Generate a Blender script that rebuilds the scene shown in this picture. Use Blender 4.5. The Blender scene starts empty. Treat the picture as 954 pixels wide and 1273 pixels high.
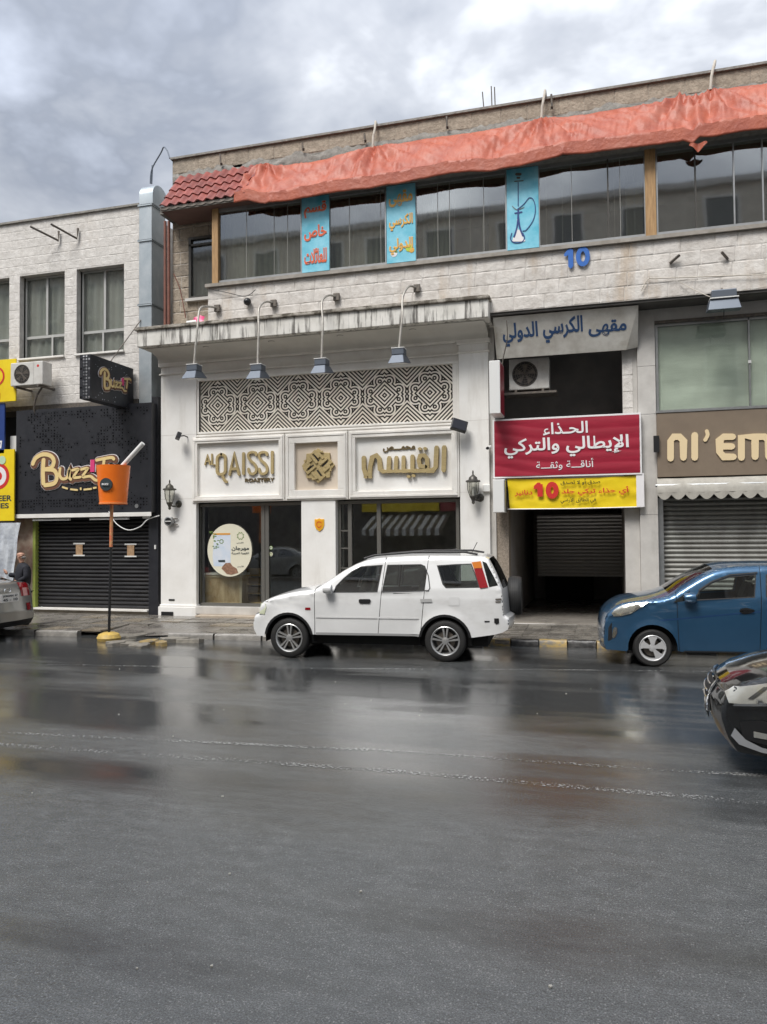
import bpy, bmesh, math, random
from math import sin, cos, pi, sqrt, radians, atan2, hypot
from mathutils import Vector, Matrix, noise
from mathutils.geometry import delaunay_2d_cdt
random.seed(7)
SC = bpy.context.scene
COL = SC.collection

# ------------------------------------------------------------------ camera
CAM = Vector((0.0, -16.5, 2.04))
YAW, PIT, ROLL, FPX = 0.281294458, 0.0298937142, -0.00802703579, 960.0
_R = Vector((cos(YAW), sin(YAW), 0)); _F = Vector((-sin(YAW), cos(YAW), 0)); _U = Vector((0, 0, 1))
_F2 = _F*cos(PIT) + _U*sin(PIT); _U2 = -_F*sin(PIT) + _U*cos(PIT)
_R3 = _R*cos(ROLL) + _U2*sin(ROLL); _U3 = -_R*sin(ROLL) + _U2*cos(ROLL)
cd = bpy.data.cameras.new('camera'); cam = bpy.data.objects.new('camera', cd); COL.objects.link(cam)
cd.sensor_fit = 'HORIZONTAL'; cd.sensor_width = 36; cd.lens = 36*FPX/954; cd.clip_start = .05; cd.clip_end = 3000
cam.matrix_world = Matrix(((_R3.x, _U3.x, -_F2.x, CAM.x), (_R3.y, _U3.y, -_F2.y, CAM.y), (_R3.z, _U3.z, -_F2.z, CAM.z), (0, 0, 0, 1)))
SC.camera = cam

def ray(u, v):
    return _F2 + _R3*((u-477)/FPX) - _U3*((v-636.5)/FPX)
def P(u, v, y=0.0):                       # survey: photo pixel -> (x, z) on the vertical plane at y
    r = ray(u, v); t = (y-CAM.y)/r.y
    return CAM.x + r.x*t, CAM.z + r.z*t
def G(u, v, z=0.0):                       # survey: photo pixel -> (x, y) on the level z
    r = ray(u, v); t = (z-CAM.z)/r.z
    return CAM.x + r.x*t, CAM.y + r.y*t
def RC(u0, v0, u1, v1, y=0.0):            # pixel box -> x0, x1, z0, z1 (mid lines)
    um, vm = (u0+u1)/2, (v0+v1)/2
    return P(u0, vm, y)[0], P(u1, vm, y)[0], P(um, v1, y)[1], P(um, v0, y)[1]

# ------------------------------------------------------------------ light and sky
SUN_EL, SUN_AZ = radians(56), radians(200)
sd = bpy.data.lights.new('sun', 'SUN'); sun = bpy.data.objects.new('sun', sd); COL.objects.link(sun)
sd.energy = 1.5; sd.angle = radians(24); sd.color = (1, .965, .92)
_sdir = Vector((sin(SUN_AZ)*cos(SUN_EL), cos(SUN_AZ)*cos(SUN_EL), sin(SUN_EL)))
sun.rotation_euler = _sdir.to_track_quat('Z', 'Y').to_euler(); sun.location = (0, -30, 40)
SC.render.engine = 'CYCLES'; SC.cycles.use_denoising = True; SC.cycles.caustics_reflective = False; SC.cycles.caustics_refractive = False; SC.cycles.sample_clamp_indirect = 5
SC.view_settings.view_transform = 'Standard'; SC.view_settings.look = 'None'
SC.view_settings.exposure = 1.15; SC.view_settings.gamma = 1
W = bpy.data.worlds.new('World'); SC.world = W; W.use_nodes = True
SKO = (1.7, .55, 0)
def wn():
    nt = W.node_tree; N = nt.nodes; L = nt.links; N.clear()
    out = N.new('ShaderNodeOutputWorld'); bg = N.new('ShaderNodeBackground'); L.new(bg.outputs[0], out.inputs[0])
    bg.inputs[1].default_value = 0.1
    sky = N.new('ShaderNodeTexSky'); sky.sky_type = 'NISHITA'; sky.sun_disc = False
    sky.sun_elevation = SUN_EL; sky.sun_rotation = SUN_AZ; sky.air_density = 1; sky.dust_density = 2
    tc = N.new('ShaderNodeTexCoord'); sp = N.new('ShaderNodeSeparateXYZ'); L.new(tc.outputs['Generated'], sp.inputs[0])
    def M(op, a, b=None, c=None):
        m = N.new('ShaderNodeMath'); m.operation = op
        for i, q in enumerate((a, b, c)):
            if q is None: continue
            if hasattr(q, 'links'): L.new(q, m.inputs[i])
            else: m.inputs[i].default_value = q
        return m.outputs[0]
    zz = M('MAXIMUM', sp.outputs[2], 0.0); den = M('ADD', zz, 0.22)
    cb = N.new('ShaderNodeCombineXYZ'); L.new(M('DIVIDE', sp.outputs[0], den), cb.inputs[0]); L.new(M('DIVIDE', sp.outputs[1], den), cb.inputs[1])
    def NZ(scale, det, rough, off, dist=0.0):
        mp = N.new('ShaderNodeMapping'); L.new(cb.outputs[0], mp.inputs[0]); mp.inputs[1].default_value = off
        n = N.new('ShaderNodeTexNoise'); L.new(mp.outputs[0], n.inputs[0]); n.inputs['Scale'].default_value = scale
        n.inputs['Detail'].default_value = det; n.inputs['Roughness'].default_value = rough; n.inputs['Distortion'].default_value = dist
        return n.outputs[0]
    big = NZ(1.05, 6, .55, SKO, .25); fine = NZ(3.4, 5, .55, (4.2, 1.1, 3), .3)
    f = M('ADD', M('MULTIPLY', big, .72), M('MULTIPLY', fine, .28))
    cr = N.new('ShaderNodeValToRGB'); L.new(f, cr.inputs[0]); e = cr.color_ramp.elements
    e[0].position = .34; e[0].color = (.42, .455, .53, 1); e[1].position = .66; e[1].color = (1.22, 1.24, 1.27, 1)
    for p_, c_ in ((.42, (.235, .258, .305, 1)), (.50, (.40, .42, .46, 1)), (.575, (.72, .745, .78, 1))):
        q = e.new(p_); q.color = c_
    # overcast sky grows brighter towards the zenith
    g = M('ADD', M('MULTIPLY', zz, 1.55), .33)
    vm = N.new('ShaderNodeVectorMath'); vm.operation = 'SCALE'; L.new(cr.outputs[0], vm.inputs[0]); L.new(M('MULTIPLY', g, 7.7), vm.inputs['Scale'])
    mx = N.new('ShaderNodeMix'); mx.data_type = 'RGBA'; mx.inputs[0].default_value = .94
    L.new(sky.outputs[0], mx.inputs[6]); L.new(vm.outputs[0], mx.inputs[7]); L.new(mx.outputs[2], bg.inputs[0])
wn()

# ------------------------------------------------------------------ materials
MATS = {}
def mat(name, col, rough=.6, metal=0, col2=None, ns=3.0, nd=5, bump=0, bs=40, bdist=.01, stretch=(1, 1, 1), spec=.5, coat=0, rand=0, ramp=(.35, .65), trans=0, emit=None, spots=None, coords='pos', rough2=None):
    if name in MATS: return MATS[name]
    m = bpy.data.materials.new(name); m.use_nodes = True; nt = m.node_tree; N = nt.nodes; L = nt.links
    b = N['Principled BSDF']; MATS[name] = m
    b.inputs['Base Color'].default_value = (*col, 1); b.inputs['Roughness'].default_value = rough; b.inputs['Metallic'].default_value = metal
    b.inputs['Specular IOR Level'].default_value = spec; b.inputs['Coat Weight'].default_value = coat; b.inputs['Coat Roughness'].default_value = .04
    if trans: b.inputs['Transmission Weight'].default_value = trans
    if emit: b.inputs['Emission Color'].default_value = (*emit[:3], 1); b.inputs['Emission Strength'].default_value = emit[3]
    if coords == 'pos':
        g = N.new('ShaderNodeNewGeometry'); vec = g.outputs['Position']
    else:
        g = N.new('ShaderNodeTexCoord'); vec = g.outputs['Object']
    mp = N.new('ShaderNodeMapping'); L.new(vec, mp.inputs[0]); mp.inputs['Scale'].default_value = stretch
    cout = None
    if col2:
        n = N.new('ShaderNodeTexNoise'); L.new(mp.outputs[0], n.inputs[0]); n.inputs['Scale'].default_value = ns; n.inputs['Detail'].default_value = nd; n.inputs['Roughness'].default_value = .62
        r = N.new('ShaderNodeValToRGB'); L.new(n.outputs[0], r.inputs[0]); r.color_ramp.elements[0].position = ramp[0]; r.color_ramp.elements[1].position = ramp[1]
        r.color_ramp.elements[0].color = (*col, 1); r.color_ramp.elements[1].color = (*col2, 1); cout = r.outputs[0]
        if rough2 is not None:
            mr = N.new('ShaderNodeMapRange'); L.new(n.outputs[0], mr.inputs[0]); mr.inputs[1].default_value = ramp[0]; mr.inputs[2].default_value = ramp[1]; mr.inputs[3].default_value = rough; mr.inputs[4].default_value = rough2
            L.new(mr.outputs[0], b.inputs['Roughness'])
    if spots:                                       # (colour, scale vector, threshold lo, hi, amount)
        sc_, scl, lo, hi, am = spots
        m2 = N.new('ShaderNodeMapping'); L.new(vec, m2.inputs[0]); m2.inputs['Scale'].default_value = scl; m2.inputs['Location'].default_value = (3.3, 1.7, 8.1)
        n = N.new('ShaderNodeTexNoise'); L.new(m2.outputs[0], n.inputs[0]); n.inputs['Scale'].default_value = 1; n.inputs['Detail'].default_value = 6; n.inputs['Roughness'].default_value = .65
        mr = N.new('ShaderNodeMapRange'); L.new(n.outputs[0], mr.inputs[0]); mr.inputs[1].default_value = lo; mr.inputs[2].default_value = hi; mr.inputs[4].default_value = am
        mx = N.new('ShaderNodeMix'); mx.data_type = 'RGBA'; L.new(mr.outputs[0], mx.inputs[0])
        if cout: L.new(cout, mx.inputs[6])
        else: mx.inputs[6].default_value = (*col, 1)
        mx.inputs[7].default_value = (*sc_, 1); cout = mx.outputs[2]
    if rand:
        oi = N.new('ShaderNodeObjectInfo'); h = N.new('ShaderNodeHueSaturation')
        mr = N.new('ShaderNodeMapRange'); L.new(oi.outputs['Random'], mr.inputs[0]); mr.inputs[3].default_value = 1-rand; mr.inputs[4].default_value = 1+rand*.6
        L.new(mr.outputs[0], h.inputs['Value'])
        if cout: L.new(cout, h.inputs['Color'])
        else: h.inputs['Color'].default_value = (*col, 1)
        cout = h.outputs[0]
    if cout: L.new(cout, b.inputs['Base Color'])
    if bump:
        n = N.new('ShaderNodeTexNoise'); L.new(mp.outputs[0], n.inputs[0]); n.inputs['Scale'].default_value = bs; n.inputs['Detail'].default_value = 6; n.inputs['Roughness'].default_value = .6
        bp = N.new('ShaderNodeBump'); L.new(n.outputs[0], bp.inputs['Height']); bp.inputs['Strength'].default_value = bump; bp.inputs['Distance'].default_value = bdist
        L.new(bp.outputs[0], b.inputs['Normal'])
    return m

def glass(name, tint=(.5, .55, .55), ior=1.5, rough=.01, refl=1.0, wav=.0):
    if name in MATS: return MATS[name]
    m = bpy.data.materials.new(name); m.use_nodes = True; nt = m.node_tree; N = nt.nodes; L = nt.links; N.clear(); MATS[name] = m
    o = N.new('ShaderNodeOutputMaterial'); mx = N.new('ShaderNodeMixShader'); t = N.new('ShaderNodeBsdfTransparent'); g = N.new('ShaderNodeBsdfGlossy')
    r0 = min(.6, ((ior-1)/(ior+1))**2*refl); ge0 = N.new('ShaderNodeNewGeometry'); dt = N.new('ShaderNodeVectorMath'); dt.operation = 'DOT_PRODUCT'; L.new(ge0.outputs['Normal'], dt.inputs[0]); L.new(ge0.outputs['Incoming'], dt.inputs[1])
    def mt(op, a, b_):
        q = N.new('ShaderNodeMath'); q.operation = op; q.use_clamp = op == 'SUBTRACT'
        for i, w in enumerate((a, b_)):
            if hasattr(w, 'links'): L.new(w, q.inputs[i])
            elif w is not None: q.inputs[i].default_value = w
        return q.outputs[0]
    pw = mt('POWER', mt('SUBTRACT', 1.0, mt('ABSOLUTE', dt.outputs['Value'], None)), 5.0)      # thin sheet: same from both sides
    mm = mt('MULTIPLY_ADD', pw, 1-r0).node; mm.inputs[2].default_value = r0
    t.inputs[0].default_value = (*tint, 1); g.inputs[1].default_value = rough; g.inputs[0].default_value = (.95, .97, 1, 1)
    if wav:
        ge = N.new('ShaderNodeNewGeometry'); n = N.new('ShaderNodeTexNoise'); L.new(ge.outputs['Position'], n.inputs[0]); n.inputs['Scale'].default_value = .9; n.inputs['Detail'].default_value = 2
        bp = N.new('ShaderNodeBump'); bp.inputs['Strength'].default_value = wav; bp.inputs['Distance'].default_value = .1; L.new(n.outputs[0], bp.inputs['Height']); L.new(bp.outputs[0], g.inputs['Normal'])
    L.new(mm.outputs[0], mx.inputs[0]); L.new(t.outputs[0], mx.inputs[1]); L.new(g.outputs[0], mx.inputs[2]); L.new(mx.outputs[0], o.inputs[0])
    return m

# ------------------------------------------------------------------ mesh builder
class MB:
    def __init__(s): s.v = []; s.f = []; s.m = []; s.cm = 0
    def add(s, vs, fs):
        b = len(s.v); s.v += [tuple(q) for q in vs]
        for f in fs: s.f.append([b+i for i in f]); s.m.append(s.cm)
        return s
    def box(s, x0, x1, y0, y1, z0, z1):
        return s.add([(x0, y0, z0), (x1, y0, z0), (x1, y1, z0), (x0, y1, z0), (x0, y0, z1), (x1, y0, z1), (x1, y1, z1), (x0, y1, z1)],
                     [(3, 2, 1, 0), (4, 5, 6, 7), (0, 1, 5, 4), (1, 2, 6, 5), (2, 3, 7, 6), (3, 0, 4, 7)])
    def prism(s, pts, y0, y1):           # pts: (x, z) outline, extruded along y
        n = len(pts); v = [(p[0], y0, p[1]) for p in pts] + [(p[0], y1, p[1]) for p in pts]
        return s.add(v, [tuple(range(n))[::-1], tuple(range(n, 2*n))] + [(i, (i+1) % n, n+(i+1) % n, n+i) for i in range(n)])
    def prismx(s, pts, x0, x1):          # pts: (y, z) outline, extruded along x
        n = len(pts); v = [(x0, p[0], p[1]) for p in pts] + [(x1, p[0], p[1]) for p in pts]
        return s.add(v, [tuple(range(n))[::-1], tuple(range(n, 2*n))] + [(i, (i+1) % n, n+(i+1) % n, n+i) for i in range(n)])
    def prismz(s, pts, z0, z1):
        n = len(pts); v = [(p[0], p[1], z0) for p in pts] + [(p[0], p[1], z1) for p in pts]
        return s.add(v, [tuple(range(n))[::-1], tuple(range(n, 2*n))] + [(i, (i+1) % n, n+(i+1) % n, n+i) for i in range(n)])
    def frame(s, x0, x1, z0, z1, t, y0, y1):
        s.box(x0, x1, y0, y1, z1-t, z1); s.box(x0, x1, y0, y1, z0, z0+t)
        s.box(x0, x0+t, y0, y1, z0+t, z1-t); s.box(x1-t, x1, y0, y1, z0+t, z1-t); return s
    def tube(s, pts, r, n=8, cap=True):
        pts = [Vector(p) for p in pts]; rs = r if isinstance(r, (list, tuple)) else [r]*len(pts); b = len(s.v); prev = None
        for i, p in enumerate(pts):
            d = (pts[min(i+1, len(pts)-1)] - pts[max(i-1, 0)]).normalized()
            if prev is None:
                a = Vector((0, 0, 1)) if abs(d.z) < .9 else Vector((1, 0, 0)); prev = d.cross(a).normalized()
            e = (prev - d*prev.dot(d)).normalized(); prev = e; h = d.cross(e)
            for k in range(n):
                q = p + (e*cos(2*pi*k/n) + h*sin(2*pi*k/n))*rs[i]; s.v.append(tuple(q))
        for i in range(len(pts)-1):
            for k in range(n):
                s.f.append([b+i*n+k, b+i*n+(k+1) % n, b+(i+1)*n+(k+1) % n, b+(i+1)*n+k]); s.m.append(s.cm)
        if cap:
            s.f.append([b+k for k in range(n)][::-1]); s.m.append(s.cm); s.f.append([b+(len(pts)-1)*n+k for k in range(n)]); s.m.append(s.cm)
        return s
    def lathe(s, prof, c=(0, 0, 0), axis='z', n=24, a0=0, a1=2*pi):   # prof: (radius, height)
        b = len(s.v); full = abs(a1-a0-2*pi) < 1e-6; cols = n if full else n+1
        for i in range(cols):
            a = a0+(a1-a0)*i/n
            for r, h in prof:
                x, y, z = r*cos(a), r*sin(a), h
                if axis == 'y': x, y, z = x, h, y
                if axis == 'x': x, y, z = h, x, y
                s.v.append((c[0]+x, c[1]+y, c[2]+z))
        m = len(prof)
        for i in range(n):
            for j in range(m-1):
                i2 = (i+1) % cols; s.f.append([b+i*m+j, b+i2*m+j, b+i2*m+j+1, b+i*m+j+1]); s.m.append(s.cm)
        return s
    def grid(s, fn, nu, nv):
        b = len(s.v)
        for i in range(nu+1):
            for j in range(nv+1): s.v.append(tuple(fn(i/nu, j/nv)))
        for i in range(nu):
            for j in range(nv):
                q = b+i*(nv+1)+j; s.f.append([q, q+nv+1, q+nv+2, q+1]); s.m.append(s.cm)
        return s
    def mesh(s, name, ms, smooth=0):
        me = bpy.data.meshes.new(name); me.from_pydata(s.v, [], s.f)
        for m in (ms if isinstance(ms, (list, tuple)) else [ms]): me.materials.append(m)
        if any(s.m): me.polygons.foreach_set('material_index', s.m)
        bm = bmesh.new(); bm.from_mesh(me); bmesh.ops.recalc_face_normals(bm, faces=bm.faces); bm.to_mesh(me); bm.free()
        if smooth:
            me.polygons.foreach_set('use_smooth', [True]*len(me.polygons)); me.set_sharp_from_angle(angle=radians(smooth))
        me.update(); return me
    def obj(s, name, ms, parent=None, smooth=0, bevel=0):
        return link(name, s.mesh(name, ms, smooth), parent, bevel)

def link(name, me, parent=None, bevel=0):
    o = bpy.data.objects.new(name, me); COL.objects.link(o)
    if parent: o.parent = parent
    if bevel:
        b = o.modifiers.new('bevel', 'BEVEL'); b.width = bevel; b.segments = 2; b.limit_method = 'ANGLE'; b.angle_limit = radians(40)
        b.harden_normals = False
    return o
def tag(o, label, cat, group=None, kind=None):
    if label: o['label'] = label
    if cat: o['category'] = cat
    if group: o['group'] = group
    if kind: o['kind'] = kind
    return o
def thing(name, label, cat, loc=(0, 0, 0), rz=0, group=None):
    o = bpy.data.objects.new(name, None); COL.objects.link(o); o.location = loc; o.rotation_euler = (0, 0, rz); o.empty_display_size = .1
    return tag(o, label, cat, group)
def reparent(o, parent):                    # keep world place of a mesh built in world coordinates
    o.parent = parent; o.matrix_parent_inverse = Matrix.Translation(-Vector(parent.location))
def copy_tree(o, parent=None):
    c = o.copy(); COL.objects.link(c)
    if parent: c.parent = parent
    for ch in list(o.children): copy_tree(ch, c)
    return c
class WT:                                  # thing whose parts are built in world coordinates
    def __init__(s, name, label, cat, loc, group=None): s.o = thing(name, label, cat, loc, 0, group); s.l = Vector(loc)
    def put(s, mb, name, ms, smooth=0, bevel=0, label=None, parent=None):
        l = s.l; mb.v = [(a-l.x, b-l.y, c-l.z) for a, b, c in mb.v]
        o = mb.obj(name, ms, parent or s.o, smooth, bevel)
        if label: o['label'] = label
        return o
def struct(mb, name, ms, smooth=0): return tag(mb.obj(name, ms, None, smooth), None, None, None, 'structure')

# ------------------------------------------------------------------ lettering
AR = dict(zip('ءآأؤإئابةتثجحخدذرزسشصضطظعغفقكلمنهوىي',
  (0xFE80, 0xFE81, 0xFE83, 0xFE85, 0xFE87, 0xFE89, 0xFE8D, 0xFE8F, 0xFE93, 0xFE95, 0xFE99, 0xFE9D, 0xFEA1, 0xFEA5, 0xFEA9, 0xFEAB, 0xFEAD, 0xFEAF, 0xFEB1, 0xFEB5, 0xFEB9, 0xFEBD, 0xFEC1, 0xFEC5, 0xFEC9, 0xFECD, 0xFED1, 0xFED5, 0xFED9, 0xFEDD, 0xFEE1, 0xFEE5, 0xFEE9, 0xFEED, 0xFEEF, 0xFEF1)))
RIGHT = set('آأؤإاةدذرزوى')
def shape_ar(t):
    for a, b in (('لا', '\u0001'), ('لأ', '\u0002'), ('لإ', '\u0003')): t = t.replace(a, b)
    LA = {'\u0001': 0xFEFB, '\u0002': 0xFEF7, '\u0003': 0xFEF9}
    isl = lambda c: c in AR or c in LA or c == 'ـ'
    fwd = lambda c: c == 'ـ' or (c in AR and c not in RIGHT and c != 'ء')
    out = []
    for i, c in enumerate(t):
        if not (c in AR or c in LA): out.append(c); continue
        pj = i > 0 and fwd(t[i-1]) and c != 'ء'
        nj = i+1 < len(t) and isl(t[i+1]) and t[i+1] != 'ء' and fwd(c)
        if c in LA: out.append(chr(LA[c]+(1 if pj else 0)))
        elif c == 'ء': out.append(chr(0xFE80))
        else: out.append(chr(AR[c]+(3 if pj and nj else 2 if nj else 1 if pj else 0)))
    s = ''.join(out)[::-1]
    import re
    return re.sub(r'[0-9]+', lambda m: m.group(0)[::-1], s)
_gc = {}
def _tm(s, off, ext):
    c = bpy.data.curves.new('tmp', 'FONT'); c.body = s; c.size = 1; c.bevel_depth = off; c.bevel_resolution = 0; c.extrude = ext; c.resolution_u = 4; c.fill_mode = 'BOTH' if ext else 'FRONT'
    o = bpy.data.objects.new('tmp', c); COL.objects.link(o); me = bpy.data.meshes.new_from_object(o)
    v = [tuple(q.co) for q in me.vertices]; f = [list(p.vertices) for p in me.polygons]
    bpy.data.objects.remove(o); bpy.data.curves.remove(c); bpy.data.meshes.remove(me); return v, f
def glyph(ch, off, ext):
    k = (ch, off, ext)
    if k not in _gc:
        v, f = _tm(ch, off, ext)
        w = lambda s: (lambda q: max(a[0] for a in q)-min(a[0] for a in q) if q else 0)(_tm(s, 0, 0)[0])
        adv = .3 if ch == ' ' else w(ch+ch)-w(ch)
        _gc[k] = (v, f, adv)
    return _gc[k]
def text_parts(s, x0, x1, z0, z1, y, depth=.004, bold=0.0, arabic=False, keep=False, slant=0):
    """glyph meshes fitted to the box, facing -y; returns list of MB, one per glyph"""
    if arabic: s = shape_ar(s)
    x = 0; L = []
    for i, ch in enumerate(s):
        v, f, a = glyph(ch, bold, .5)
        if v: L.append(([(q[0]+x, q[1], q[2]) for q in v], f))
        x += a
    ax0 = min(q[0] for v, _ in L for q in v); ax1 = max(q[0] for v, _ in L for q in v)
    b0 = min(q[1] for v, _ in L for q in v); b1 = max(q[1] for v, _ in L for q in v)
    sx = (x1-x0)/(ax1-ax0); sz = (z1-z0)/(b1-b0)
    out = []
    for i, (v, f) in enumerate(L):
        m = MB(); yo = (i % 2)*.0006 if not arabic else (i % 2)*.0008
        m.add([(x0+(q[0]-ax0)*sx+slant*(q[1]-b0)*sz, y-depth/2-yo-q[2]*depth, z0+(q[1]-b0)*sz) for q in v], f); out.append(m)
    return out
def text_mb(*a, **k):
    r = MB()
    for m in text_parts(*a, **k): r.add(m.v, m.f)
    return r
def cat_rom(p, n=6, closed=False):
    if len(p) < 3: return list(p)
    out = []; N_ = len(p); rng = range(N_ if closed else N_-1)
    for i in rng:
        if closed: a, b, c, d = p[(i-1) % N_], p[i], p[(i+1) % N_], p[(i+2) % N_]
        else: a, b, c, d = p[max(i-1, 0)], p[i], p[i+1], p[min(i+2, N_-1)]
        for k in range(n):
            t = k/n; out.append(tuple(.5*((2*b[j])+(-a[j]+c[j])*t+(2*a[j]-5*b[j]+4*c[j]-d[j])*t*t+(-a[j]+3*b[j]-3*c[j]+d[j])*t**3) for j in range(len(b))))
    if not closed: out.append(tuple(p[-1]))
    return out
def stroke(mb, pts, w, y, depth, smooth=True, cap=4):
    """thick rounded pen stroke in the xz plane, front at y-depth"""
    if smooth: pts = cat_rom(pts, 5)
    n = len(pts); Lf, Rt = [], []
    for i in range(n):
        a = pts[max(i-1, 0)]; b = pts[min(i+1, n-1)]; dx, dz = b[0]-a[0], b[1]-a[1]; l = hypot(dx, dz) or 1; nx, nz = -dz/l, dx/l
        k = 1.0
        if 0 < i < n-1:
            d1 = (pts[i][0]-a[0], pts[i][1]-a[1]); l1 = hypot(*d1) or 1; k = min(1.8, 1/max(.3, abs((d1[0]*dx+d1[1]*dz)/(l1*l))))
        ww = (w(i/(n-1)) if callable(w) else w)/2*k
        Lf.append((pts[i][0]+nx*ww, pts[i][1]+nz*ww)); Rt.append((pts[i][0]-nx*ww, pts[i][1]-nz*ww))
    out = list(Lf)
    def capf(c, p_from, flip):
        r = hypot(p_from[0]-c[0], p_from[1]-c[1]); a0 = atan2(p_from[1]-c[1], p_from[0]-c[0])
        return [(c[0]+r*cos(a0-pi*k/(cap+1)), c[1]+r*sin(a0-pi*k/(cap+1))) for k in range(1, cap+1)]
    # strip faces
    V = [(a[0], y-depth, a[1]) for a in Lf]+[(a[0], y-depth, a[1]) for a in Rt]+[(a[0], y, a[1]) for a in Lf]+[(a[0], y, a[1]) for a in Rt]
    F = []
    for i in range(n-1):
        F += [(i, i+1, n+i+1, n+i), (2*n+i, 3*n+i, 3*n+i+1, 2*n+i+1), (i, 2*n+i, 2*n+i+1, i+1), (n+i, n+i+1, 3*n+i+1, 3*n+i)]
    if cap == 0: F += [(0, n, 3*n, 2*n), (n-1, 3*n-1, 4*n-1, 2*n-1)]
    mb.add(V, F)
    if cap:
        for c, s_ in ((pts[-1], Lf[-1]), (pts[0], Rt[0])):
            arc = [s_]+capf(c, s_, 0)+[(2*c[0]-s_[0], 2*c[1]-s_[1])]
            m = len(arc); mb.add([(a[0], y-depth, a[1]) for a in arc]+[(a[0], y, a[1]) for a in arc], [tuple(range(m)), tuple(range(2*m-1, m-1, -1))]+[(i, m+i, m+i+1, i+1) for i in range(m-1)])
    return mb
# ------------------------------------------------------------------ palette
M_ROAD = None
def road_mat():
    m = bpy.data.materials.new('wet_asphalt'); m.use_nodes = True; nt = m.node_tree; N = nt.nodes; L = nt.links; b = N['Principled BSDF']
    g = N.new('ShaderNodeNewGeometry')
    def nz(scale, st, det=6, ro=.6, loc=(0, 0, 0)):
        mp = N.new('ShaderNodeMapping'); L.new(g.outputs['Position'], mp.inputs[0]); mp.inputs['Scale'].default_value = st; mp.inputs['Location'].default_value = loc
        n = N.new('ShaderNodeTexNoise'); L.new(mp.outputs[0], n.inputs[0]); n.inputs['Scale'].default_value = scale; n.inputs['Detail'].default_value = det; n.inputs['Roughness'].default_value = ro
        return n.outputs[0]
    def mr(x, a, b_, c, d):
        q = N.new('ShaderNodeMapRange'); L.new(x, q.inputs[0])
        for i, w in enumerate((a, b_, c, d)): q.inputs[i+1].default_value = w
        return q.outputs[0]
    def M(op, a, c):
        q = N.new('ShaderNodeMath'); q.operation = op
        for i, w in enumerate((a, c)):
            if hasattr(w, 'links'): L.new(w, q.inputs[i])
            else: q.inputs[i].default_value = w
        return q.outputs[0]
    wet = nz(.55, (.35, 1.3, 1), 5, .55, (3, 2, 0))         # pools drawn out along the traffic
    trk = nz(1.6, (.05, 1.6, 1), 4, .6, (0, .3, 0))          # wheel tracks
    sy = N.new('ShaderNodeSeparateXYZ'); L.new(g.outputs['Position'], sy.inputs[0])
    w = M('ADD', M('ADD', M('MULTIPLY', wet, .75), M('MULTIPLY', trk, .25)), mr(sy.outputs[1], -14.4, -6.5, .09, -.14))
    agg = N.new('ShaderNodeTexVoronoi'); L.new(g.outputs['Position'], agg.inputs[0]); agg.inputs['Scale'].default_value = 70
    grit = nz(120, (1, 1, 1), 3, .75); mid = nz(9, (.5, 1, 1), 6, .7); ripple = nz(30, (1, 1, 1), 4, .6, (1, 5, 2))
    cr = N.new('ShaderNodeValToRGB'); L.new(M('ADD', M('MULTIPLY', mid, .25), M('MULTIPLY', grit, .75)), cr.inputs[0]); e = cr.color_ramp.elements
    e[0].position = .40; e[0].color = (.055, .058, .059, 1); e[1].position = .72; e[1].color = (.34, .345, .34, 1)
    q_ = e.new(.56); q_.color = (.135, .142, .143, 1)
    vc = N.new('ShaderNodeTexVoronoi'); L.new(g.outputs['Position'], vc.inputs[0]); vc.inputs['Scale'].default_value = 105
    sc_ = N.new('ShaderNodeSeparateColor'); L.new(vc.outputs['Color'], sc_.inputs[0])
    st = M('MULTIPLY', mr(sc_.outputs[0], .84, .97, 0, 1), mr(vc.outputs['Distance'], .0, .55, 1, .1))  # pale aggregate specks, with wet glints painted into the base colour too
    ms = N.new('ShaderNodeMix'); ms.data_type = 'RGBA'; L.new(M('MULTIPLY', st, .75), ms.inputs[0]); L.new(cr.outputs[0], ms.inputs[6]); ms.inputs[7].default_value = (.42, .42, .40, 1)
    mx = N.new('ShaderNodeMix'); mx.data_type = 'RGBA'; L.new(mr(w, .36, .50, .70, .0), mx.inputs[0]); L.new(ms.outputs[2], mx.inputs[6]); mx.inputs[7].default_value = (.022, .022, .022, 1)
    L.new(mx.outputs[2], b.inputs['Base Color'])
    L.new(mr(w, .34, .62, .12, .23), b.inputs['Roughness'])
    b.inputs['Specular IOR Level'].default_value = 1.0
    hgt = M('ADD', M('MULTIPLY', agg.outputs['Distance'], .6), M('ADD', M('MULTIPLY', grit, .5), M('MULTIPLY', ripple, .9)))
    bp = N.new('ShaderNodeBump'); L.new(hgt, bp.inputs['Height']); bp.inputs['Distance'].default_value = .012
    L.new(mr(w, .34, .60, .06, .5), bp.inputs['Strength']); L.new(bp.outputs[0], b.inputs['Normal'])
    return m
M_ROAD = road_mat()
m_pave = mat('wet_paving', (.10, .092, .082), .16, col2=(.22, .20, .175), ns=2.2, bump=.25, bs=18, bdist=.01, rough2=.42)
m_kerb = mat('kerb_concrete', (.16, .15, .135), .35, col2=(.27, .255, .23), ns=7, bump=.5, bs=45, rand=.15)
m_ky = mat('kerb_yellow', (.40, .28, .10), .4, col2=(.20, .18, .145), ns=9, bump=.5, bs=45, rand=.15, ramp=(.45, .62))
m_kb = mat('kerb_black', (.028, .028, .028), .3, col2=(.11, .105, .10), ns=9, bump=.5, bs=45, ramp=(.45, .7))
m_stw = mat('split_face_stone', (.72, .685, .64), .85, col2=(.56, .52, .475), ns=6, bump=.6, bs=18, bdist=.02, rand=.06, spots=((.40, .27, .14), (1.1, 1.1, .22), .54, .70, .62))
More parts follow.
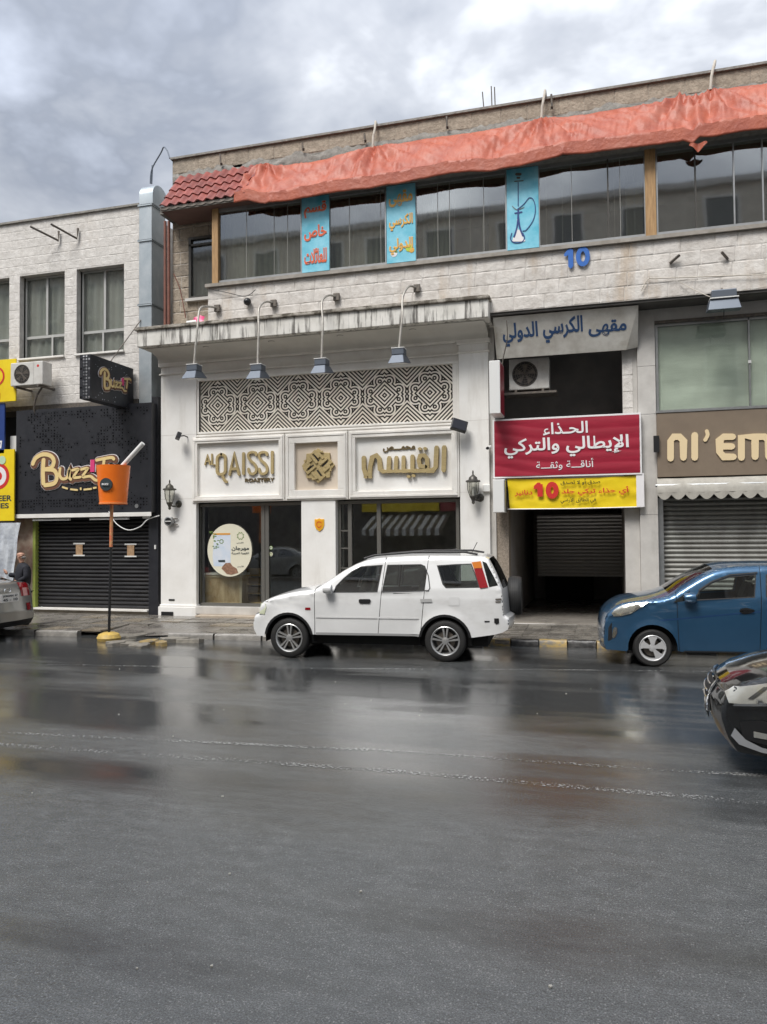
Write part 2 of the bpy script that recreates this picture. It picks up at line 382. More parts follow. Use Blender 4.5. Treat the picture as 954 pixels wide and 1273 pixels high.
m_stl = mat('split_face_stone_left', (.73, .70, .66), .85, col2=(.58, .55, .51), ns=7, bump=.6, bs=20, bdist=.02, rand=.06, spots=((.40, .31, .22), (.5, .5, .35), .58, .75, .5))
m_stp = mat('parapet_stone', (.44, .37, .29), .9, col2=(.30, .25, .195), ns=12, bump=.9, bs=22, bdist=.02, rand=.08, spots=((.14, .13, .115), (.7, .7, 1.2), .55, .72, .6))
m_joint = mat('mortar', (.64, .61, .57), .9, col2=(.50, .475, .44), ns=6)
m_plas = mat('grey_cement', (.21, .20, .18), .9, col2=(.33, .31, .28), ns=9, bump=.8, bs=20, bdist=.02)
m_wht = mat('white_stone_cladding', (.85, .84, .81), .5, col2=(.77, .755, .72), ns=1.6, spots=((.46, .42, .36), (2.8, 2.8, .35), .54, .78, .5), bump=.08, bs=30)
m_trim = mat('cream_moulding', (.82, .80, .755), .5, col2=(.73, .70, .65), ns=2.4, spots=((.42, .36, .28), (3, 3, 1.2), .62, .8, .4))
m_ledge = mat('stained_ledge', (.74, .72, .67), .75, col2=(.60, .58, .53), ns=3, bump=.2, bs=25, spots=((.055, .048, .04), (9, 9, .8), .50, .62, .85))
m_ledgetop = mat('mouldy_ledge_top', (.10, .085, .065), .85, col2=(.40, .37, .32), ns=5, ramp=(.42, .6), bump=.5, bs=30)
m_soff = mat('soffit_paint', (.66, .64, .59), .7, col2=(.58, .56, .51), ns=1.2)
m_marb = mat('grey_marble', (.60, .58, .545), .3, col2=(.50, .48, .45), ns=3, spots=((.28, .26, .23), (1.3, 1.3, .4), .58, .75, .5))
m_alu = mat('aluminium', (.42, .43, .43), .38, .75, col2=(.36, .365, .36), ns=8)
m_alud = mat('bronze_aluminium', (.085, .08, .072), .4, .5)
m_alug = mat('grey_window_frame', (.44, .44, .42), .45)
m_galv = mat('galvanised_sheet', (.40, .45, .48), .42, .65, col2=(.52, .56, .58), ns=2.2, spots=((.62, .64, .63), (1.6, 1.6, .5), .6, .68, .6))
m_blk = mat('black_panel', (.018, .019, .024), .36, col2=(.027, .028, .033), ns=4, spec=.6)
m_shb = mat('black_shutter', (.016, .016, .019), .42, .3, col2=(.034, .033, .034), ns=5, stretch=(.4, 1, 2))
m_shg = mat('grey_shutter', (.36, .36, .335), .45, .35, col2=(.26, .255, .235), ns=4, stretch=(1, 1, .3), spots=((.17, .155, .13), (1.5, 1.5, .3), .6, .78, .5))
m_dark = mat('dark_interior', (.012, .012, .014), .8)
m_int = mat('dim_room', (.20, .19, .17), .9, col2=(.13, .125, .11), ns=1)
m_tile = mat('clay_tile', (.33, .085, .065), .55, col2=(.21, .055, .045), ns=6, rand=.22, spots=((.42, .25, .2), (4, 4, 4), .64, .75, .5))
m_tarp = mat('red_tarpaulin', (.46, .118, .062), .5, col2=(.36, .085, .048), ns=2.2, spots=((.48, .205, .15), (1.1, 1.5, 1.5), .50, .70, .55), bump=.5, bs=9, bdist=.035)
m_wood = mat('timber_post', (.47, .29, .13), .6, col2=(.33, .19, .08), ns=6, stretch=(6, 6, .6), bump=.2, bs=20)
m_brown = mat('brown_pipe', (.24, .10, .07), .5, col2=(.18, .075, .055), ns=8)
m_pvc = mat('pvc_pipe', (.62, .58, .50), .5, col2=(.50, .45, .38), ns=8)
m_steel = mat('weathered_steel', (.12, .11, .10), .55, .5, col2=(.20, .17, .14), ns=18)
m_lampg = mat('lamp_grey', (.13, .15, .18), .4, .4)
m_pole = mat('lamp_arm_grey', (.42, .40, .36), .5, .3, col2=(.30, .28, .25), ns=12)
m_black = mat('black_plastic', (.015, .015, .016), .4)
m_white = mat('white_plastic', (.72, .72, .70), .4)
m_acw = mat('ac_white', (.66, .65, .61), .45, col2=(.55, .53, .49), ns=5)
m_gold = mat('brushed_gold', (.50, .39, .19), .55, .2, col2=(.40, .31, .15), ns=7, stretch=(1, 1, 6))
m_goldd = mat('gold_dark', (.17, .125, .06), .5, .4)
m_beige = mat('beige_emblem_panel', (.66, .58, .48), .55, col2=(.62, .53, .43), ns=2)
m_blue = mat('blue_number', (.03, .14, .48), .45)
m_red = mat('red_vinyl', (.37, .025, .05), .32, col2=(.28, .018, .036), ns=2.5, stretch=(.35, 1, 3.5))
m_ylw = mat('yellow_vinyl', (.86, .66, .02), .35, col2=(.78, .56, .015), ns=2)
m_wink = mat('white_print', (.80, .78, .78), .4)
m_rink = mat('red_print', (.60, .035, .03), .4)
m_kink = mat('dark_print', (.03, .045, .05), .5)
m_orng = mat('orange_cup', (.95, .21, .02), .32, col2=(.90, .18, .015), ns=3)
m_cream = mat('cream_logo', (.78, .60, .28), .4)
m_brn = mat('brown_logo', (.16, .075, .045), .45)
m_pink = mat('pink_logo', (.70, .06, .20), .35)
m_taupe = mat('taupe_fascia', (.235, .185, .135), .38, col2=(.20, .155, .115), ns=1.6)
m_crm2 = mat('cream_letters', (.78, .62, .38), .4)
m_awn = mat('grey_awning', (.44, .42, .37), .7, col2=(.34, .32, .28), ns=5, spots=((.2, .18, .15), (3, 3, 1.5), .6, .75, .4))
m_curt = mat('green_grey_sheeting', (.68, .70, .635), .55, col2=(.58, .60, .545), ns=1.3, stretch=(.7, 1, 3.2), bump=.22, bs=3.2, bdist=.03)
m_signb = mat('painted_tin', (.74, .72, .66), .6, col2=(.52, .49, .43), ns=2.2, spots=((.30, .23, .16), (1.5, 1.5, 2), .58, .75, .5))
m_bpaint = mat('blue_brush_paint', (.035, .085, .20), .5)
m_peb = mat('pebble_stone', (.36, .30, .24), .8, col2=(.20, .165, .13), ns=38, bump=.7, bs=45)
m_bann = mat('light_blue_banner', (.10, .47, .62), .45, col2=(.30, .66, .80), ns=2.1)
m_orink = mat('orange_red_print', (.72, .13, .05), .4)
m_yink = mat('amber_print', (.74, .42, .08), .4)
m_lemon = mat('lime_print', (.50, .62, .06), .4)
m_navy = mat('navy_print', (.02, .05, .20), .4)
m_badge = mat('amber_badge', (.82, .43, .03), .35)
m_poster = mat('poster_cream', (.72, .69, .55), .4)
m_posterb = mat('poster_blue', (.52, .62, .74), .4, col2=(.66, .70, .76), ns=3)
m_green = mat('leaf_print', (.14, .24, .05), .6)
m_board = mat('chipboard', (.66, .50, .31), .6, col2=(.38, .25, .12), ns=6, stretch=(1, 1, .4))
m_lime = mat('lime_paint', (.36, .42, .09), .5, col2=(.28, .34, .08), ns=5)
m_plast = mat('clear_sheet', (.60, .63, .66), .22, col2=(.42, .45, .50), ns=4, bump=.6, bs=6, bdist=.05)
m_ybase = mat('yellow_footing', (.62, .42, .09), .5, col2=(.42, .30, .10), ns=12, bump=.5, bs=40)
m_rubble = mat('broken_concrete', (.19, .175, .15), .5, col2=(.30, .275, .23), ns=9, bump=.8, bs=30, rand=.2)
m_sky_tank = mat('blue_grey_paint', (.22, .30, .34), .5)
g_gal = glass('gallery_glass', (.74, .76, .72), 1.6, .035, 4.6, .02)
g_shop = glass('shop_glass', (.92, .94, .92), 1.5, .01, 2.8, .01)
g_win = glass('window_glass', (.80, .82, .80), 1.55, .04, 3.0, .03)
g_clear = glass('clear_glass', (.86, .88, .86), 1.45, .02, 1)

# ------------------------------------------------------------------ ground
def kerb_y(x): return -2.14 + .068*min(x, 6)
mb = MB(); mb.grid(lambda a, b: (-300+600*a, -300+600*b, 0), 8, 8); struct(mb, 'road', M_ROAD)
def side_z(x, y): return .10 + .05*max(0, min(1, (y-kerb_y(x))/2.2)) + (.03 if x > -3 else 0)*max(0, min(1, (y-kerb_y(x))/2.2))
mb = MB(); xs = [-40, -22, -16, -13, -12, -11.2, -10.6, -10, -9.4, -8.8, -8.2, -7.6, -6.5, -5, -3, -1, 1, 3, 6, 14]
for i in range(len(xs)-1):
    for j in range(6):
        q = []
        for x, t in ((xs[i], j/6), (xs[i+1], j/6), (xs[i+1], (j+1)/6), (xs[i], (j+1)/6)):
            y = kerb_y(x)+.16+(1.2-kerb_y(x)-.16)*t
            broken = .10*max(0, 1-abs(x+9.3)/1.7)*max(0, 1-t*3.2)
            q.append((x, y, side_z(x, y)-.004-broken))
        mb.add(q, [(0, 1, 2, 3)])
struct(mb, 'pavement', m_pave)
# paving slabs one can pick out near the shop fronts
pv = bpy.data.objects.new('pavement_slabs', None); COL.objects.link(pv); pv['kind'] = 'structure'
slab = [MB().box(-.5, .5, -.5, .5, -.03, 0).mesh('slab', m) for m in (mat('slab_grey', (.14, .13, .115), .14, col2=(.24, .22, .19), ns=3, rough2=.4, bump=.2, bs=25, rand=.14), mat('slab_beige', (.21, .175, .13), .12, col2=(.30, .26, .20), ns=3, rough2=.38, bump=.2, bs=25, rand=.14))]
x = -12.0
while x < 6:
    for j in range(5):
        y = kerb_y(x)+.40+j*.475
        if y > -.12 or (-10.4 < x < -8.0 and j < (3 if abs(x+9.2) < .7 else 2)): continue
        o = link('slab', slab[0 if x > -3 or random.random() < .6 else 1], pv); o.scale = (.465, .462, 1); o.location = (x+.22, y, side_z(x+.22, y)+.006+random.uniform(-.003, .004)); o.rotation_euler = (random.uniform(-.006, .006), random.uniform(-.006, .006), .068*0)
    x += .475
# kerb stones
kb = bpy.data.objects.new('kerb', None); COL.objects.link(kb); kb['kind'] = 'structure'
def kmesh(m, sd_):
    rnd = random.Random(sd_); b = MB(); n = 4
    b.grid(lambda a, t: (-.48+.96*a, [-.08, -.075, -.05, .08][min(3, int(t*3+.5))], [-.1, .085, .118, .125][min(3, int(t*3+.5))]+rnd.uniform(-.006, .006)*(t > 0)), 5, 3)
    b.add([(-.48, -.08, -.1), (-.48, .08, -.1), (-.48, .08, .12), (-.48, -.075, .085)], [(0, 1, 2, 3)]); b.add([(.48, -.08, -.1), (.48, .08, -.1), (.48, .08, .12), (.48, -.075, .085)], [(0, 1, 2, 3)])
    return b.mesh('kerb_stone', m, 40)
km = [kmesh(m_kerb, 1), kmesh(m_kerb, 2), kmesh(m_ky, 3), kmesh(m_kb, 4)]
x = -24; i = 0; xph = G(672, 801, 0)[0]
while x < 12:
    if -10.35 < x < -8.9: x += 1.0; continue
    sh = x > -3.2
    if sh and i == 0: x = xph-4*.5+.25; i = 1
    if sh: k = 2 if round((x-xph-.25)/.5) % 2 == 0 else 3
    else: k = random.choice((0, 1, 3)) if x > -8.5 else random.choice((0, 1))
    o = link('kerb_stone', km[k], kb); o.location = (x, kerb_y(x), random.uniform(-.012, .004)); o.rotation_euler = (random.uniform(-.01, .01), random.uniform(-.008, .008), .068+random.uniform(-.012, .012))
    if sh: o.scale = (.5, 1, 1)
    x += .5 if sh else 1.0
# broken kerb pieces and rubble
rb = thing('broken_kerb', 'broken kerb rubble and lifted slabs on the kerb line beside the cup signpost', 'rubble', (-9.1, -2.7, 0))
rnd = random.Random(5)
for i, (u, v, s) in enumerate(((152, 797, .34), (160, 800, .28), (172, 800, .30), (185, 799, .26), (200, 800, .24), (150, 790, .4), (215, 796, .38), (235, 796, .42), (168, 790, .36), (178, 803, .2), (145, 801, .22))):
    gx, gy = G(u, v, .03); b = MB(); n = rnd.choice((5, 6, 7)); pts = [(cos(2*pi*k/n)*s*rnd.uniform(.7, 1.1), sin(2*pi*k/n)*s*.55*rnd.uniform(.7, 1.1)) for k in range(n)]
    b.prismz(pts, -.05, rnd.uniform(.03, .07)); o = b.obj('rubble', m_ky if i in (3, 4) else m_rubble, rb, 0, .012); o.location = (gx+9.1, gy+2.7, .01); o.rotation_euler = (rnd.uniform(-.1, .1), rnd.uniform(-.1, .1), rnd.uniform(0, 3))
# worn road lines: speckled remains of paint, plus one bright puddle streak
def line_mat():
    m = bpy.data.materials.new('worn_line_and_sheen'); m.use_nodes = True; nt = m.node_tree; N = nt.nodes; L = nt.links; b = N['Principled BSDF']; out = N['Material Output']
    b.inputs['Base Color'].default_value = (.30, .30, .29, 1); b.inputs['Roughness'].default_value = .45
    g = N.new('ShaderNodeNewGeometry'); n = N.new('ShaderNodeTexNoise'); L.new(g.outputs['Position'], n.inputs[0]); n.inputs['Scale'].default_value = 34; n.inputs['Detail'].default_value = 4; n.inputs['Roughness'].default_value = .8
    n2 = N.new('ShaderNodeTexNoise'); L.new(g.outputs['Position'], n2.inputs[0]); n2.inputs['Scale'].default_value = 1.3
    a = N.new('ShaderNodeMath'); a.operation = 'MULTIPLY_ADD'; L.new(n2.outputs[0], a.inputs[0]); a.inputs[1].default_value = .35; L.new(n.outputs[0], a.inputs[2])
    mr = N.new('ShaderNodeMapRange'); L.new(a.outputs[0], mr.inputs[0]); mr.inputs[1].default_value = .71; mr.inputs[2].default_value = .77
    t = N.new('ShaderNodeBsdfTransparent'); mx = N.new('ShaderNodeMixShader'); L.new(mr.outputs[0], mx.inputs[0]); L.new(t.outputs[0], mx.inputs[1]); L.new(b.outputs[0], mx.inputs[2]); L.new(mx.outputs[0], out.inputs[0])
    return m
m_line = line_mat()
def road_line(pts, w):
    b = MB(); q = [G(u, v, 0) for u, v in pts]
    dx, dy = q[-1][0]-q[0][0], q[-1][1]-q[0][1]; l = hypot(dx, dy); ex, ey = dx/l, dy/l
    q = [(q[0][0]-ex*30, q[0][1]-ey*30)]+q+[(q[-1][0]+ex*12, q[-1][1]+ey*12)]
    for i in range(len(q)-1):
        b.add([(q[i][0], q[i][1]-w/2, .004), (q[i+1][0], q[i+1][1]-w/2, .004), (q[i+1][0], q[i+1][1]+w/2, .004), (q[i][0], q[i][1]+w/2, .004)], [(0, 1, 2, 3)])
    struct(b, 'worn_line_and_puddle_sheen', m_line)
gr = MB(); rnd = random.Random(12)
for k in range(26):
    u_, v_ = rnd.uniform(20, 950), rnd.choice((rnd.uniform(815, 900), rnd.uniform(830, 1260))); a_, b_ = G(u_, v_, 0); s_ = rnd.uniform(.004, .011); t_ = rnd.uniform(0, 3)
    gr.prismz([(a_+s_*cos(t_+q*1.3)*rnd.uniform(.6, 1.3), b_+s_*sin(t_+q*1.3)*rnd.uniform(.6, 1.3)) for q in range(5)], .001, .008)
tag(gr.obj('litter', mat('pale_grit', (.45, .43, .38), .7)), 'scattered pale grit and paper scraps on the wet road', 'litter', None, 'stuff')
road_line([(0, 911), (478, 933.5), (798, 956)], .075); road_line([(0, 926), (478, 958.3), (954, 999)], .10)
road_line([(60, 826), (320, 831), (700, 833)], .05)  # bright puddle near the kerb, its sheen drawn as a pale strip

# ------------------------------------------------------------------ stone walls
def stone_mesh(m, seed, nx=5, nz=3, amp=.35):
    rnd = random.Random(seed); b = MB()
    def f(a, c):
        e = min(a, 1-a, c, 1-c); d = 0 if e < .01 else -(.55+rnd.uniform(-amp, amp))
        return (a-.5, d, c-.5)
    gx = [0, .035]+[.035+.93*k/(nx-2) for k in range(1, nx-2)]+[.965, 1]; gz = [0, .07, .5, .93, 1]
    b.grid(lambda a, c: f(gx[round(a*(len(gx)-1))], gz[round(c*4)]), len(gx)-1, 4)
    b.add([(-.5, 0, -.5), (.5, 0, -.5), (.5, 0, .5), (-.5, 0, .5), (-.5, 1, -.5), (.5, 1, -.5), (.5, 1, .5), (-.5, 1, .5)], [(0, 1, 5, 4), (1, 2, 6, 5), (2, 3, 7, 6), (3, 0, 4, 7)])
    me = b.mesh('stone_block', m); return me
STW = [stone_mesh(m_stw, s) for s in range(8)]; STL = [stone_mesh(m_stl, 20+s) for s in range(8)]; STP = [stone_mesh(m_stp, 40+s) for s in range(8)]
def courses(T, ms, x0, x1, z0, z1, y, ch, cl, holes=(), jit=.25, j=.008, dep=.05, ztop=None):
    """blocks of a coursed wall with faces just proud of plane y; holes: (x0,x1,z0,z1)"""
    nrow = max(1, round((z1-z0)/ch)); h = (z1-z0)/nrow; n = 0
    for r in range(nrow):
        za, zb = z0+r*h, z0+(r+1)*h; x = x0
        first = True
        while x < x1-.02:
            l = cl*random.uniform(1-jit, 1+jit)
            if first and r % 2: l *= .5
            first = False
            xb = min(x+l, x1)
            if x1-xb < cl*.3: xb = x1
            spans = [(x, xb, za, zb)]
            for hx0, hx1, hz0, hz1 in holes:
                ns = []
                for a, b_, c, d in spans:
                    if hx1 <= a or hx0 >= b_ or hz1 <= c+.005 or hz0 >= d-.005: ns.append((a, b_, c, d)); continue
                    if hz0 > c+.03: ns.append((a, b_, c, hz0)); c = hz0
                    if hz1 < d-.03: ns.append((a, b_, hz1, d)); d = hz1
                    if hx0 > a+.03: ns.append((a, hx0, c, d))
                    if hx1 < b_-.03: ns.append((hx1, b_, c, d))
                spans = ns
            for a, b_, c, d in spans:
                if b_-a < .03 or d-c < .03: continue
                o = link('stone_block', random.choice(ms), T.o); w, hh = b_-a-j, d-c-j
                o.scale = (w, dep*random.uniform(.75, 1.25), hh); o.location = Vector(((a+b_)/2, y, (c+d)/2))-T.l; n += 1
            x = xb
    return n
def windowed_wall(b, x0, x1, z0, z1, y0, y1, holes):
    xs_ = sorted({x0, x1, *[q for h in holes for q in h[:2]]}); zs_ = sorted({z0, z1, *[q for h in holes for q in h[2:]]})
    for i in range(len(xs_)-1):
        for k in range(len(zs_)-1):
            cx, cz = (xs_[i]+xs_[i+1])/2, (zs_[k]+zs_[k+1])/2
            if any(h[0] < cx < h[1] and h[2] < cz < h[3] for h in holes): continue
            b.box(xs_[i], xs_[i+1], y0, y1, zs_[k], zs_[k+1])
    return b

# ================================================================== MAIN BUILDING
T = WT('shop_building', 'two storey stone shop building with glazed upper gallery under a red tarpaulin', 'building', (-3, 0, 0))
XE = 9.0                                             # runs on past the right edge of the photo
YB = -.6
z_band0 = P(612, 388, YB)[1]; z_band1 = (P(258, 357, YB)[1]+P(700, 307, YB)[1]+P(954, 276, YB)[1])/3
z_par1 = P(600, 135, 0)[1]; z_par1 = (P(216, 198, 0)[1]+z_par1+P(954, 78, 0)[1])/3
xL = P(213, 300, 0)[0]; xB = P(258, 380, YB)[0]; xR = P(609, 600, 0)[0]
x_win = RC(234, 293, 262, 370, 0)
# core
xh0, xh1 = P(628, 700, .1)[0], P(780, 700, .1)[0]
T.put(MB().box(xL, xh0-.1, 3.2, 9, 0, z_par1-.1), 'rear_block', m_plas); T.put(MB().box(xh1+.1, XE, 3.2, 9, 0, z_par1-.1), 'rear_block', m_plas); T.put(MB().box(xh0-.1, xh1+.1, 3.2, 9, 3.2, z_par1-.1), 'rear_block', m_plas)
b = MB(); windowed_wall(b, xL, P(300, 300, 0)[0], P(182, 425, -.8)[1], z_par1, .06, .30, [(x_win[0], x_win[1]+.6, x_win[2], x_win[3])]); b.box(xL, xL+.25, .30, 3.2, 5.8, z_par1); T.put(b, 'upper_wall', m_joint)
z_pt = P(225, 224, 0)[1]
courses(T, STP, xL, xB+.9, P(182, 425, -.8)[1], z_pt+.02, .06, .29, .5, [(x_win[0], x_win[1]+.6, x_win[2], x_win[3])], dep=.02)
# parapet
b = MB(); b.box(xL, XE, .06, .35, z_pt-.3, z_par1); b.box(xL-.03, XE, .0, .40, z_par1, z_par1+.05); T.put(b, 'parapet', m_plas)
courses(T, STP, xL, XE, z_pt+.20, z_par1, .06, .24, .62, dep=.014, j=.004)
b = MB()
b.grid(lambda a, c: (xL+.02+(XE-xL-.02)*a, .052-.05*sin(c*pi)*(.6+.8*noise.noise((a*60, c*2, 5))), z_pt-.10+c*(.32+.13*noise.noise((a*38, 1, 2))+.07*noise.noise((a*150, 3, 2)))), 500, 5)
T.put(b, 'cement_patch', m_plas, smooth=50)
# window in the old wall
b = MB(); b.frame(x_win[0], x_win[1]+.55, x_win[2], x_win[3], .06, .02, .12); b.box(x_win[0], x_win[1]+.5, .02, .1, x_win[3]-.22, x_win[3]-.17)
wf = T.put(b, 'window_frame', m_alud)
b = MB().box(x_win[0]+.05, x_win[1]+.5, .08, .09, x_win[2]+.05, x_win[3]-.05); q = T.put(b, 'pane', g_win, parent=wf)
b = MB().box(x_win[0]-.06, x_win[1]+.55, -.05, .14, x_win[2]-.07, x_win[2]); T.put(b, 'window_sill', m_marb)
b = MB()
b.grid(lambda a, c: (x_win[0]+a*1.2, .25+.02*sin(a*50), x_win[2]+c*(x_win[3]-x_win[2])), 60, 1); T.put(b, 'curtain', mat('grey_curtain', (.30, .29, .26), .9))
# band of the gallery: floor slab front + stones
b = MB(); b.box(xB, XE, YB+.03, 2.9, z_band0, z_band1-.06); T.put(b, 'gallery_floor', m_joint)
nst = courses(T, STW, xB, XE, z_band0, z_band1-.055, YB+.03, .27, .50, dep=.012)
b = MB(); b.box(xB-.04, XE, YB-.05, YB+.14, z_band1-.055, z_band1+.02); T.put(b, 'band_coping', mat('coping_stone', (.36, .33, .29), .6, col2=(.25, .225, .19), ns=5))
# dark sheet under the slab at right: soffit shade put into its colour
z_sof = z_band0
b = MB(); b.box(xR+.02, XE, YB+.06, .35, z_sof-.05, z_sof-.003); T.put(b, 'under_slab_strip', mat('soffit_shade', (.10, .095, .088), .8, col2=(.06, .057, .052), ns=3))
# ---- gallery glazing
z_g1 = (P(275, 262, YB)[1]+P(500, 231, YB)[1]+P(860, 181, YB)[1])/3+.03
xg0 = P(272, 300, -.55)[0]
b = MB(); b.box(xg0, XE, -.58, -.50, z_g1-.05, z_g1+.03); b.box(xg0, XE, -.58, -.50, z_band1+.02, z_band1+.09)
fr = T.put(b, 'gallery_frame', m_alu)
mulls = [272, 375, 410, 480, 517.5, 630, 671, 757, 803, 818, 866, 914, 950]
xm = [P(u, 290, -.55)[0] for u in mulls]
while xm[-1] < XE-.9: xm.append(xm[-1]+.85)
xm.append(XE)
for i in range(len(xm)-1):
    b = MB().box(xm[i]-.014, xm[i]+.014, -.575, -.515, z_band1+.09, z_g1-.05); T.put(b, 'mullion', m_alud if i in (7, 10) else m_alu)
    if xm[i+1]-xm[i] < .02: continue
    b = MB().box(xm[i]+.015, xm[i+1]-.015, -.548, -.540, z_band1+.09, z_g1-.05); T.put(b, 'gallery_pane', g_gal)
for u in (306.6, 341, 357.7, 434.7, 473.7, 544.7, 559.4, 602, 711.6, 772):
    x = P(u, 290, -.552)[0]; T.put(MB().box(x-.0045, x+.0045, -.556, -.549, z_band1+.09, z_g1-.05), 'glass_joint', mat('glass_joint', (.30, .295, .27), .5))
# timber posts
for u0, u1 in ((264, 271.5), (803.5, 817)):
    x0, x1, _, _ = RC(u0, 250, u1, 350, YB); b = MB().box(x0, x1, YB-.02, YB+.1, z_band1+.02, z_g1+.12); T.put(b, 'timber_post', m_wood, bevel=.008)
# gallery room
b = MB(); b.box(xg0-.1, XE, 2.5, 2.7, z_band1-.1, z_g1+.9); b.box(xg0-.12, xg0-.04, -.5, 2.5, z_band1-.06, z_g1+.1); T.put(b, 'gallery_back_wall', m_int)
b = MB(); b.box(xL, XE, -.50, 3.2, z_g1+.13, z_g1+.2); T.put(b, 'gallery_ceiling', m_int)
b = MB()
rnd = random.Random(3)
for u in (290, 302, 318, 330, 345, 356, 420, 436, 452, 470, 528, 540, 552, 566, 585, 601, 680, 700, 765, 780, 790):
    x = P(u, 300, -.35)[0]; b.box(x-.006, x+.006, -.36, -.352, z_band1, z_g1)
T.put(b, 'blind_cords', mat('blind_cord', (.45, .43, .38), .7))['kind'] = 'stuff'
b = MB()
for u0, u1 in ((278, 372), (412, 478), (520, 560)):
    x0, x1 = P(u0, 300, -.2)[0], P(u1, 300, -.2)[0]; n = int((x1-x0)/.02)
    b.grid(lambda a, c: (x0+(x1-x0)*a, -.18+.025*sin(a*n*.9)+.01*sin(a*71), z_band1+c*(z_g1-z_band1)), n, 1)
T.put(b, 'net_curtain', mat('net_curtain', (.62, .60, .53), .9, col2=(.40, .38, .33), ns=1.4))
for u0, u1 in ((608, 626), (779, 800)):
    x0, x1 = P(u0, 300, .5)[0], P(u1, 300, .5)[0]; b = MB().box(x0, x1, .5, .6, z_band1, z_band1+1.6); T.put(b, 'inner_door', mat('ochre_door', (.50, .42, .24), .7))
# ---- roof over the gallery
ye, y_e0 = -.82, -.82
xE0 = P(200.5, 262, ye)[0]; z_e = P(200.5, 262, ye)[1]; z_t = P(226, 222, -.02)[1]
z_e = (P(200.5, 257, ye)[1] + P(307, 246, ye)[1])/2
b = MB(); xtd = P(325, 245, ye)[0]; b.prismx([(ye, z_e-.06), (ye, z_e-.02), (-.01, z_t-.06), (-.01, z_e-.06)], xE0+.02, xtd); b.prismx([(ye, z_e-.10), (ye, z_e-.09), (-.01, z_t-.28), (-.01, z_e-.10)], xtd+.001, XE); T.put(b, 'roof_deck', m_plas)
b = MB(); b.box(xE0, XE, ye-.03, ye, z_e-.09, z_e+.01); T.put(b, 'eave_board', mat('eave_board', (.16, .14, .115), .7, col2=(.09, .08, .07), ns=8))
b = MB(); b.box(xE0, XE, ye, -.01, z_e-.085, z_e-.065); T.put(b, 'eave_soffit', mat('soffit_brown', (.20, .12, .10), .7, col2=(.15, .085, .07), ns=2))
sl = hypot(.81, z_t-z_e); ang = atan2(z_t-z_e, .81)
def tile_mesh():
    b = MB(); n = 8; tw, tl = .235, .36
    def f(a, c): return (a*tw, c*tl, .028*sin(a*2*pi)+.035*(1-c)+.012)
    b.grid(f, n, 1)
    def g2(a, c): return (a*tw, 0, .028*sin(a*2*pi)+.035+.012-.03*c)
    b.grid(g2, n, 1); return b.mesh('roof_tile', m_tile, 50)
tm = tile_mesh(); xt_end = P(311, 249, ye)[0]; rows = 4; step = sl/rows
i = 0; x = xE0
while x < xt_end:
    for r in range(rows):
        o = link('roof_tile', tm, T.o); t = r*step
        o.location = Vector((x, ye-.05+t*cos(ang), z_e+.005+t*sin(ang)))-T.l; o.rotation_euler = (ang+random.uniform(-.012, .012), 0, random.uniform(-.012, .012)); o.scale = (1, step/.36*1.12, 1)
    x += .235
b = MB()                                              # scalloped metal drip edge
b.grid(lambda a, c: (xE0+(xt_end-xE0)*a, ye-.045, z_e+.01-.05*c-.03*c*abs(sin(a*pi*(xt_end-xE0)/.235))), 120, 1); T.put(b, 'drip_edge', mat('drip_edge', (.22, .19, .16), .6))
# ---- ledge (canopy) over the roastery
yl = -.8
xl0 = P(170, 410, yl)[0]; xl1 = P(607, 370, yl)[0]
zl1 = (P(170, 406, yl)[1]+P(606, 367, yl)[1])/2; zl0 = (P(182, 433, yl)[1]+P(600, 391, yl)[1])/2
b = MB(); b.box(xl0, xl1, yl, .12, zl0, zl1-.09); T.put(b, 'ledge', m_ledge, bevel=.01)
b = MB(); b.box(xl0-.04, xl1+.04, yl-.05, .12, zl1-.09, zl1-.03); b.box(xl0-.01, xl1+.01, yl-.02, .12, zl1-.03, zl1); T.put(b, 'ledge_cap', m_ledgetop, bevel=.015)
b = MB()                                              # cove moulding under the ledge
zc0 = P(230, 450, 0)[1]
cov = [(0.11, zl0-.004), (-.62, zl0-.004)]+[(-.62+.56*sin(k*pi/16), zl0-.02-(zl0-.02-zc0-.06)*(1-cos(k*pi/16))) for k in range(0, 9)]+[(-.05, zc0), (0.11, zc0)]
b.prismx(cov, xl0+.10, xl1-.12); T.put(b, 'ledge_cove', m_soff, smooth=30)
for u, v in ((258, 425.5), (339, 419.5), (424, 412.5), (514, 404)):
    x, z = P(u, v, -.35); b = MB().lathe([(0, 0), (.075, 0), (.085, -.012), (.06, -.014), (.055, -.004)], (x, -.40, zl0-.02), n=16); T.put(b, 'downlight', mat('downlight', (.22, .21, .19), .3, .6))
# ---- roastery front
z_base = .10
xp0, xp1 = P(200, 600, 0)[0], P(244, 600, 0)[0]; xq0, xq1 = P(572, 600, 0)[0], xR
pz1 = zc0+.01
def pilaster(x0, x1, name='pilaster'):
    b = MB().box(x0, x1, 0, .6, z_base+.30, pz1); p = T.put(b, name, m_wht, bevel=.012)
    b = MB().box(x0-.045, x1+.045, -.05, .6, z_base-.1, z_base+.26); b.box(x0-.02, x1+.02, -.025, .6, z_base+.26, z_base+.31); T.put(b, 'plinth', m_wht, bevel=.015, parent=p)
    b = MB().box(x0-.03, x1+.03, -.035, .6, pz1-.30, pz1-.26); b.box(x0-.045, x1+.045, -.05, .6, pz1-.10, pz1+.0); T.put(b, 'capital', m_trim, bevel=.01, parent=p)
    for z in (2.95, 4.5): 
        b = MB().box(x0+.002, x1-.002, -.0025, 0, z, z+.006); T.put(b, 'joint_line', m_joint, parent=p)
    return p
pilaster(xp0, xp1); pilaster(xq0, xq1)
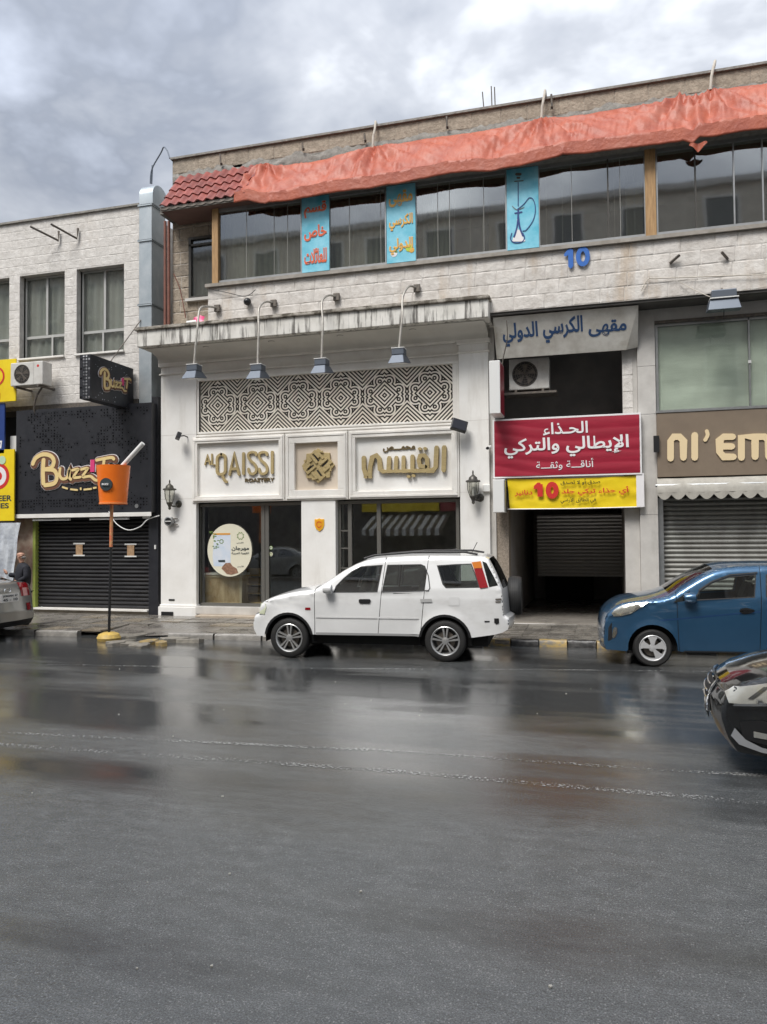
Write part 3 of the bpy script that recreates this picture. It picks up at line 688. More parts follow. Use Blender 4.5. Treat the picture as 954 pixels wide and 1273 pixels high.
zs0 = P(244, 624, .1)[1]; zs1 = P(400, 535, .1)[1]; zL0 = P(400, 530.5, .1)[1]; zL1 = P(400, 461.5, .1)[1]
zL0 = (P(246, 537, .1)[1]+P(563, 522, .1)[1])/2; zL1 = (P(246, 473, .1)[1]+P(563, 451, .1)[1])/2
zs1 = (P(240, 545, .05)[1]+P(565, 530, .05)[1])/2; zs0 = (P(244, 625, .05)[1]+P(570, 618, .05)[1])/2
b = MB(); b.box(xp1+.001, xq0-.001, .10, .6, zL1+.02, pz1-.004); T.put(b, 'frieze', m_trim)
b = MB(); b.box(xp1+.001, xq0-.001, .03, .10, zL1+.16, zL1+.19); b.box(xp1+.001, xq0-.001, -.02, .099, zL1+.42, zL1+.50); T.put(b, 'frieze_moulding', m_trim, bevel=.01)
b = MB(); b.box(xp1+.001, xq0-.001, .05, .6, zs1, zL0-.06); b.box(xp1+.001, xq0-.001, .0, .05, zs1+.02, zL0-.09); T.put(b, 'lintel_moulding', m_trim, bevel=.012)
# lattice
xl_a, xl_b = P(246.5, 500, .1)[0], P(563.5, 490, .1)[0]
b = MB(); b.frame(xp1+.005, xq0-.005, zL0-.06, zL1+.02, .05, .03, .14); b.box(xl_b, xq0-.055, .04, .13, zL0-.01, zL1-.03); b.box(xp1+.055, xl_a, .04, .13, zL0-.01, zL1-.03); T.put(b, 'screen_frame', m_trim, bevel=.008)
b = MB().box(xp1, xq0, .16, .18, zL0-.05, zL1); T.put(b, 'screen_backing', mat('screen_backing', (.035, .028, .023), .9))
def lattice_tile():
    NX, NZ = 96, 118; A = 1.24/2
    cs = [(sx*.105, sz*.315) for sx in (-1, 1) for sz in (-1, 1)]+[(sx*.315, sz*.105) for sx in (-1, 1) for sz in (-1, 1)]
    def F(x, z):
        a = (abs(x)+abs(z))/.092
        for c in cs: a = min(a, 3.0+hypot(x-c[0], z-c[1])/.065)
        for ex in (-.5, .5):
            for ez in (-A, A): a = min(a, (abs(x-ex)+abs(z-ez))/.092)
        return cos(2*pi*a)+.0
    g = [[F(-.5+i/NX, -A+2*A*k/NZ) for k in range(NZ+1)] for i in range(NX+1)]
    vid = {}; V = []; Fc = []
    def vert(p):
        k = (round(p[0], 5), round(p[1], 5))
        if k not in vid: vid[k] = len(V); V.append((p[0], 0, p[1]))
        return vid[k]
    for i in range(NX):
        for k in range(NZ):
            cr = [(i, k), (i+1, k), (i+1, k+1), (i, k+1)]; pts = []
            for q in range(4):
                p, n = cr[q], cr[(q+1) % 4]; a, c = g[p[0]][p[1]], g[n[0]][n[1]]
                pp = (-.5+p[0]/NX, -A+2*A*p[1]/NZ); nn = (-.5+n[0]/NX, -A+2*A*n[1]/NZ)
                if a > 0: pts.append(vert(pp))
                if (a > 0) != (c > 0):
                    t = a/(a-c); pts.append(vert((pp[0]+(nn[0]-pp[0])*t, pp[1]+(nn[1]-pp[1])*t)))
            pts = [p for j_, p in enumerate(pts) if p != pts[j_-1]]
            if len(pts) > 2: Fc.append(pts)
    me = bpy.data.meshes.new('screen_tile'); me.from_pydata(V, [], Fc)
    bm = bmesh.new(); bm.from_mesh(me); r = bmesh.ops.extrude_face_region(bm, geom=bm.faces[:])
    bmesh.ops.translate(bm, verts=[e for e in r['geom'] if isinstance(e, bmesh.types.BMVert)], vec=(0, .008, 0)); bmesh.ops.recalc_face_normals(bm, faces=bm.faces); bm.to_mesh(me); bm.free()
    me.materials.append(mat('screen_stone', (.80, .76, .67), .6, col2=(.70, .65, .56), ns=2)); return me
lt = lattice_tile(); tw = (xl_b-xl_a)/6
for i in range(6):
    o = link('screen_tile', lt, T.o); o.scale = (tw, 1, (zL1-zL0)/1.24); o.location = Vector((xl_a+tw*(i+.5), .10, (zL0+zL1)/2))-T.l
# three sign panels
def panel(u0, u1, ui0, ui1, zi0, zi1, mp):
    x0, x1 = P(u0, 580, 0)[0], P(u1, 580, 0)[0]; a0, a1 = P(ui0, 580, 0)[0], P(ui1, 580, 0)[0]
    b = MB()
    for k, (ins, yy) in enumerate(((0, -.03), (.035, -.055), (.09, -.04))):
        t = .035 if k < 2 else .03
        b.frame(x0+ins, x1-ins, zs0+ins, zs1-ins, t+.02 if k < 2 else a0-x0-ins, yy, .1)
    T.put(b, 'sign_panel_frame', m_trim, bevel=.008)
    b = MB().box(x0+.02, x1-.02, .05, .12, zs0+.02, zs1-.02); T.put(b, 'sign_panel', mp)
m_pan = mat('white_sign_panel', (.86, .85, .82), .5, col2=(.79, .77, .73), ns=1.3)
panel(239.5, 354.3, 246, 348, 0, 0, m_pan); panel(355.3, 432.8, 367, 425, 0, 0, m_beige); panel(433.8, 571.5, 442.5, 567, 0, 0, m_pan)
# lettering fixed to the panels
LT = WT('latin_shop_lettering', 'raised gold Latin lettering AL QAISSI ROASTERY on the left white panel', 'sign', (P(300, 580, 0)[0], 0, P(300, 580, 0)[1]))
def px(pts, u0, v0, s, y): return [P(u0+a/s, v0+c/s, y) for a, c in pts]
def letter(T_, segs, w, y, d, u0, v0, s, name='letter', m=m_gold, smooth=True):
    b = MB()
    for k, seg in enumerate(segs):
        sm = smooth and not (seg and seg[0] == 'L'); pts = seg[1:] if seg and seg[0] == 'L' else seg
        stroke(b, px(pts, u0, v0, s, y), w, y, d-.0015*k, sm, 2)
    return T_.put(b, name, m)
yy = .045; A_ = (240, 530, 5.612)
cw = .066
letter(LT, [['L', (88, 268), (105, 202), (124, 268)], ['L', (95, 245), (120, 243)]], .034, yy, .04, *A_)
letter(LT, [['L', (136, 195), (136, 268), (152, 268)]], .034, yy, .04, *A_)
letter(LT, [[(203, 195), (176, 215), (173, 265), (176, 325), (205, 335), (228, 318), (230, 262), (228, 212), (203, 195)], [(208, 335), (222, 372), (238, 388)]], cw, yy, .045, *A_)
letter(LT, [['L', (260, 336), (292, 192), (326, 336)], ['L', (275, 298), (312, 296)]], cw, yy, .045, *A_)
letter(LT, [['L', (357, 190), (357, 332)]], cw, yy, .045, *A_)
def S_(x): return [(x+27, 200), (x+22, 186), (x, 181), (x-24, 190), (x-27, 215), (x-10, 243), (x+12, 262), (x+27, 290), (x+23, 320), (x, 333), (x-22, 322), (x-27, 298)]
letter(LT, [S_(419)], cw*.92, yy, .045, *A_); letter(LT, [S_(494)], cw*.92, yy, .045, *A_)
letter(LT, [['L', (557, 180), (557, 325)]], cw, yy, .045, *A_)
q0 = (P(240+365/5.612, 530+380/5.612, yy)[0], P(240+468/5.612, 530+387/5.612, yy)[1]); q1 = (P(240+570/5.612, 530+380/5.612, yy)[0], P(240+468/5.612, 530+360/5.612, yy)[1])
for m_ in text_parts('ROASTERY', q0[0], q1[0], q0[1], q1[1], yy, .02, bold=.03): LT.put(m_, 'small_letter', m_goldd)
LA = WT('arabic_shop_lettering', 'raised gold Arabic lettering on the right white panel', 'sign', (P(505, 575, 0)[0], 0, P(505, 575, 0)[1]))
B_ = (400, 530, 5.3); aw = .098
letter(LA, [['L', (812, 140), (808, 290)]], aw, yy, .08, *B_)                        # alif
letter(LA, [['L', (762, 142), (756, 270), (738, 292), (700, 294)]], aw, yy, .08, *B_)      # lam
letter(LA, [['L', (700, 294), (700, 215), (680, 192), (655, 195), (645, 225), (652, 262), (690, 268)], ['L', (700, 293), (600, 294)]], .088, yy, .079, *B_)   # qaf
letter(LA, [['L', (603, 200), (603, 294), (540, 295)]], .092, yy, .078, *B_)          # ya
letter(LA, [['L', (545, 205), (543, 295), (490, 296)]], .085, yy, .077, *B_)
letter(LA, [['L', (497, 208), (493, 296), (440, 297)]], .085, yy, .076, *B_)
letter(LA, [['L', (450, 210), (446, 297), (410, 298), (392, 285), (385, 215), (365, 193), (340, 205), (325, 270), (322, 320), (296, 316), (284, 280), (283, 208)]], .094, yy, .075, *B_)
for n_, (a, c) in enumerate(((652, 150), (686, 148), (578, 332), (610, 326), (295, 335), (325, 335))):
    letter(LA, [['L', (a-4, c), (a+4, c)]], .066, yy, .07, *B_, name='dot')
q0 = (P(400+405/5.3, 560, yy)[0], P(400+510/5.3, 530+168/5.3, yy)[1]); q1 = (P(400+618/5.3, 560, yy)[0], P(400+510/5.3, 530+130/5.3, yy)[1])
for m_ in text_parts('محمـــص', q0[0], q1[0], q0[1], q1[1], yy, .02, bold=.03, arabic=True): LA.put(m_, 'small_letter', m_goldd)
# emblem
ex, ez = P(396.5, 579, yy); er = .40
EM = WT('eight_pointed_emblem', 'gold knotted eight pointed star emblem on the beige middle panel', 'emblem', (ex, .04, ez))
star = []
for k in range(16):
    r = er*(1 if k % 2 == 0 else .80); star.append((ex+r*sin(k*pi/8), ez+r*cos(k*pi/8)))
EM.put(MB().prism(star, -.01, .045), 'star_plate', m_gold, bevel=.006)
bb = 0
for k in range(4):
    a = k*pi/2+radians(38)
    def R_(x, z, a=a): return (ex+x*cos(a)-z*sin(a), ez+x*sin(a)+z*cos(a))
    for j_, seg in enumerate(([(.02, .05), (.02, .30), (.14, .30), (.14, .12)], [(.20, .03), (.20, .22), (.30, .16)])):
        b = MB(); stroke(b, [R_(x*er/.4, z*er/.4) for x, z in seg], .055, -.012, .03-.001*k, False, 0); EM.put(b, 'knot_bar', m_gold, bevel=.004)
    b = MB(); stroke(b, [R_(.08, .07), R_(.08, .24)], .035, -.012, .002, False, 0); EM.put(b, 'knot_groove', m_dark)
# shopfront glazing
zt = zs0-.03; z_st = P(300, 757, .2)[1]; z_st = .38
def bay(x0, x1, door_x=None):
    b = MB(); b.frame(x0, x1, z_st, zt, .06, .17, .27)
    f_ = T.put(b, 'shopfront_frame', m_alud)
    return f_
b = MB(); xa0, xa1 = P(247, 700, .2)[0], P(379, 700, .2)[0]; xb0, xb1 = P(421, 650, .2)[0], P(571.5, 650, .2)[0]
b.box(xa1, xb0, .0, .6, z_base, zs0-.001); T.put(b, 'centre_pier', m_wht, bevel=.01)
b = MB().box(xp1, xa0, .12, .6, z_base, zs0-.002); T.put(b, 'jamb', m_trim)
m_sf = mat('grey_shop_frame', (.17, .165, .15), .4, .4)
for x0, x1, us in ((xa0, xa1, (328, 333)), (xb0, xb1, (436, 472))):
    b = MB().frame(x0, x1, z_st, zt, .07, .16, .26); f_ = T.put(b, 'shopfront_frame', m_sf)
    xs_ = [x0+.07]+[P(u, 690, .2)[0] for u in us]+[x1-.07]
    for x in xs_[1:-1]: T.put(MB().box(x-.045, x+.045, .16, .26, z_st+.07, zt-.07), 'mullion', m_sf, parent=f_)
    for k in range(len(xs_)-1):
        a, c = xs_[k]+(.045 if k else 0), xs_[k+1]-(.045 if k < len(xs_)-2 else 0)
        if c-a > .06: T.put(MB().box(a, c, .205, .213, z_st+.07, zt-.07), 'shop_pane', g_shop)
    if x0 == xb0:
        for z in (z_st+.9, z_st+1.35, z_st+1.75): T.put(MB().box(x0+.07, xs_[1], .17, .25, z, z+.03), 'glazing_bar', m_sf, parent=f_)
# interior
b = MB(); b.box(xa0-.3, xq0+.1, 3.0, 3.1, 0, zs0+.2); b.box(xa0-.4, xa0-.3, .6, 3.1, 0, zs0+.2); b.box(xq0+.1, xq0+.2, .6, 3.1, 0, zs0+.2); T.put(b, 'shop_inner_wall', mat('shop_interior', (.50, .47, .44), .8, col2=(.26, .24, .23), ns=1.5))
b = MB().box(xa0-.3, xq0+.1, .3, 3.0, .2, z_st-.01); T.put(b, 'shop_floor', mat('shop_floor', (.12, .105, .085), .3))
b = MB().box(xa0-.3, xq0+.1, .3, 3.0, zs0+.0, zs0+.05); T.put(b, 'shop_ceiling', m_int)
x0, x1, z0, z1 = RC(252, 712, 303, 752, .5); CT = WT('wooden_counter', 'pale wooden display counter behind the left roastery window', 'counter', ((x0+x1)/2, .6, z_st))
CT.put(MB().box(x0, x1, .42, .95, z_st, z1-.05), 'counter_body', m_board); CT.put(MB().box(x0-.04, x1+.04, .38, 1.0, z1-.05, z1), 'counter_top', m_trim); CT.put(MB().frame(x0, x1, z_st, z1-.05, .06, .40, .42), 'counter_frame', mat('pale_ply', (.60, .50, .34), .5))
x0, x1, z0, z1 = RC(306, 700, 326, 755, .8); CT = WT('crate_shelf', 'brown stacked shelf unit right of the counter behind the window', 'shelf', ((x0+x1)/2, .9, z_st))
for k in range(4):
    z = z_st+.03+k*.22; CT.put(MB().box(x0, x1, .7, 1.1, z, z+.03), 'shelf_board', m_board); CT.put(MB().box(x0+.04, x1-.05, .76, 1.05, z+.03, z+.17), 'stock', mat('brown_sack', (.26, .18, .10), .8))
b = MB(); b.box(P(244, 760, -.25)[0], xq0+.04, -.30, .16, z_base-.1, z_st-.18); T.put(b, 'front_step', mat('step_stone', (.50, .42, .33), .4, col2=(.42, .35, .27), ns=3), bevel=.01)
b = MB(); b.box(P(244, 760, -.02)[0], xq0, -.06, .165, z_st-.18, z_st); T.put(b, 'upper_step', m_marb, bevel=.01)

# ---- entrance bay to the right of the roastery
xe0, xe1 = xR+.02, P(795, 600, 0)[0]
z_pa = z_band0-.05
b = MB(); b.box(xR, P(616, 600, 0)[0], .08, 3, .1, z_pa-.005); T.put(b, 'side_wall', m_marb)
x0, x1 = P(613, 700, .1)[0], P(633, 700, .1)[0]
b = MB().box(x0, x1, .12, .5, .12, P(640, 633, 0)[1]+.2); T.put(b, 'pebbled_jamb', m_peb)
xo1 = P(778, 700, .1)[0]
zm = P(700, 595, 0)[1]
b = MB(); b.box(xo1, xe1, .10, .6, .12, z_pa-.005); T.put(b, 'marble_jamb', m_marb)
b = MB(); b.box(x1, xo1, .5, .6, P(700, 632, .4)[1], zm); T.put(b, 'lintel', m_dark)
for k in range(9):
    z = P(786, 445, .05)[1]-.55*k*.62
    if z > zm: T.put(MB().box(xo1+.004, xe1-.09, .085, .10, z-.33, z), 'stone_block', m_stl)
# upper dark opening back & room
b = MB(); b.box(xe0, xe1, 1.6, 1.7, zm-.1, z_pa); b.box(xe0, xe1, .5, 1.7, zm-.12, zm-.02); T.put(b, 'opening_back', mat('opening_wall', (.20, .195, .20), .9, col2=(.27, .26, .25), ns=1.5))
# corridor
b = MB(); b.box(x1-.05, x1, .5, 6, .1, zm-.15); b.box(xo1, xo1+.05, .6, 6, .1, zm-.15); b.box(x1, xo1, .6, 6, zm-.2, zm-.13); b.box(x1-.05, xo1, 6, 6.1, 0, zm); T.put(b, 'passage_wall', mat('passage_wall', (.36, .345, .335), .7, col2=(.30, .28, .26), ns=2))
b = MB(); b.box(x1-.05, xo1, -.05, 6, .14, P(700, 766, 0)[1]*0+.20); T.put(b, 'passage_floor', mat('passage_floor', (.30, .275, .24), .25, col2=(.22, .20, .175), ns=3))
b = MB(); b.box(x1-.05, xo1+.02, -.12, -.05, .08, .17); T.put(b, 'threshold', m_marb, bevel=.01)
ps = P(668, 640, 3.1); pe = P(775, 717, 3.1); sm_ = MB().add([(0, 0, 0), (1, 0, 0), (1, -.02, .5), (0, -.02, .5), (1, 0, 1), (0, 0, 1)], [(0, 1, 2, 3), (3, 2, 4, 5)]).mesh('shutter_slat', mat('passage_shutter', (.36, .355, .35), .4, .5), 0)
n = 18; hh = (ps[1]-pe[1])/n
for k in range(n):
    o = link('shutter_slat', sm_, T.o); o.scale = (pe[0]-ps[0], 1, hh*.93); o.location = Vector((ps[0], 3.1, pe[1]+k*hh))-T.l
T.put(MB().box(ps[0], ps[0]+1.3, 5.5, 5.6, .2, 2.0), 'inner_panel', m_dark)
# ---- right shop
x817 = P(817, 560, 0)[0]
b = MB()
zsp = [.12, P(806, 640, 0)[1], P(806, 515, 0)[1], P(806, 455, 0)[1], z_pa-.005]
for k in range(4): T.put(MB().box(xe1+.004, x817, .0, .6, zsp[k]+.003, zsp[k+1]-.003), 'marble_slab', m_marb, bevel=.004)
zf = lambda v, y=0.0: P(885, v, y)[1]
z_gt, z_gb, z_nb, z_ab = zf(397), zf(510), zf(592), zf(619)
T.put(MB().box(x817, XE, .0, .6, z_gt+.06, z_pa-.006), 'shop_lintel', m_marb)
T.put(MB().box(x817, XE, -.02, .05, z_gt+.0, z_gt+.055), 'lintel_trim', m_steel)
b = MB(); b.frame(x817+.01, XE, z_gb-.02, z_gt, .05, .05, .12)
for u in (932,): x = P(u, 450, .08)[0]; b.box(x-.015, x+.015, .05, .12, z_gb, z_gt)
for x in (5.0, 7.0): b.box(x-.02, x+.02, .05, .12, z_gb, z_gt)
f_ = T.put(b, 'upper_window_frame', m_alu)
xw = P(932, 450, .08)[0]
for a, c in ((x817+.06, xw-.015), (xw+.015, 4.98), (5.02, 6.98), (7.02, XE-.05)): T.put(MB().box(a, c, .08, .088, z_gb+.03, z_gt-.05), 'upper_pane', glass('upper_shop_glass', (.90, .93, .90), 1.5, .03, 1.3, .02), parent=f_)
b = MB(); b.grid(lambda a, c: (x817+(XE-x817)*a, .125+.03*noise.noise((a*30, c*5, 1)), z_gb+(z_gt-z_gb)*c), 160, 16); T.put(b, 'window_sheeting', m_curt, smooth=60)
T.put(MB().box(xw-.03, xw+.03, .03, .05, zf(452)-.03, zf(452)+.03), 'window_lock', m_white)
T.put(MB().box(x817, XE, .62, .7, .1, z_pa), 'shop_back', m_dark)
# shutter
z_s0 = .30; xs0 = P(825, 680, .3)[0]; T.put(MB().box(x817, xs0, .1, .4, .12, z_ab+.02), 'shutter_guide', m_alu); T.put(MB().box(xs0-.03, xs0, .22, .4, .12, z_ab+.02), 'shutter_rail', m_steel)
sl2 = MB(); pr = [(0, 0), (-.004, .02), (-.028, .25), (-.036, .5), (-.028, .75), (-.004, .96), (0, 1)]
for k in range(6): sl2.add([(0, pr[k][0], pr[k][1]), (1, pr[k][0], pr[k][1]), (1, pr[k+1][0], pr[k+1][1]), (0, pr[k+1][0], pr[k+1][1])], [(0, 1, 2, 3)])
slg = sl2.mesh('shutter_slat', m_shg, 50); n = 27; z0_ = .18; hh = (z_ab+.05-z0_)/n
for k in range(n):
    o = link('shutter_slat', slg, T.o); o.scale = (XE-xs0, 1, hh*.94); o.location = Vector((xs0, .32, z0_+k*hh))-T.l
T.put(MB().box(xs0, XE, .34, .36, .1, z_ab+.1), 'shutter_shadow_gap', m_steel)
T.put(MB().box(x817-.05, XE, -.1, .3, .08, .18), 'shop_step', m_marb, bevel=.01)

# ================================================================== signs on the main building
x0, x1 = P(817.5, 550, -.08)[0], XE
NS = WT('taupe_shop_fascia', 'wide taupe fascia board lettered NI\'EM above the grey shutter', 'sign', (x817+.5, -.1, z_nb))
NS.put(MB().box(x817+.0, XE, -.12, -.003, z_nb+.0, z_gb-.02), 'board', m_taupe, bevel=.006); NS.put(MB().box(x817-.01, XE, -.135, -.0, z_gb-.02, z_gb+.03), 'top_trim', m_alu)
C_ = (820, 500, 1/.3816*1.0)
yn = -.125
def nl(segs, w=.125): 
    b = MB()
    for k, s in enumerate(segs): stroke(b, [P(u, v, yn) for u, v in s], w, yn, .02-.001*k, False, 3)
    NS.put(b, 'letter', m_crm2)
nl([[(834, 570), (834, 548), (838, 543), (845, 543), (850, 548), (850, 569)]]); nl([[(864, 541), (864, 569)]])
b = MB(); stroke(b, [P(879, 536, yn), P(880, 541, yn), P(877, 547, yn)], .07, yn, .02); NS.put(b, 'apostrophe', m_crm2)
nl([[(911, 543), (900, 543), (895, 547), (895, 562), (900, 568), (912, 568)], [(897, 555), (910, 555)]])
nl([[(922, 569), (922, 543), (936, 543), (939, 548), (939, 568)], [(938, 543), (951, 543), (956, 548), (956, 568)]])
NS.put(MB().box(P(815, 550, -.2)[0]-.03, P(820, 550, -.2)[0], -.2, -.1, P(816, 563, 0)[1], P(816, 543, 0)[1]), 'bracket', m_black)
AW = WT('grey_scalloped_awning', 'rolled grey canvas awning with scalloped hem above the grey shutter', 'awning', (x817+.5, -.1, z_ab))
za0, za1 = zf(596, -.2), zf(612, -.25)
b = MB(); b.grid(lambda a, c: (x817-.02+(XE-x817)*a, -.02-.24*sin(c*pi/2)-.012*noise.noise((a*25, c*3, 0)), z_nb-.01-(z_nb-za1-.02)*(1-cos(c*pi/2))), 120, 6); AW.put(b, 'roll', m_awn, smooth=60)
b = MB(); L_ = XE-x817; nsc = 24
def hem(a, c):
    ph = a*L_/.26; s = abs(sin(ph*pi)); return (x817-.02+L_*a, -.262+.008*sin(ph*2*pi), za1+.02-(.05+.10*s)*c)
b.grid(hem, 600, 1); AW.put(b, 'hem', m_awn)
b = MB(); b.tube([(x817-.05, -.2, za1+.16), (XE, -.2, za1+.16)], .03); AW.put(b, 'roller_tube', m_alu)

# painted tin sign
yt = -.12
tl, tr = P(613, 396, -.45), P(794, 378, -.45); bl, br = P(627, 447, -.12), P(779, 433, -.12)
zt_, zb_ = (tl[1]+tr[1])/2, (bl[1]+br[1])/2
TS = WT('painted_cafe_sign', 'sloping cream tin sign hand painted with blue Arabic words', 'sign', ((tl[0]+tr[0])/2, -.2, zt_))
b = MB(); b.add([(tl[0], -.45, zt_), (tr[0], -.45, zt_), (br[0], -.12, zb_), (bl[0], -.12, zb_), (tl[0], -.42, zt_), (tr[0], -.42, zt_), (br[0], -.09, zb_), (bl[0], -.09, zb_)], [(0, 1, 2, 3), (4, 5, 6, 7), (0, 1, 5, 4), (2, 3, 7, 6), (1, 2, 6, 5), (0, 3, 7, 4)]); TS.put(b, 'face', m_signb)
b = MB(); b.add([(tl[0], -.45, zt_-.001), (bl[0], -.12, zb_), (tl[0]+.02, -.05, zb_), (tl[0]+.02, -.05, zt_)], [(0, 1, 2, 3)]); TS.put(b, 'gusset', m_signb); b = MB(); b.add([(tr[0], -.45, zt_-.001), (br[0], -.12, zb_), (tr[0]-.01, -.05, zb_+.05), (tr[0]-.01, -.05, zt_)], [(0, 1, 2, 3)]); TS.put(b, 'gusset', m_signb)
sa = atan2(.33, zt_-zb_)
def tsx(pts):                                         # zoomed sign pixels -> point on the sloping face
    out = []
    for a, c in pts:
        u, v = 605+a/4.77, 370+c/4.77; y = -.3
        for _ in range(4):
            X_, Z_ = P(u, v, y); y = -.45+.33*(zt_-Z_)/(zt_-zb_)
        out.append((X_, Z_))
    return out
b = MB()
for k, (w_, X0, Y0, X1, Y1) in enumerate((('مقهى', 605, 132, 832, 226), ('الكرسي', 335, 112, 572, 262), ('الدولي', 96, 146, 306, 286))):
    p = tsx([(X0, (Y0+Y1)/2), (X1, (Y0+Y1)/2), ((X0+X1)/2, Y1), ((X0+X1)/2, Y0)])
    q = text_mb(w_, p[0][0], p[1][0], p[2][1]-.0, p[3][1], 0, .004, .03, True); q.v = [(x, -.45+.33*(zt_-z)/(zt_-zb_)-.002+y, z) for x, y, z in q.v]; b.add(q.v, q.f)
TS.put(b, 'lettering', m_bpaint)
# red banner
RS = WT('red_shoe_banner', 'crimson banner with white Arabic lettering above the dark passage', 'banner', (P(705, 555, -.15)[0], -.15, P(705, 555, -.15)[1]))
x0, x1, z0, z1 = RC(613, 520, 798, 592.5, -.15); z0 = (P(614, 594, -.15)[1]+P(797, 590.5, -.15)[1])/2; z1 = (P(613, 521.5, -.15)[1]+P(797, 513, -.15)[1])/2
RS.put(MB().box(x0, x1, -.15, -.02, z0, z1), 'frame', m_wink, bevel=.004)
t = .035
def rib(a, c): return (x0+t+(x1-x0-2*t)*a, -.153-.010*abs(sin((c*5+a*1.3)*pi+1.2*sin(a*4))), z0+t+(z1-z0-2*t)*c)
RS.put(MB().grid(rib, 50, 50), 'cloth', m_red, smooth=80)
def tb(T_, s, zu0, zv0, zu1, zv1, u_, v_, sc, y, m, bold=.012, arabic=True, name='lettering', depth=.004, dz=0, slant=0):
    a = P(u_+zu0/sc, v_+(zv0+zv1)/2/sc, y)[0]; c = P(u_+zu1/sc, v_+(zv0+zv1)/2/sc, y)[0]; um = u_+(zu0+zu1)/2/sc
    zz0, zz1 = P(um, v_+zv1/sc, y)[1], P(um, v_+zv0/sc, y)[1]
    return T_.put(text_mb(s, a, c, zz0+dz, zz1+dz, y, depth, bold, arabic, slant=slant), name, m)
tb(RS, 'الحـذاء', 335, 92, 602, 168, 605, 505, 4.77, -.168, m_wink, .018)
tb(RS, 'الإيطالي والتركي', 105, 180, 845, 298, 605, 505, 4.77, -.168, m_wink, .022)
tb(RS, 'أناقـــة وثقـــة', 295, 312, 635, 378, 605, 505, 4.77, -.168, m_wink, .006)
# yellow banner
YS = WT('yellow_offer_banner', 'sagging yellow cloth banner with red 10 under the crimson banner', 'banner', (P(715, 612, -.12)[0], -.12, P(715, 612, -.12)[1]))
x0, x1, _, _ = RC(631, 592, 800, 632, -.12); z1 = (P(632, 595, -.12)[1]+P(798, 591, -.12)[1])/2; z0 = (P(640, 633, -.12)[1]+P(799, 630, -.12)[1])/2
def yb(a, c): return (x0+(x1-x0)*a-(.05*(1-c) if a < .02 else 0)*-1, -.11-.018*noise.noise((a*7, c*4, 3))-.012*sin((a*1.2+c)*9)*max(0, 1-a*6)-.012*sin((a-c)*14)*max(0, (a-.85)*6), z0+(z1-z0)*c-.02*sin(a*pi)*(c)+.01*noise.noise((a*9, 0, 0)))
YS.put(MB().grid(yb, 60, 14), 'cloth', m_ylw, smooth=80)
YS.put(MB().box(x1-.13, x1+.02, -.135, -.132, z0-.0, z1+.04), 'white_edge', m_wink); YS.put(MB().tube([(x0, -.12, z0), ((x0+x1)/2, -.12, z0-.012), (x1, -.12, z0)], .012), 'hem_rope', m_wink)
yq = -.158
tb(YS, 'صدق أو لا تصدق', 440, 430, 675, 468, 605, 505, 4.77, yq, m_black, .016); tb(YS, 'في الطابق الأرضي', 440, 538, 650, 577, 605, 505, 4.77, yq, m_black, .016)
tb(YS, 'أي حذاء تركي جلد', 445, 478, 852, 528, 605, 505, 4.77, yq, m_rink, .022); tb(YS, 'دنانير', 168, 496, 272, 534, 605, 505, 4.77, yq, m_rink, .02); q_ = lambda pts: [P(605+a/4.77, 505+c/4.77, yq) for a, c in pts]
b = MB(); stroke(b, q_([(290, 482), (312, 462)]), .09, yq, .004, False, 1); stroke(b, q_([(318, 462), (319, 536)]), .11, yq, .005, False, 0); YS.put(b, 'digit', m_rink)
b = MB(); stroke(b, q_([(390+24*cos(k*pi/12), 498-36*sin(k*pi/12)) for k in range(25)]), .10, yq, .005, False, 0); YS.put(b, 'digit', m_rink)
# projecting light boxes
x0, x1 = P(608.5, 480, -.75)[0], P(622, 480, -.75)[0]
LB = WT('narrow_projecting_lightbox', 'narrow white and red projecting light box left of the dark opening', 'sign', (x0, -.4, P(612, 480, -.75)[1]))
za, zb2 = P(615, 514, -.75)[1], P(615, 448, -.75)[1]
LB.put(MB().box(x0, x1, -.75, -.1, za, zb2), 'case', m_white, bevel=.01); LB.put(MB().box(x1, x1+.006, -.72, -.13, za+.03, zb2-.03), 'red_face', m_red)
x0, x1 = P(613, 610, -.35)[0], P(628, 610, -.35)[0]
LB = WT('small_white_box_sign', 'small blank white box sign left of the yellow banner', 'sign', (x0, -.25, P(620, 620, -.35)[1])); LB.put(MB().box(x0, x1, -.35, -.05, P(620, 637, -.35)[1], P(620, 596, -.35)[1]), 'case', m_white, bevel=.01); LB.put(MB().box(x1-.02, x1+.004, -.354, -.05, P(620, 637, -.35)[1]+.02, P(620, 596, -.35)[1]-.02), 'edge_trim', m_alu)
# house number
HN = WT('house_number', 'large blue number 10 fixed to the pale stone band', 'number', (P(717, 318, YB)[0], YB-.06, P(717, 318, YB)[1]))
x0, x1, z0, z1 = RC(702, 306, 733, 331, YB-.07)
w_ = .10; hx = (x1-x0)
b = MB(); stroke(b, [(x0+hx*.05, z1-.13), (x0+hx*.22, z1-.04)], .075, YB-.02, .006, False, 2); stroke(b, [(x0+hx*.25, z1-w_/2), (x0+hx*.25, z0+w_/2-.02)], w_, YB-.02, .008, False, 1); HN.put(b, 'digit', m_blue)
b = MB(); cx, cz = x0+hx*.74, (z0+z1)/2; stroke(b, [(cx+hx*.19*cos(k*pi/12), cz+(z1-z0-w_)/2*sin(k*pi/12)) for k in range(25)], w_*.9, YB-.02, .008, False, 0); HN.put(b, 'digit', m_blue)
# badge

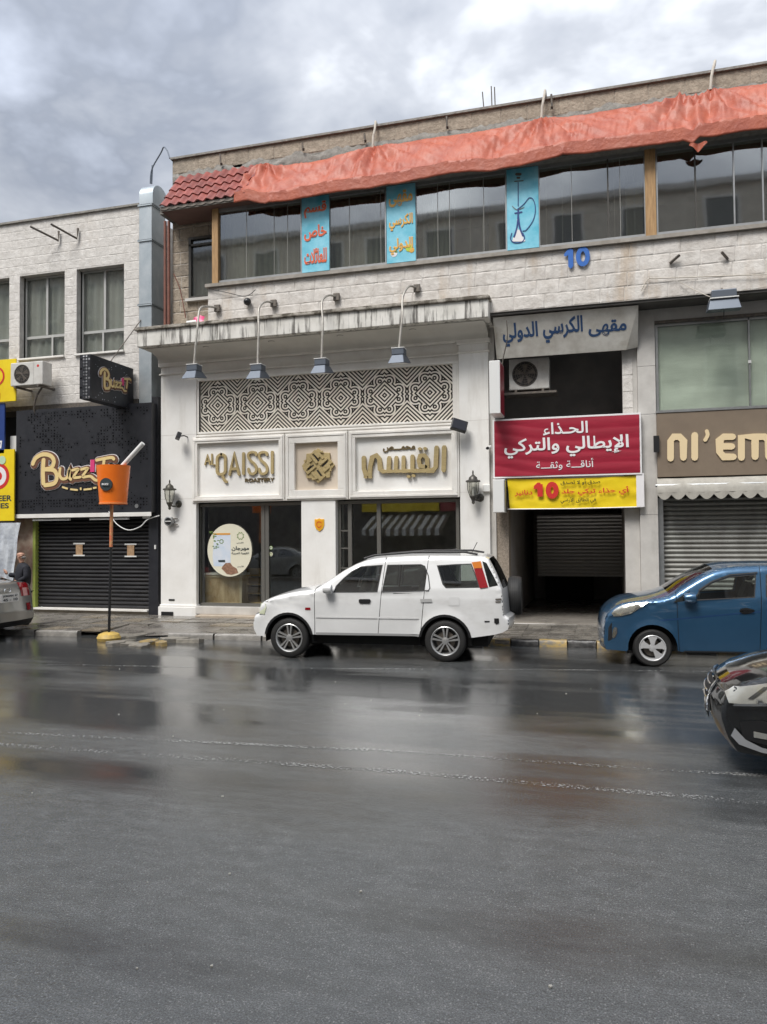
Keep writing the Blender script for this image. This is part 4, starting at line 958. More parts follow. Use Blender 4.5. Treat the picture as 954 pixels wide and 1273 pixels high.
x, z = P(397.5, 652, 0); BD = WT('shield_badge', 'small amber shield badge on the white pier between the windows', 'sign', (x, 0, z))
sh = [(0, .14), (.05, .12), (.115, .125), (.115, -.02), (.08, -.10), (0, -.16), (-.08, -.10), (-.115, -.02), (-.115, .125), (-.05, .12)]
BD.put(MB().prism([(x+a, z+c) for a, c in sh], -.02, -.001), 'plate', m_badge, bevel=.005); BD.put(MB().prism([(x+a*.72, z+c*.72) for a, c in sh], -.025, -.02), 'inner_plate', mat('badge_inner', (.74, .34, .02), .4))
b = MB(); stroke(b, [(x+.05, z+.035), (x, z+.06), (x-.05, z+.035), (x-.05, z-.03), (x, z-.07), (x+.05, z-.03)], .014, -.025, .004); BD.put(b, 'emblem', m_rink)
# round poster on the glass
cx, cz = P(286, 684, .19); PO = WT('round_window_poster', 'round cream coffee festival poster hanging in the left roastery window', 'poster', (cx, .19, cz))
rx, rz_ = (P(313.5, 684, .19)[0]-P(258.5, 684, .19)[0])/2, (P(286, 651, .19)[1]-P(286, 716.5, .19)[1])/2
disc = [(cx+rx*cos(k*pi/24), cz+rz_*sin(k*pi/24)) for k in range(48)]
PO.put(MB().prism(disc, .165, .195), 'disc', m_poster)
rect = [(cx+(a-283)/187.0*rx, cz-(c-368)/217.0*rz_) for a, c in ((155, 235), (293, 235), (293, 500), (150, 500), (140, 420))]
PO.put(MB().prism(rect, .163, .165), 'product_picture', m_posterb)
pp = lambda a, c: (cx+(a-283)/190.0*rx, cz-(c-368)/219.0*rz_)
b = MB(); 
for a, c in ((300, 350), (340, 350)): pass
def tp(s, a0, c0, a1, c1, m, bold=.01, ar=True):
    q, r_ = pp(a0, c1), pp(a1, c0); PO.put(text_mb(s, q[0], r_[0], q[1], r_[1], .1625, .002, bold, ar), 'lettering', m)
tp('مهرجان', 302, 335, 450, 375, m_kink, .03); tp('القهوة العربية', 302, 383, 448, 405, m_kink, .01); tp('القيسي', 345, 300, 402, 315, m_kink); tp('الأردن', 350, 495, 405, 510, m_kink)
for (a, c, r_) in ((378, 250, 30), (215, 295, 18)):
    b = MB(); e_ = pp(a, c); stroke(b, [(e_[0]+r_/190*rx*(1 if k % 2 else .7)*cos(k*pi/8), e_[1]+r_/190*rx*(1 if k % 2 else .7)*sin(k*pi/8)) for k in range(17)], .012, .1625, .002, False); PO.put(b, 'emblem', m_green)
PO.put(MB().prism([pp(a, c) for a, c in ((185, 450), (245, 448), (247, 468), (190, 468))], .161, .163), 'label_bar', m_kink)
PO.put(MB().prism([pp(a, c) for a, c in ((225, 500), (250, 475), (290, 472), (310, 500), (345, 520), (358, 555), (300, 572), (260, 565), (215, 520))], .160, .163), 'coffee_picture', mat('coffee_brown', (.17, .085, .05), .6, col2=(.35, .2, .13), ns=20))
b = MB(); rnd = random.Random(2)
for k in range(20):
    a, c = rnd.uniform(115, 190), rnd.uniform(210, 350); q = pp(a, c); b.prism([(q[0]-.03, q[1]), (q[0], q[1]+.014), (q[0]+.03, q[1]+.005), (q[0], q[1]-.012)], .1605-.0002*k, .162-.0002*k)
PO.put(b, 'leaf_picture', m_green); PO.put(MB().prism([pp(a, c) for a, c in ((140, 226), (292, 226), (290, 240), (150, 240))], .160, .162), 'orange_bar', mat('orange_bar', (.66, .30, .04), .5))
for i_, (v, m, w_) in enumerate(((681, m_green, 'green'), (689, m_poster, 'cream'))):
    x, z = P(337, v, .2); o = WT('door_sticker', f'round {w_} sticker on the roastery door, {"upper" if i_ == 0 else "lower"} of two', 'sticker', (x, .2, z)); o.put(MB().lathe([(0, 0), (.048, 0), (.048, -.003), (0, -.003)], (x, .203, z), 'y', 20), 'disc', m); o.put(MB().lathe([(0.02, 0), (.034, 0)], (x, .1995, z), 'y', 20), 'ring', m_wink if i_ == 0 else m_green)
# gallery banners
def gal_banner(u0, u1, label, words, ink, vtop, vbot):
    x0 = P(u0, 300, -.6)[0]; x1 = P(u1, 300, -.6)[0]; B = WT('gallery_banner', label, 'banner', ((x0+x1)/2, -.59, z_band1+.1))
    B.put(MB().box(x0, x1, -.60, -.585, z_band1+.05, z_g1-.0), 'panel', m_bann); h = z_g1-z_band1
    for k, w_ in enumerate(words):
        zt2 = z_band1+h*(.93-k*.30)
        for m2, off in ((m_wink, .010), (ink, 0)):
            B.put(text_mb(w_, x0+.09*(x1-x0)-off*.4, x1-.09*(x1-x0)+off*.4, zt2-h*.20-off*.7, zt2+off*.7, -.604-(0 if off else .006), .003, .03+off*1.5, True, slant=.0), 'lettering' if not off else 'lettering_outline', m2)
    return B, x0, x1
GB, a0, a1 = gal_banner(375.5, 409.5, 'light blue banner with three red Arabic words in the gallery glazing', ('قسم', 'خاص', 'للعائلات'), m_orink, 0, 0)
GB, a0, a1 = gal_banner(481, 517, 'light blue banner with amber Arabic words and fruit in the gallery glazing', ('مقهى', 'الكرسي', 'الدولي'), m_yink, 0, 0)
for (fx, fz, r_, m2) in ((.25, .12, .075, m_wink), (.30, .14, .045, m_green), (.78, .17, .085, m_lemon), (.86, .14, .06, m_yink)):
    GB.put(MB().lathe([(0, -.002), (r_, 0)], (a0+(a1-a0)*fx, -.604-fx*.003, z_band1+.05+fz*1.7), 'y', 18), 'fruit_picture', m2)
x0 = P(631, 300, -.6)[0]; x1 = P(670.5, 300, -.6)[0]
HB = WT('gallery_banner', 'light blue banner with a drawn water pipe in the gallery glazing', 'banner', ((x0+x1)/2, -.59, z_band1+.1)); HB.put(MB().box(x0, x1, -.60, -.585, z_band1+.05, z_g1), 'panel', m_bann)
hp = lambda pts: [P(420+a/3.407, 80+c/3.407, -.604) for a, c in pts]
for seg, w_, m2 in (([(765, 500), (765, 600)], .018, m_navy), ([(765, 612), (765, 640), (760, 690), (748, 730)], .035, m_navy), ([(765, 640), (772, 690), (785, 725)], .035, m_navy), ([(745, 745), (790, 745)], .05, m_wink), ([(738, 715), (733, 740), (750, 755), (780, 752), (792, 735), (785, 715)], .02, m_navy), ([(752, 630), (780, 625)], .03, m_navy), ([(750, 495), (786, 492)], .02, m_steel), ([(758, 465), (774, 465)], .055, m_steel), ([(762, 480), (770, 480)], .04, m_steel),
                      ([(765, 612), (790, 590), (812, 565), (830, 575), (838, 615), (828, 660), (800, 700), (785, 705)], .016, m_navy), ([(762, 655), (760, 735)], .025, m_wink), ([(740, 600), (760, 615), (790, 605)], .012, m_steel)):
    b = MB(); stroke(b, hp(seg), w_, -.604, .003+.0005*len(seg)); HB.put(b, 'water_pipe_drawing', m2)
HB.put(MB().prism([P(420+a/3.407, 80+c/3.407, -.604) for a, c in ((745, 750), (742, 735), (760, 700), (772, 700), (788, 735), (786, 750))], -.6055, -.602), 'vase_drawing', m_wink)
# ================================================================== tarpaulin over the tiled eave
top = [(322, 207), (332, 203), (345, 208), (372, 205), (410, 197), (452, 184), (470, 181), (500, 178), (540, 171), (600, 163), (655, 153), (675, 147), (700, 147), (740, 140), (800, 130), (838, 124), (845, 116), (856, 121), (872, 118), (884, 110), (900, 111), (954, 104)]
bot = [(309, 249), (330, 253), (362, 249), (420, 238), (460, 234), (500, 227), (560, 215), (610, 212), (645, 207), (700, 193), (760, 187), (810, 180), (850, 175), (862, 180), (870, 171), (900, 167), (954, 159)]
def interp(L_, x):
    if x <= L_[0][0]: return L_[0][1]
    for a, b_ in zip(L_, L_[1:]):
        if x <= b_[0]: return a[1]+(b_[1]-a[1])*(x-a[0])/(b_[0]-a[0])
    return L_[-1][1]
topw = [P(u, v, -.06) for u, v in top]; botw = [P(u, v, -.92) for u, v in bot]
xt0, xt1 = topw[0][0], topw[-1][0]
topw += [(x, topw[-1][1]+.05*sin(x*2)) for x in (4, 5, 6, 7, 8, 9)]; botw += [(x, botw[-1][1]+.04*sin(x*3)) for x in (4, 5, 6, 7, 8, 9)]
gath = [P(u, v, -.06) for u, v in ((332, 205), (468, 181), (675, 148), (848, 117), (885, 110))]+[(5.2, topw[-1][1]), (7.4, topw[-1][1])]
def tarp(a, c):
    x = topw[0][0]-.12+(XE-topw[0][0]+.1)*a + (1-c)*(-.1)*max(0, 1-a*14)
    zt_, zb_ = interp(topw, x), interp(botw, x)
    d = 1-c                                            # 0 top, 1 bottom edge
    y = -.07-.86*d**1.0; z = zt_+(zb_+.20-zt_)*d+.05*sin(min(1, d*1.2)*pi)
    fold = 0
    for gx, gz in gath:                                # folds fan out from each tie point
        ang_ = atan2(x-gx, .12+d*1.3); w_ = math.exp(-((x-gx)/1.1)**2)
        fold += w_*.075*sin(ang_*15+gx*3)*(1-.4*d)
    w2 = noise.noise((x*1.5+d*1.5, d*1.5, .5))*.07+noise.noise((x*6.5-d*4, d*5, 4.5))*.028-abs(noise.noise((x*2.4-d*4, d*1.4, 9)))*.10-abs(noise.noise((x*9+d*2, d*1.5, 3)))*.06+.04
    y -= (fold+w2)*.6*(.15+.85*d); z += (fold+w2)*(.12+.95*sin(min(1, d*1.1)*pi))+.05*sin(min(1, d*1.15)*pi)
    if d > .80:                                        # the hem sags in a roll below the eave
        q = (d-.80)/.20; y += -.05*sin(q*pi)+.05*q; z -= .20*q+.025*noise.noise((x*2.1, q, 2))
    if d > .86: y = min(y, -.92)
    return (x, y, z)
TP = MB().grid(tarp, 560, 46).obj('tarpaulin', m_tarp, None, 60)
sol = TP.modifiers.new('thickness', 'SOLIDIFY'); sol.thickness = .012
tag(TP, 'crumpled faded red tarpaulin draped along the eave over the gallery', 'tarpaulin')
# loose flap hanging near the timber post
u_, v_ = 868, 182; x, z = P(u_, v_, -.85)
b = MB(); b.grid(lambda a, c: (x-.16+.32*a, -.90-.04*sin(a*9), z+.05-.17*c*(1-abs(a-.5)*1.6)), 10, 4); o = b.obj('tarpaulin_flap', m_tarp, None, 60); o.parent = TP

# white pipes tying it to the parapet
for i, (u, v0, v1, w_) in enumerate(((466, 157, 182, 'leftmost'), (675.5, 119, 149, 'middle'), (885.5, 83, 110, 'rightmost'))):
    pts = [P(u+3, v0, .1), P(u+1, v0+4, -.05), P(u-1, (v0+v1)/2, -.06), P(u-2, v1+2, -.08)]
    b = MB(); b.tube([(pts[0][0]+.0, .16, pts[0][1]+.02), (pts[0][0], -.02, pts[0][1]+.05), (pts[1][0], -.09, pts[1][1]), (pts[2][0], -.10, pts[2][1]), (pts[3][0], -.10, pts[3][1])], .028, 8)
    o = b.obj('plastic_pipe', m_pvc, None, 40); tag(o, f'bent white plastic pipe over the parapet, {w_} of three', 'pipe', 'pipes over the parapet')
# iron spikes on the parapet
for i, (u, v, h, w_) in enumerate(((275, 198, 12, 'nearest the tiled roof'), (377, 182, 7, 'left of the leftmost white pipe'), (454, 171, 8, 'just left of the leftmost white pipe'), (556, 152, 12, 'between the leftmost and middle white pipes'), (686, 126, 14, 'just right of the middle white pipe'))):
    x, z = P(u, v, -.02); hh = h*.0185
    b = MB(); b.tube([(x, .0, z-hh/2), (x+.01, -.06, z-hh/2), (x, -.07, z+hh/2)], .022, 6); b.box(x-.03, x+.03, -.02, .0, z-hh/2-.03, z-hh/2+.03)
    tag(b.obj('iron_hook', m_steel), f'short rusty iron hook on the parapet, {w_}', 'hook', 'iron hooks on the parapet')
for i, (u, v0, v1) in enumerate(((602, 114, 134), (612, 107, 132), (616, 108, 132))):
    a, c = P(u, v1+3, .6), P(u-1 if i else u-2, v0, .6); b = MB(); b.tube([(a[0], .6, a[1]-.4), (a[0], .6, a[1]), (c[0], .6, c[1])], .014, 6)
    tag(b.obj('rebar', m_steel), 'thin bare reinforcing bar standing up behind the parapet, '+('leftmost of three', 'middle of three', 'rightmost of three')[i], 'rebar', 'reinforcing bars on the roof')
# ================================================================== floodlights on arms
def arm_light(i, pts, base, label):
    """pts: pixels on the arm from the wall over the ledge down to the lamp"""
    T_ = WT('arm_floodlight', label, 'floodlight', (base[0], YB, base[1]), 'floodlights over the roastery front')
    (u0, v0), (u1, v1), (u2, v2), (u3, v3) = pts
    a = P(u0, v0, YB); c = P(u1, v1, -1.0); d = P(u2, v2, -1.25); e = P(u3, v3, -1.3)
    c1 = P((u0+u1)/2-2, min(v0, v1)-2, -.85)
    path = cat_rom([(a[0], YB-.0, a[1]), (c1[0], -.85, c1[1]), (c[0], -1.08, c[1]-.02), (d[0], -1.22, d[1]), ((d[0]+e[0])/2, -1.27, (d[1]+e[1])/2), (e[0], -1.3, e[1])], 5)
    T_.put(MB().tube(path, .024, 8), 'arm', m_pole, 40)
    T_.put(MB().box(a[0]-.07, a[0]+.07, YB-.06, YB+.0, a[1]-.09, a[1]+.07), 'wall_bracket', m_steel, bevel=.006)
    x, z = e; 
    h = T_.put(MB().box(x-.13, x+.13, -1.40, -1.16, z-.10, z+.04), 'gear_box', m_lampg, bevel=.015)
    b = MB(); b.add([(x-.20, -1.05, z-.22), (x+.20, -1.05, z-.22), (x+.17, -1.55, z-.30), (x-.17, -1.55, z-.30), (x-.14, -1.15, z-.09), (x+.14, -1.15, z-.09), (x+.12, -1.42, z-.11), (x-.12, -1.42, z-.11)], [(0, 1, 2, 3), (4, 5, 6, 7), (0, 1, 5, 4), (1, 2, 6, 5), (2, 3, 7, 6), (3, 0, 4, 7)])
    T_.put(b, 'reflector_housing', m_lampg, bevel=.01)
    b = MB(); b.add([(x-.18, -1.07, z-.228), (x+.18, -1.07, z-.228), (x+.155, -1.53, z-.303), (x-.155, -1.53, z-.303)], [(0, 1, 2, 3)]); T_.put(b, 'lamp_glass', m_white)
    T_.put(MB().box(x-.135, x+.135, -1.41, -1.15, z+.035, z+.05), 'gear_lid', m_white)
for i, (pts, w_) in enumerate((([(271, 383), (251, 384), (245, 405), (241, 456)], 'leftmost of four over the roastery'), ([(341, 377), (324, 384), (321, 410), (320.5, 456)], 'second from the left over the roastery'), ([(419, 369), (402, 376), (401, 400), (400, 449)], 'third from the left over the roastery'), ([(519, 358), (502, 370), (500, 392), (496, 436)], 'rightmost of four over the roastery'))):
    arm_light(i, pts, P(pts[0][0], pts[0][1], YB), 'grey floodlight on a bent arm, '+w_)
# floodlight over the taupe fascia
x, z = P(900, 372, -.9)
T_ = WT('hanging_floodlight', 'wide grey floodlight hanging before the upper window of the right shop', 'floodlight', (x, YB, z))
b = MB(); b.add([(x-.30, -.75, z-.20), (x+.30, -.75, z-.20), (x+.29, -1.05, z-.22), (x-.29, -1.05, z-.22), (x-.26, -.78, z+.0), (x+.26, -.78, z+.0), (x+.24, -.98, z+.0), (x-.24, -.98, z+.0)], [(0, 1, 2, 3), (4, 5, 6, 7), (0, 1, 5, 4), (1, 2, 6, 5), (2, 3, 7, 6), (3, 0, 4, 7)]); T_.put(b, 'reflector_housing', m_lampg, bevel=.01)
T_.put(MB().box(x-.22, x+.22, -1.0, -.76, z+.02, z+.17), 'gear_box', m_lampg, bevel=.02); T_.put(MB().box(x-.25, x+.25, -1.02, -.75, z+.0, z+.02), 'lid', m_white); T_.put(MB().tube([(x, -.85, z+.17), (x, -.70, z+.26), (x, YB+.02, z+.26)], .02), 'arm', m_steel)
b = MB(); b.tube([(x, -.9, z-.2), (x, -.9, z-.38)], .008); T_.put(b, 'hanging_wire', m_black)
# black spot floods on the pilasters
for (u, v, rz_, lab) in ((571, 529, .35, 'square black floodlight at the upper right corner of the roastery signs'), (222, 542, -.9, 'small dark spotlight on the left pilaster of the roastery')):
    x, z = P(u, v, -.25); s = .17 if u > 500 else .10
    o = thing('spotlight', lab, 'spotlight', (x, -.25, z)); b = MB().box(-s, s, -.05, .05, -s*.75, s*.75); q = b.obj('lamp_head', m_black, o, 0, .01); q.rotation_euler = (-.35, .3 if u > 500 else -.2, rz_)
    q2 = MB().box(-s*.85, s*.85, -.056, -.05, -s*.62, s*.62).obj('lamp_glass', mat('smoked_lens', (.02, .02, .025), .1), q)
    MB().tube([(0, .04, 0), (.08, .12, .02), (.10, .25, .0)], .015).obj('bracket', m_black, o)
# cctv
x, z = P(607, 557, -.15); T_ = WT('security_camera', 'small white security camera on the right edge of the right pilaster', 'camera', (x, -.02, z)); T_.put(MB().tube([(x+.03, -.02, z+.04), (x, -.16, z)], .035, 10), 'camera_body', m_white, 40); T_.put(MB().tube([(x-.001, -.161, z), (x-.012, -.20, z-.01)], .030, 10), 'lens', m_black, 40)
x, z = P(606, 607, 0); T_ = WT('junction_box', 'small cream junction box beside the right wall lantern', 'box', (x, 0, z)); T_.put(MB().box(x-.09, x+.07, -.06, -.001, z-.08, z+.08), 'case', m_trim, bevel=.01); T_.put(MB().box(x-.08, x+.06, -.066, -.06, z-.07, z+.07), 'cover', m_white, bevel=.004)
x, z = P(210, 648, -.1); T_ = WT('meter_drum', 'round dark fronted meter under the left wall lantern', 'meter', (x, 0, z)); T_.put(MB().lathe([(0, 0), (.105, 0), (.115, -.03), (.115, -.12), (.09, -.13), (0, -.13)], (x, -.002, z), 'y', 22), 'drum', m_alu, 40); T_.put(MB().lathe([(0, 0), (.085, 0)], (x+.0, -.135, z), 'y', 22), 'dial', m_black)
T_.put(MB().box(x-.08, x+.08, -.139, -.136, z-.01, z+.01), 'dial_bar', m_white); T_.put(MB().tube([(x+.1, -.06, z+.06), (x+.20, -.03, z+.06)], .014).tube([(x+.1, -.06, z-.08), (x+.20, -.03, z-.08)], .014), 'bolt', m_steel)
# lanterns
def lantern(u, v, side, label):
    x, z = P(u, v, -.22); T_ = WT('wall_lantern', label, 'lantern', (x, 0, z), 'wall lanterns on the roastery pilasters')
    g = m_alud if side else mat('lantern_bronze', (.075, .07, .055), .45, .4)
    n = 8
    T_.put(MB().lathe([(.0, .42), (.012, .41), (.02, .36), (.012, .34), (.045, .30), (.085, .27), (.10, .215), (.155, .20), (.16, .17), (.13, .165), (0, .165)], (x, -.22, z), n=16), 'crown', g, 40)
    T_.put(MB().lathe([(.125, .165), (.115, .0), (.07, -.13)], (x, -.22, z), n=12), 'lantern_glass', glass('lantern_glass', (.82, .82, .78), 1.45, .05, 1.0))
    b = MB()
    for k in range(6): a = k*pi/3; b.tube([(x+.126*cos(a), -.22+.126*sin(a), z+.165), (x+.117*cos(a), -.22+.117*sin(a), z), (x+.072*cos(a), -.22+.072*sin(a), z-.13)], .007, 5)
    T_.put(b, 'cage', g); T_.put(MB().lathe([(.075, -.12), (.08, -.14), (.05, -.19), (.03, -.24), (.035, -.28), (.0, -.31)], (x, -.22, z), n=14), 'base', g, 40)
    T_.put(MB().lathe([(0, .06), (.02, .05), (.025, -.02), (.02, -.12)], (x, -.22, z), n=8), 'bulb', m_white, 60)
    T_.put(MB().lathe([(0, -.03), (.05, -.03), (.085, -.01), (.09, 0)], (x+.11, 0, z-.16), 'y', 16), 'back_plate', g, 40)
    T_.put(MB().tube(cat_rom([(x+.11, -.02, z-.16), (x+.09, -.12, z-.22), (x+.02, -.2, z-.20), (x, -.22, z-.18)], 4), .018), 'scroll_arm', g, 40)
lantern(211, 618, 0, 'bronze lantern on the left pilaster beside the black shutter'); lantern(588.5, 609, 1, 'black lantern on the right pilaster of the roastery')
# vents at the foot of the left pilaster
for (u, v, w_, h_) in ((208, 769, .16, .07), (212, 746, .08, .02)):
    x, z = P(u, v, -.06); z = max(z, .17) if v > 760 else z; o = MB().box(x-w_, x+w_, -.075 if v > 760 else -.012, -.052 if v > 760 else -.002, z-h_, z+h_).obj('vent', m_black, None, 0, .004); tag(o, 'black drain slot in the plinth of the left pilaster' if v > 760 else 'thin dark vent slot low on the left pilaster', 'vent')
# brackets on the band and a small camera
x, z = P(309.5, 376, YB); o = MB().lathe([(0, -.16), (.05, -.15), (.085, -.10), (.085, -.05), (.05, 0)], (x, YB, z), 'y', 14).obj('dome_camera', m_black, None, 50); tag(o, 'round black dome camera on the stone band above the ledge', 'camera')
for (u, v, dx, lab) in ((839, 323, .09, 'short rusty bar on the band, left of two near the rust stain'), (901, 318.5, -.06, 'short rusty bar on the band, right of two near the rust stain')):
    x, z = P(u, v, YB); o = MB().tube([(x-dx, YB, z-.06), (x+dx, YB-.09, z+.06)], .028, 6).obj('iron_stub', m_steel); tag(o, lab, 'bracket')
# cables
def cable(name, pts, r, m, label, planes):
    w = [(*P(u, v, y), y) for (u, v), y in zip(pts, planes)]; b = MB().tube(cat_rom([(a, y, c) for a, c, y in w], 6), r, 6); o = b.obj(name, m, None, 60); return tag(o, label, 'cable')
cable('cable', [(797, 362), (806, 347), (816, 346), (870, 344), (953, 341), (1010, 338)], .010, m_pvc, 'thin grey cable along the foot of the stone band at the right', [YB-.03]*6)
cable('cable', [(845, 350), (865, 361), (893, 373)], .008, m_pvc, 'thin wire sloping down to the hanging floodlight', [YB-.03, -.7, -.85])
cable('cable', [(260, 359), (280, 363), (305, 368), (318, 360)], .008, m_black, 'thin dark wire looping to the dome camera', [YB-.03]*4)
cable('cable', [(630, 398), (631, 420), (626, 445), (622, 470)], .012, m_steel, 'dark wire hanging over the left end of the painted sign', [-.5, -.5, -.4, -.4])
# red and white bag on the ledge
x, z = P(248, 393, -.55); o = MB().grid(lambda a, c: (x-.12+.28*a+.02*sin(c*9), -.62+.1*sin(a*pi)*(c-.5), zl1+.0+.22*c*(1-.5*abs(a-.5))), 8, 6).obj('plastic_bag', m_pink, None, 40); tag(o, 'crumpled pink plastic bag lying on top of the ledge', 'bag')
x, z = P(240, 395, -.6); o = MB().lathe([(0, -.15), (.05, -.15), (.055, .08), (.03, .12), (0, .13)], (x, -.6, zl1+.055), 'x', 12).obj('bottle', m_white, None, 40); tag(o, 'white plastic bottle lying on the ledge beside the pink bag', 'bottle')
# air conditioner in the dark opening
def ac_unit(label, x0, x1, y0, y1, z0, z1, fan_x, mats_=(m_acw, m_black), face='-y', group=None):
    T_ = WT('air_conditioner', label, 'air conditioner', ((x0+x1)/2, (y0+y1)/2, z0), group); h = z1-z0; r = h*.40
    T_.put(MB().box(x0, x1, y0, y1, z0, z1), 'casing', mats_[0], bevel=.02)
    cx = x0+(x1-x0)*fan_x; cz = (z0+z1)/2
    T_.put(MB().lathe([(0, 0), (r, 0), (r, -.006), (0, -.006)], (cx, y0+.001, cz), 'y', 28), 'fan_opening', mats_[1])
    b = MB()
    for k in range(5): b.lathe([(r*(.2+.18*k), -.010), (r*(.2+.18*k)+.008, -.010), (r*(.2+.18*k)+.008, -.016), (r*(.2+.18*k), -.016)], (cx, y0, cz), 'y', 28)
    for k in range(8): a = k*pi/8; b.tube([(cx-r*cos(a), y0-.012, cz-r*sin(a)), (cx+r*cos(a), y0-.012, cz+r*sin(a))], .004, 4)
    T_.put(b, 'fan_grille', m_steel)
    b = MB()
    for k in range(5): a = k*2*pi/5; b.prism([(cx, cz), (cx+r*.85*cos(a), cz+r*.85*sin(a)), (cx+r*.8*cos(a+.6), cz+r*.8*sin(a+.6))], y0-.0085, y0-.0065)
    T_.put(b, 'fan', m_steel)
    T_.put(MB().box(x1-(x1-x0)*.28, x1-(x1-x0)*.279, y0-.003, y0+.001, z0+.02, z1-.02), 'panel_seam', m_steel)
    for xx in (x0+.12, x1-.16): T_.put(MB().box(xx, xx+.05, y0-.02, y1+.25, z0-.05, z0-.002), 'bracket', m_steel)
    return T_
x0, x1, z0, z1 = RC(633, 445, 683, 484, .25); A_C = ac_unit('dusty cream air conditioner in the dark opening under the painted sign', x0, x1, .25, .60, z0, z1, .40); A_C.put(MB().box(x0-.1, x1+.15, .2, .7, z0-.10, z0-.055), 'shelf', m_steel)
# ================================================================== LEFT BUILDING
YW = .1
D = WT('left_stone_building', 'pale stone building on the left with tall recessed windows', 'building', (-13.5, YW, 0))
xr = P(172, 350, YW)[0]; xz = -24.0
z_lt = (P(0, 279, YW)[1]+P(170, 251, YW)[1])/2; z_lb = (P(20, 508, YW)[1]+P(110, 497, YW)[1])/2
wins = []
for u0, u1, v0, v1 in ((-66, 10, 352, 448), (23, 79, 340, 445), (94, 153, 330, 436)):
    wins.append(RC(u0, v0, u1, v1, YW))
wz0 = sum(w[2] for w in wins[1:])/2; wz1 = sum(w[3] for w in wins[1:])/2
wins = [(w[0], w[1], wz0, wz1) for w in wins]; wins += [(wins[0][0]-(k+1)*1.75, wins[0][1]-(k+1)*1.75, wz0, wz1) for k in range(3)]
b = MB(); windowed_wall(b, xz, xr, z_lb, z_lt-.05, YW+.04, YW+.34, wins); D.put(b, 'wall', m_joint)
b = MB(); b.box(xz, xr+.02, YW-.02, YW+.4, z_lt-.05, z_lt); D.put(b, 'wall_coping', m_plas)
D.put(MB().box(xz, xr, 1.9, 9, 0, z_lt-.3), 'rear_block', m_plas)
D.put(MB().box(xr-.25, xr, YW+.34, 1.9, 0, z_lt-.06), 'side_wall', m_joint)
courses(D, STL, -17.6, xr, z_lb, z_lt-.05, YW+.04, .235, .45, wins, dep=.007, j=.005)
D.put(MB().box(xz, -17.6, YW-.01, YW+.04, z_lb, z_lt-.05), 'plain_wall', m_stl)
for w in wins:
    x0, x1, z0, z1 = w; zt2 = z0+(z1-z0)*.27
    D.put(MB().box(x0, x1, .9, 1.0, z0, z1).box(x0-.05, x0, .3, 1, z0, z1), 'room_back', m_int)
    b = MB(); b.frame(x0+.01, x1-.01, z0+.01, z1-.01, .045, YW+.24, YW+.30); b.box(x0+.05, x1-.05, YW+.24, YW+.30, zt2-.035, zt2+.035)
    fw = D.put(b, 'window_frame', m_alug)
    xm_ = x0+(x1-x0)*.50; b = MB().box(xm_-.03, xm_+.03, YW+.235, YW+.295, zt2+.035, z1-.05); D.put(b, 'mullion', m_alug, parent=fw)
    xm2 = x0+(x1-x0)*.62 if w is wins[1] else xm_-.05; D.put(MB().box(xm2-.025, xm2+.025, YW+.235, YW+.295, z0+.05, zt2-.035), 'mullion', m_alug, parent=fw)
    for a, c, e, f in ((x0+.05, xm_-.03, zt2+.035, z1-.05), (xm_+.03, x1-.05, zt2+.035, z1-.05), (x0+.05, xm2-.025, z0+.05, zt2-.035), (xm2+.025, x1-.05, z0+.05, zt2-.035)):
        D.put(MB().box(a, c, YW+.262, YW+.27, e, f), 'pane', g_win, parent=fw)
    D.put(MB().box(x0-.02, x1+.02, YW-.03, YW+.32, z0-.05, z0), 'window_sill', m_trim, bevel=.008)
    b = MB(); b.grid(lambda a, c: (x0+a*(x1-x0), YW+.33+.02*sin(a*40), z0+(z1-z0)*c), 60, 1); D.put(b, 'curtain', mat('cream_curtain', (.74, .72, .68), .9, col2=(.60, .58, .54), ns=2))
# ground floor body of the left building
D.put(MB().box(xz, xr-.25, .9, 1.0, .1, z_lb), 'shop_back_wall', mat('shop_dark_wall', (.035, .034, .034), .8))
D.put(MB().box(xz, xr, YW-.0, .9, z_lb-.12, z_lb-.003), 'slab_edge', m_steel)
# angle brackets on the wall
for (pts, lab) in (([(54, 290), (73, 299), (73, 287)], 'black angle bracket on the left building wall, left of two'), ([(79, 287), (96, 296.5), (97, 283.5)], 'black angle bracket on the left building wall, right of two')):
    q = [P(u, v, YW-.02) for u, v in pts]; b = MB(); b.tube([(q[0][0], YW-.5, q[0][1]), (q[1][0], YW-.02, q[1][1]), (q[2][0], YW-.02, q[2][1])], .03, 4); tag(b.obj('angle_bracket', m_steel), lab, 'bracket', 'angle brackets on the left wall')
# air conditioner on the wall
x0, x1, z0, z1 = RC(13, 450, 48, 479, -.45); q = ac_unit('white air conditioner bracketed on the left stone wall above the black sign', x0, x1+.12, -.45, -.10, z0, z1, .36)
q.put(MB().tube(cat_rom([(x1-.1, -.2, z0-.02), (x1-.25, -.25, z0-.3), (x1-.33, -.2, z0-.6), (x1-.3, -.1, z0-.8)], 5), .025), 'drain_hose', m_steel, 50)
q.put(MB().lathe([(0, 0), (.035, 0)], (x1-.02, -.452, z1-.12), 'y', 16), 'badge', m_rink)
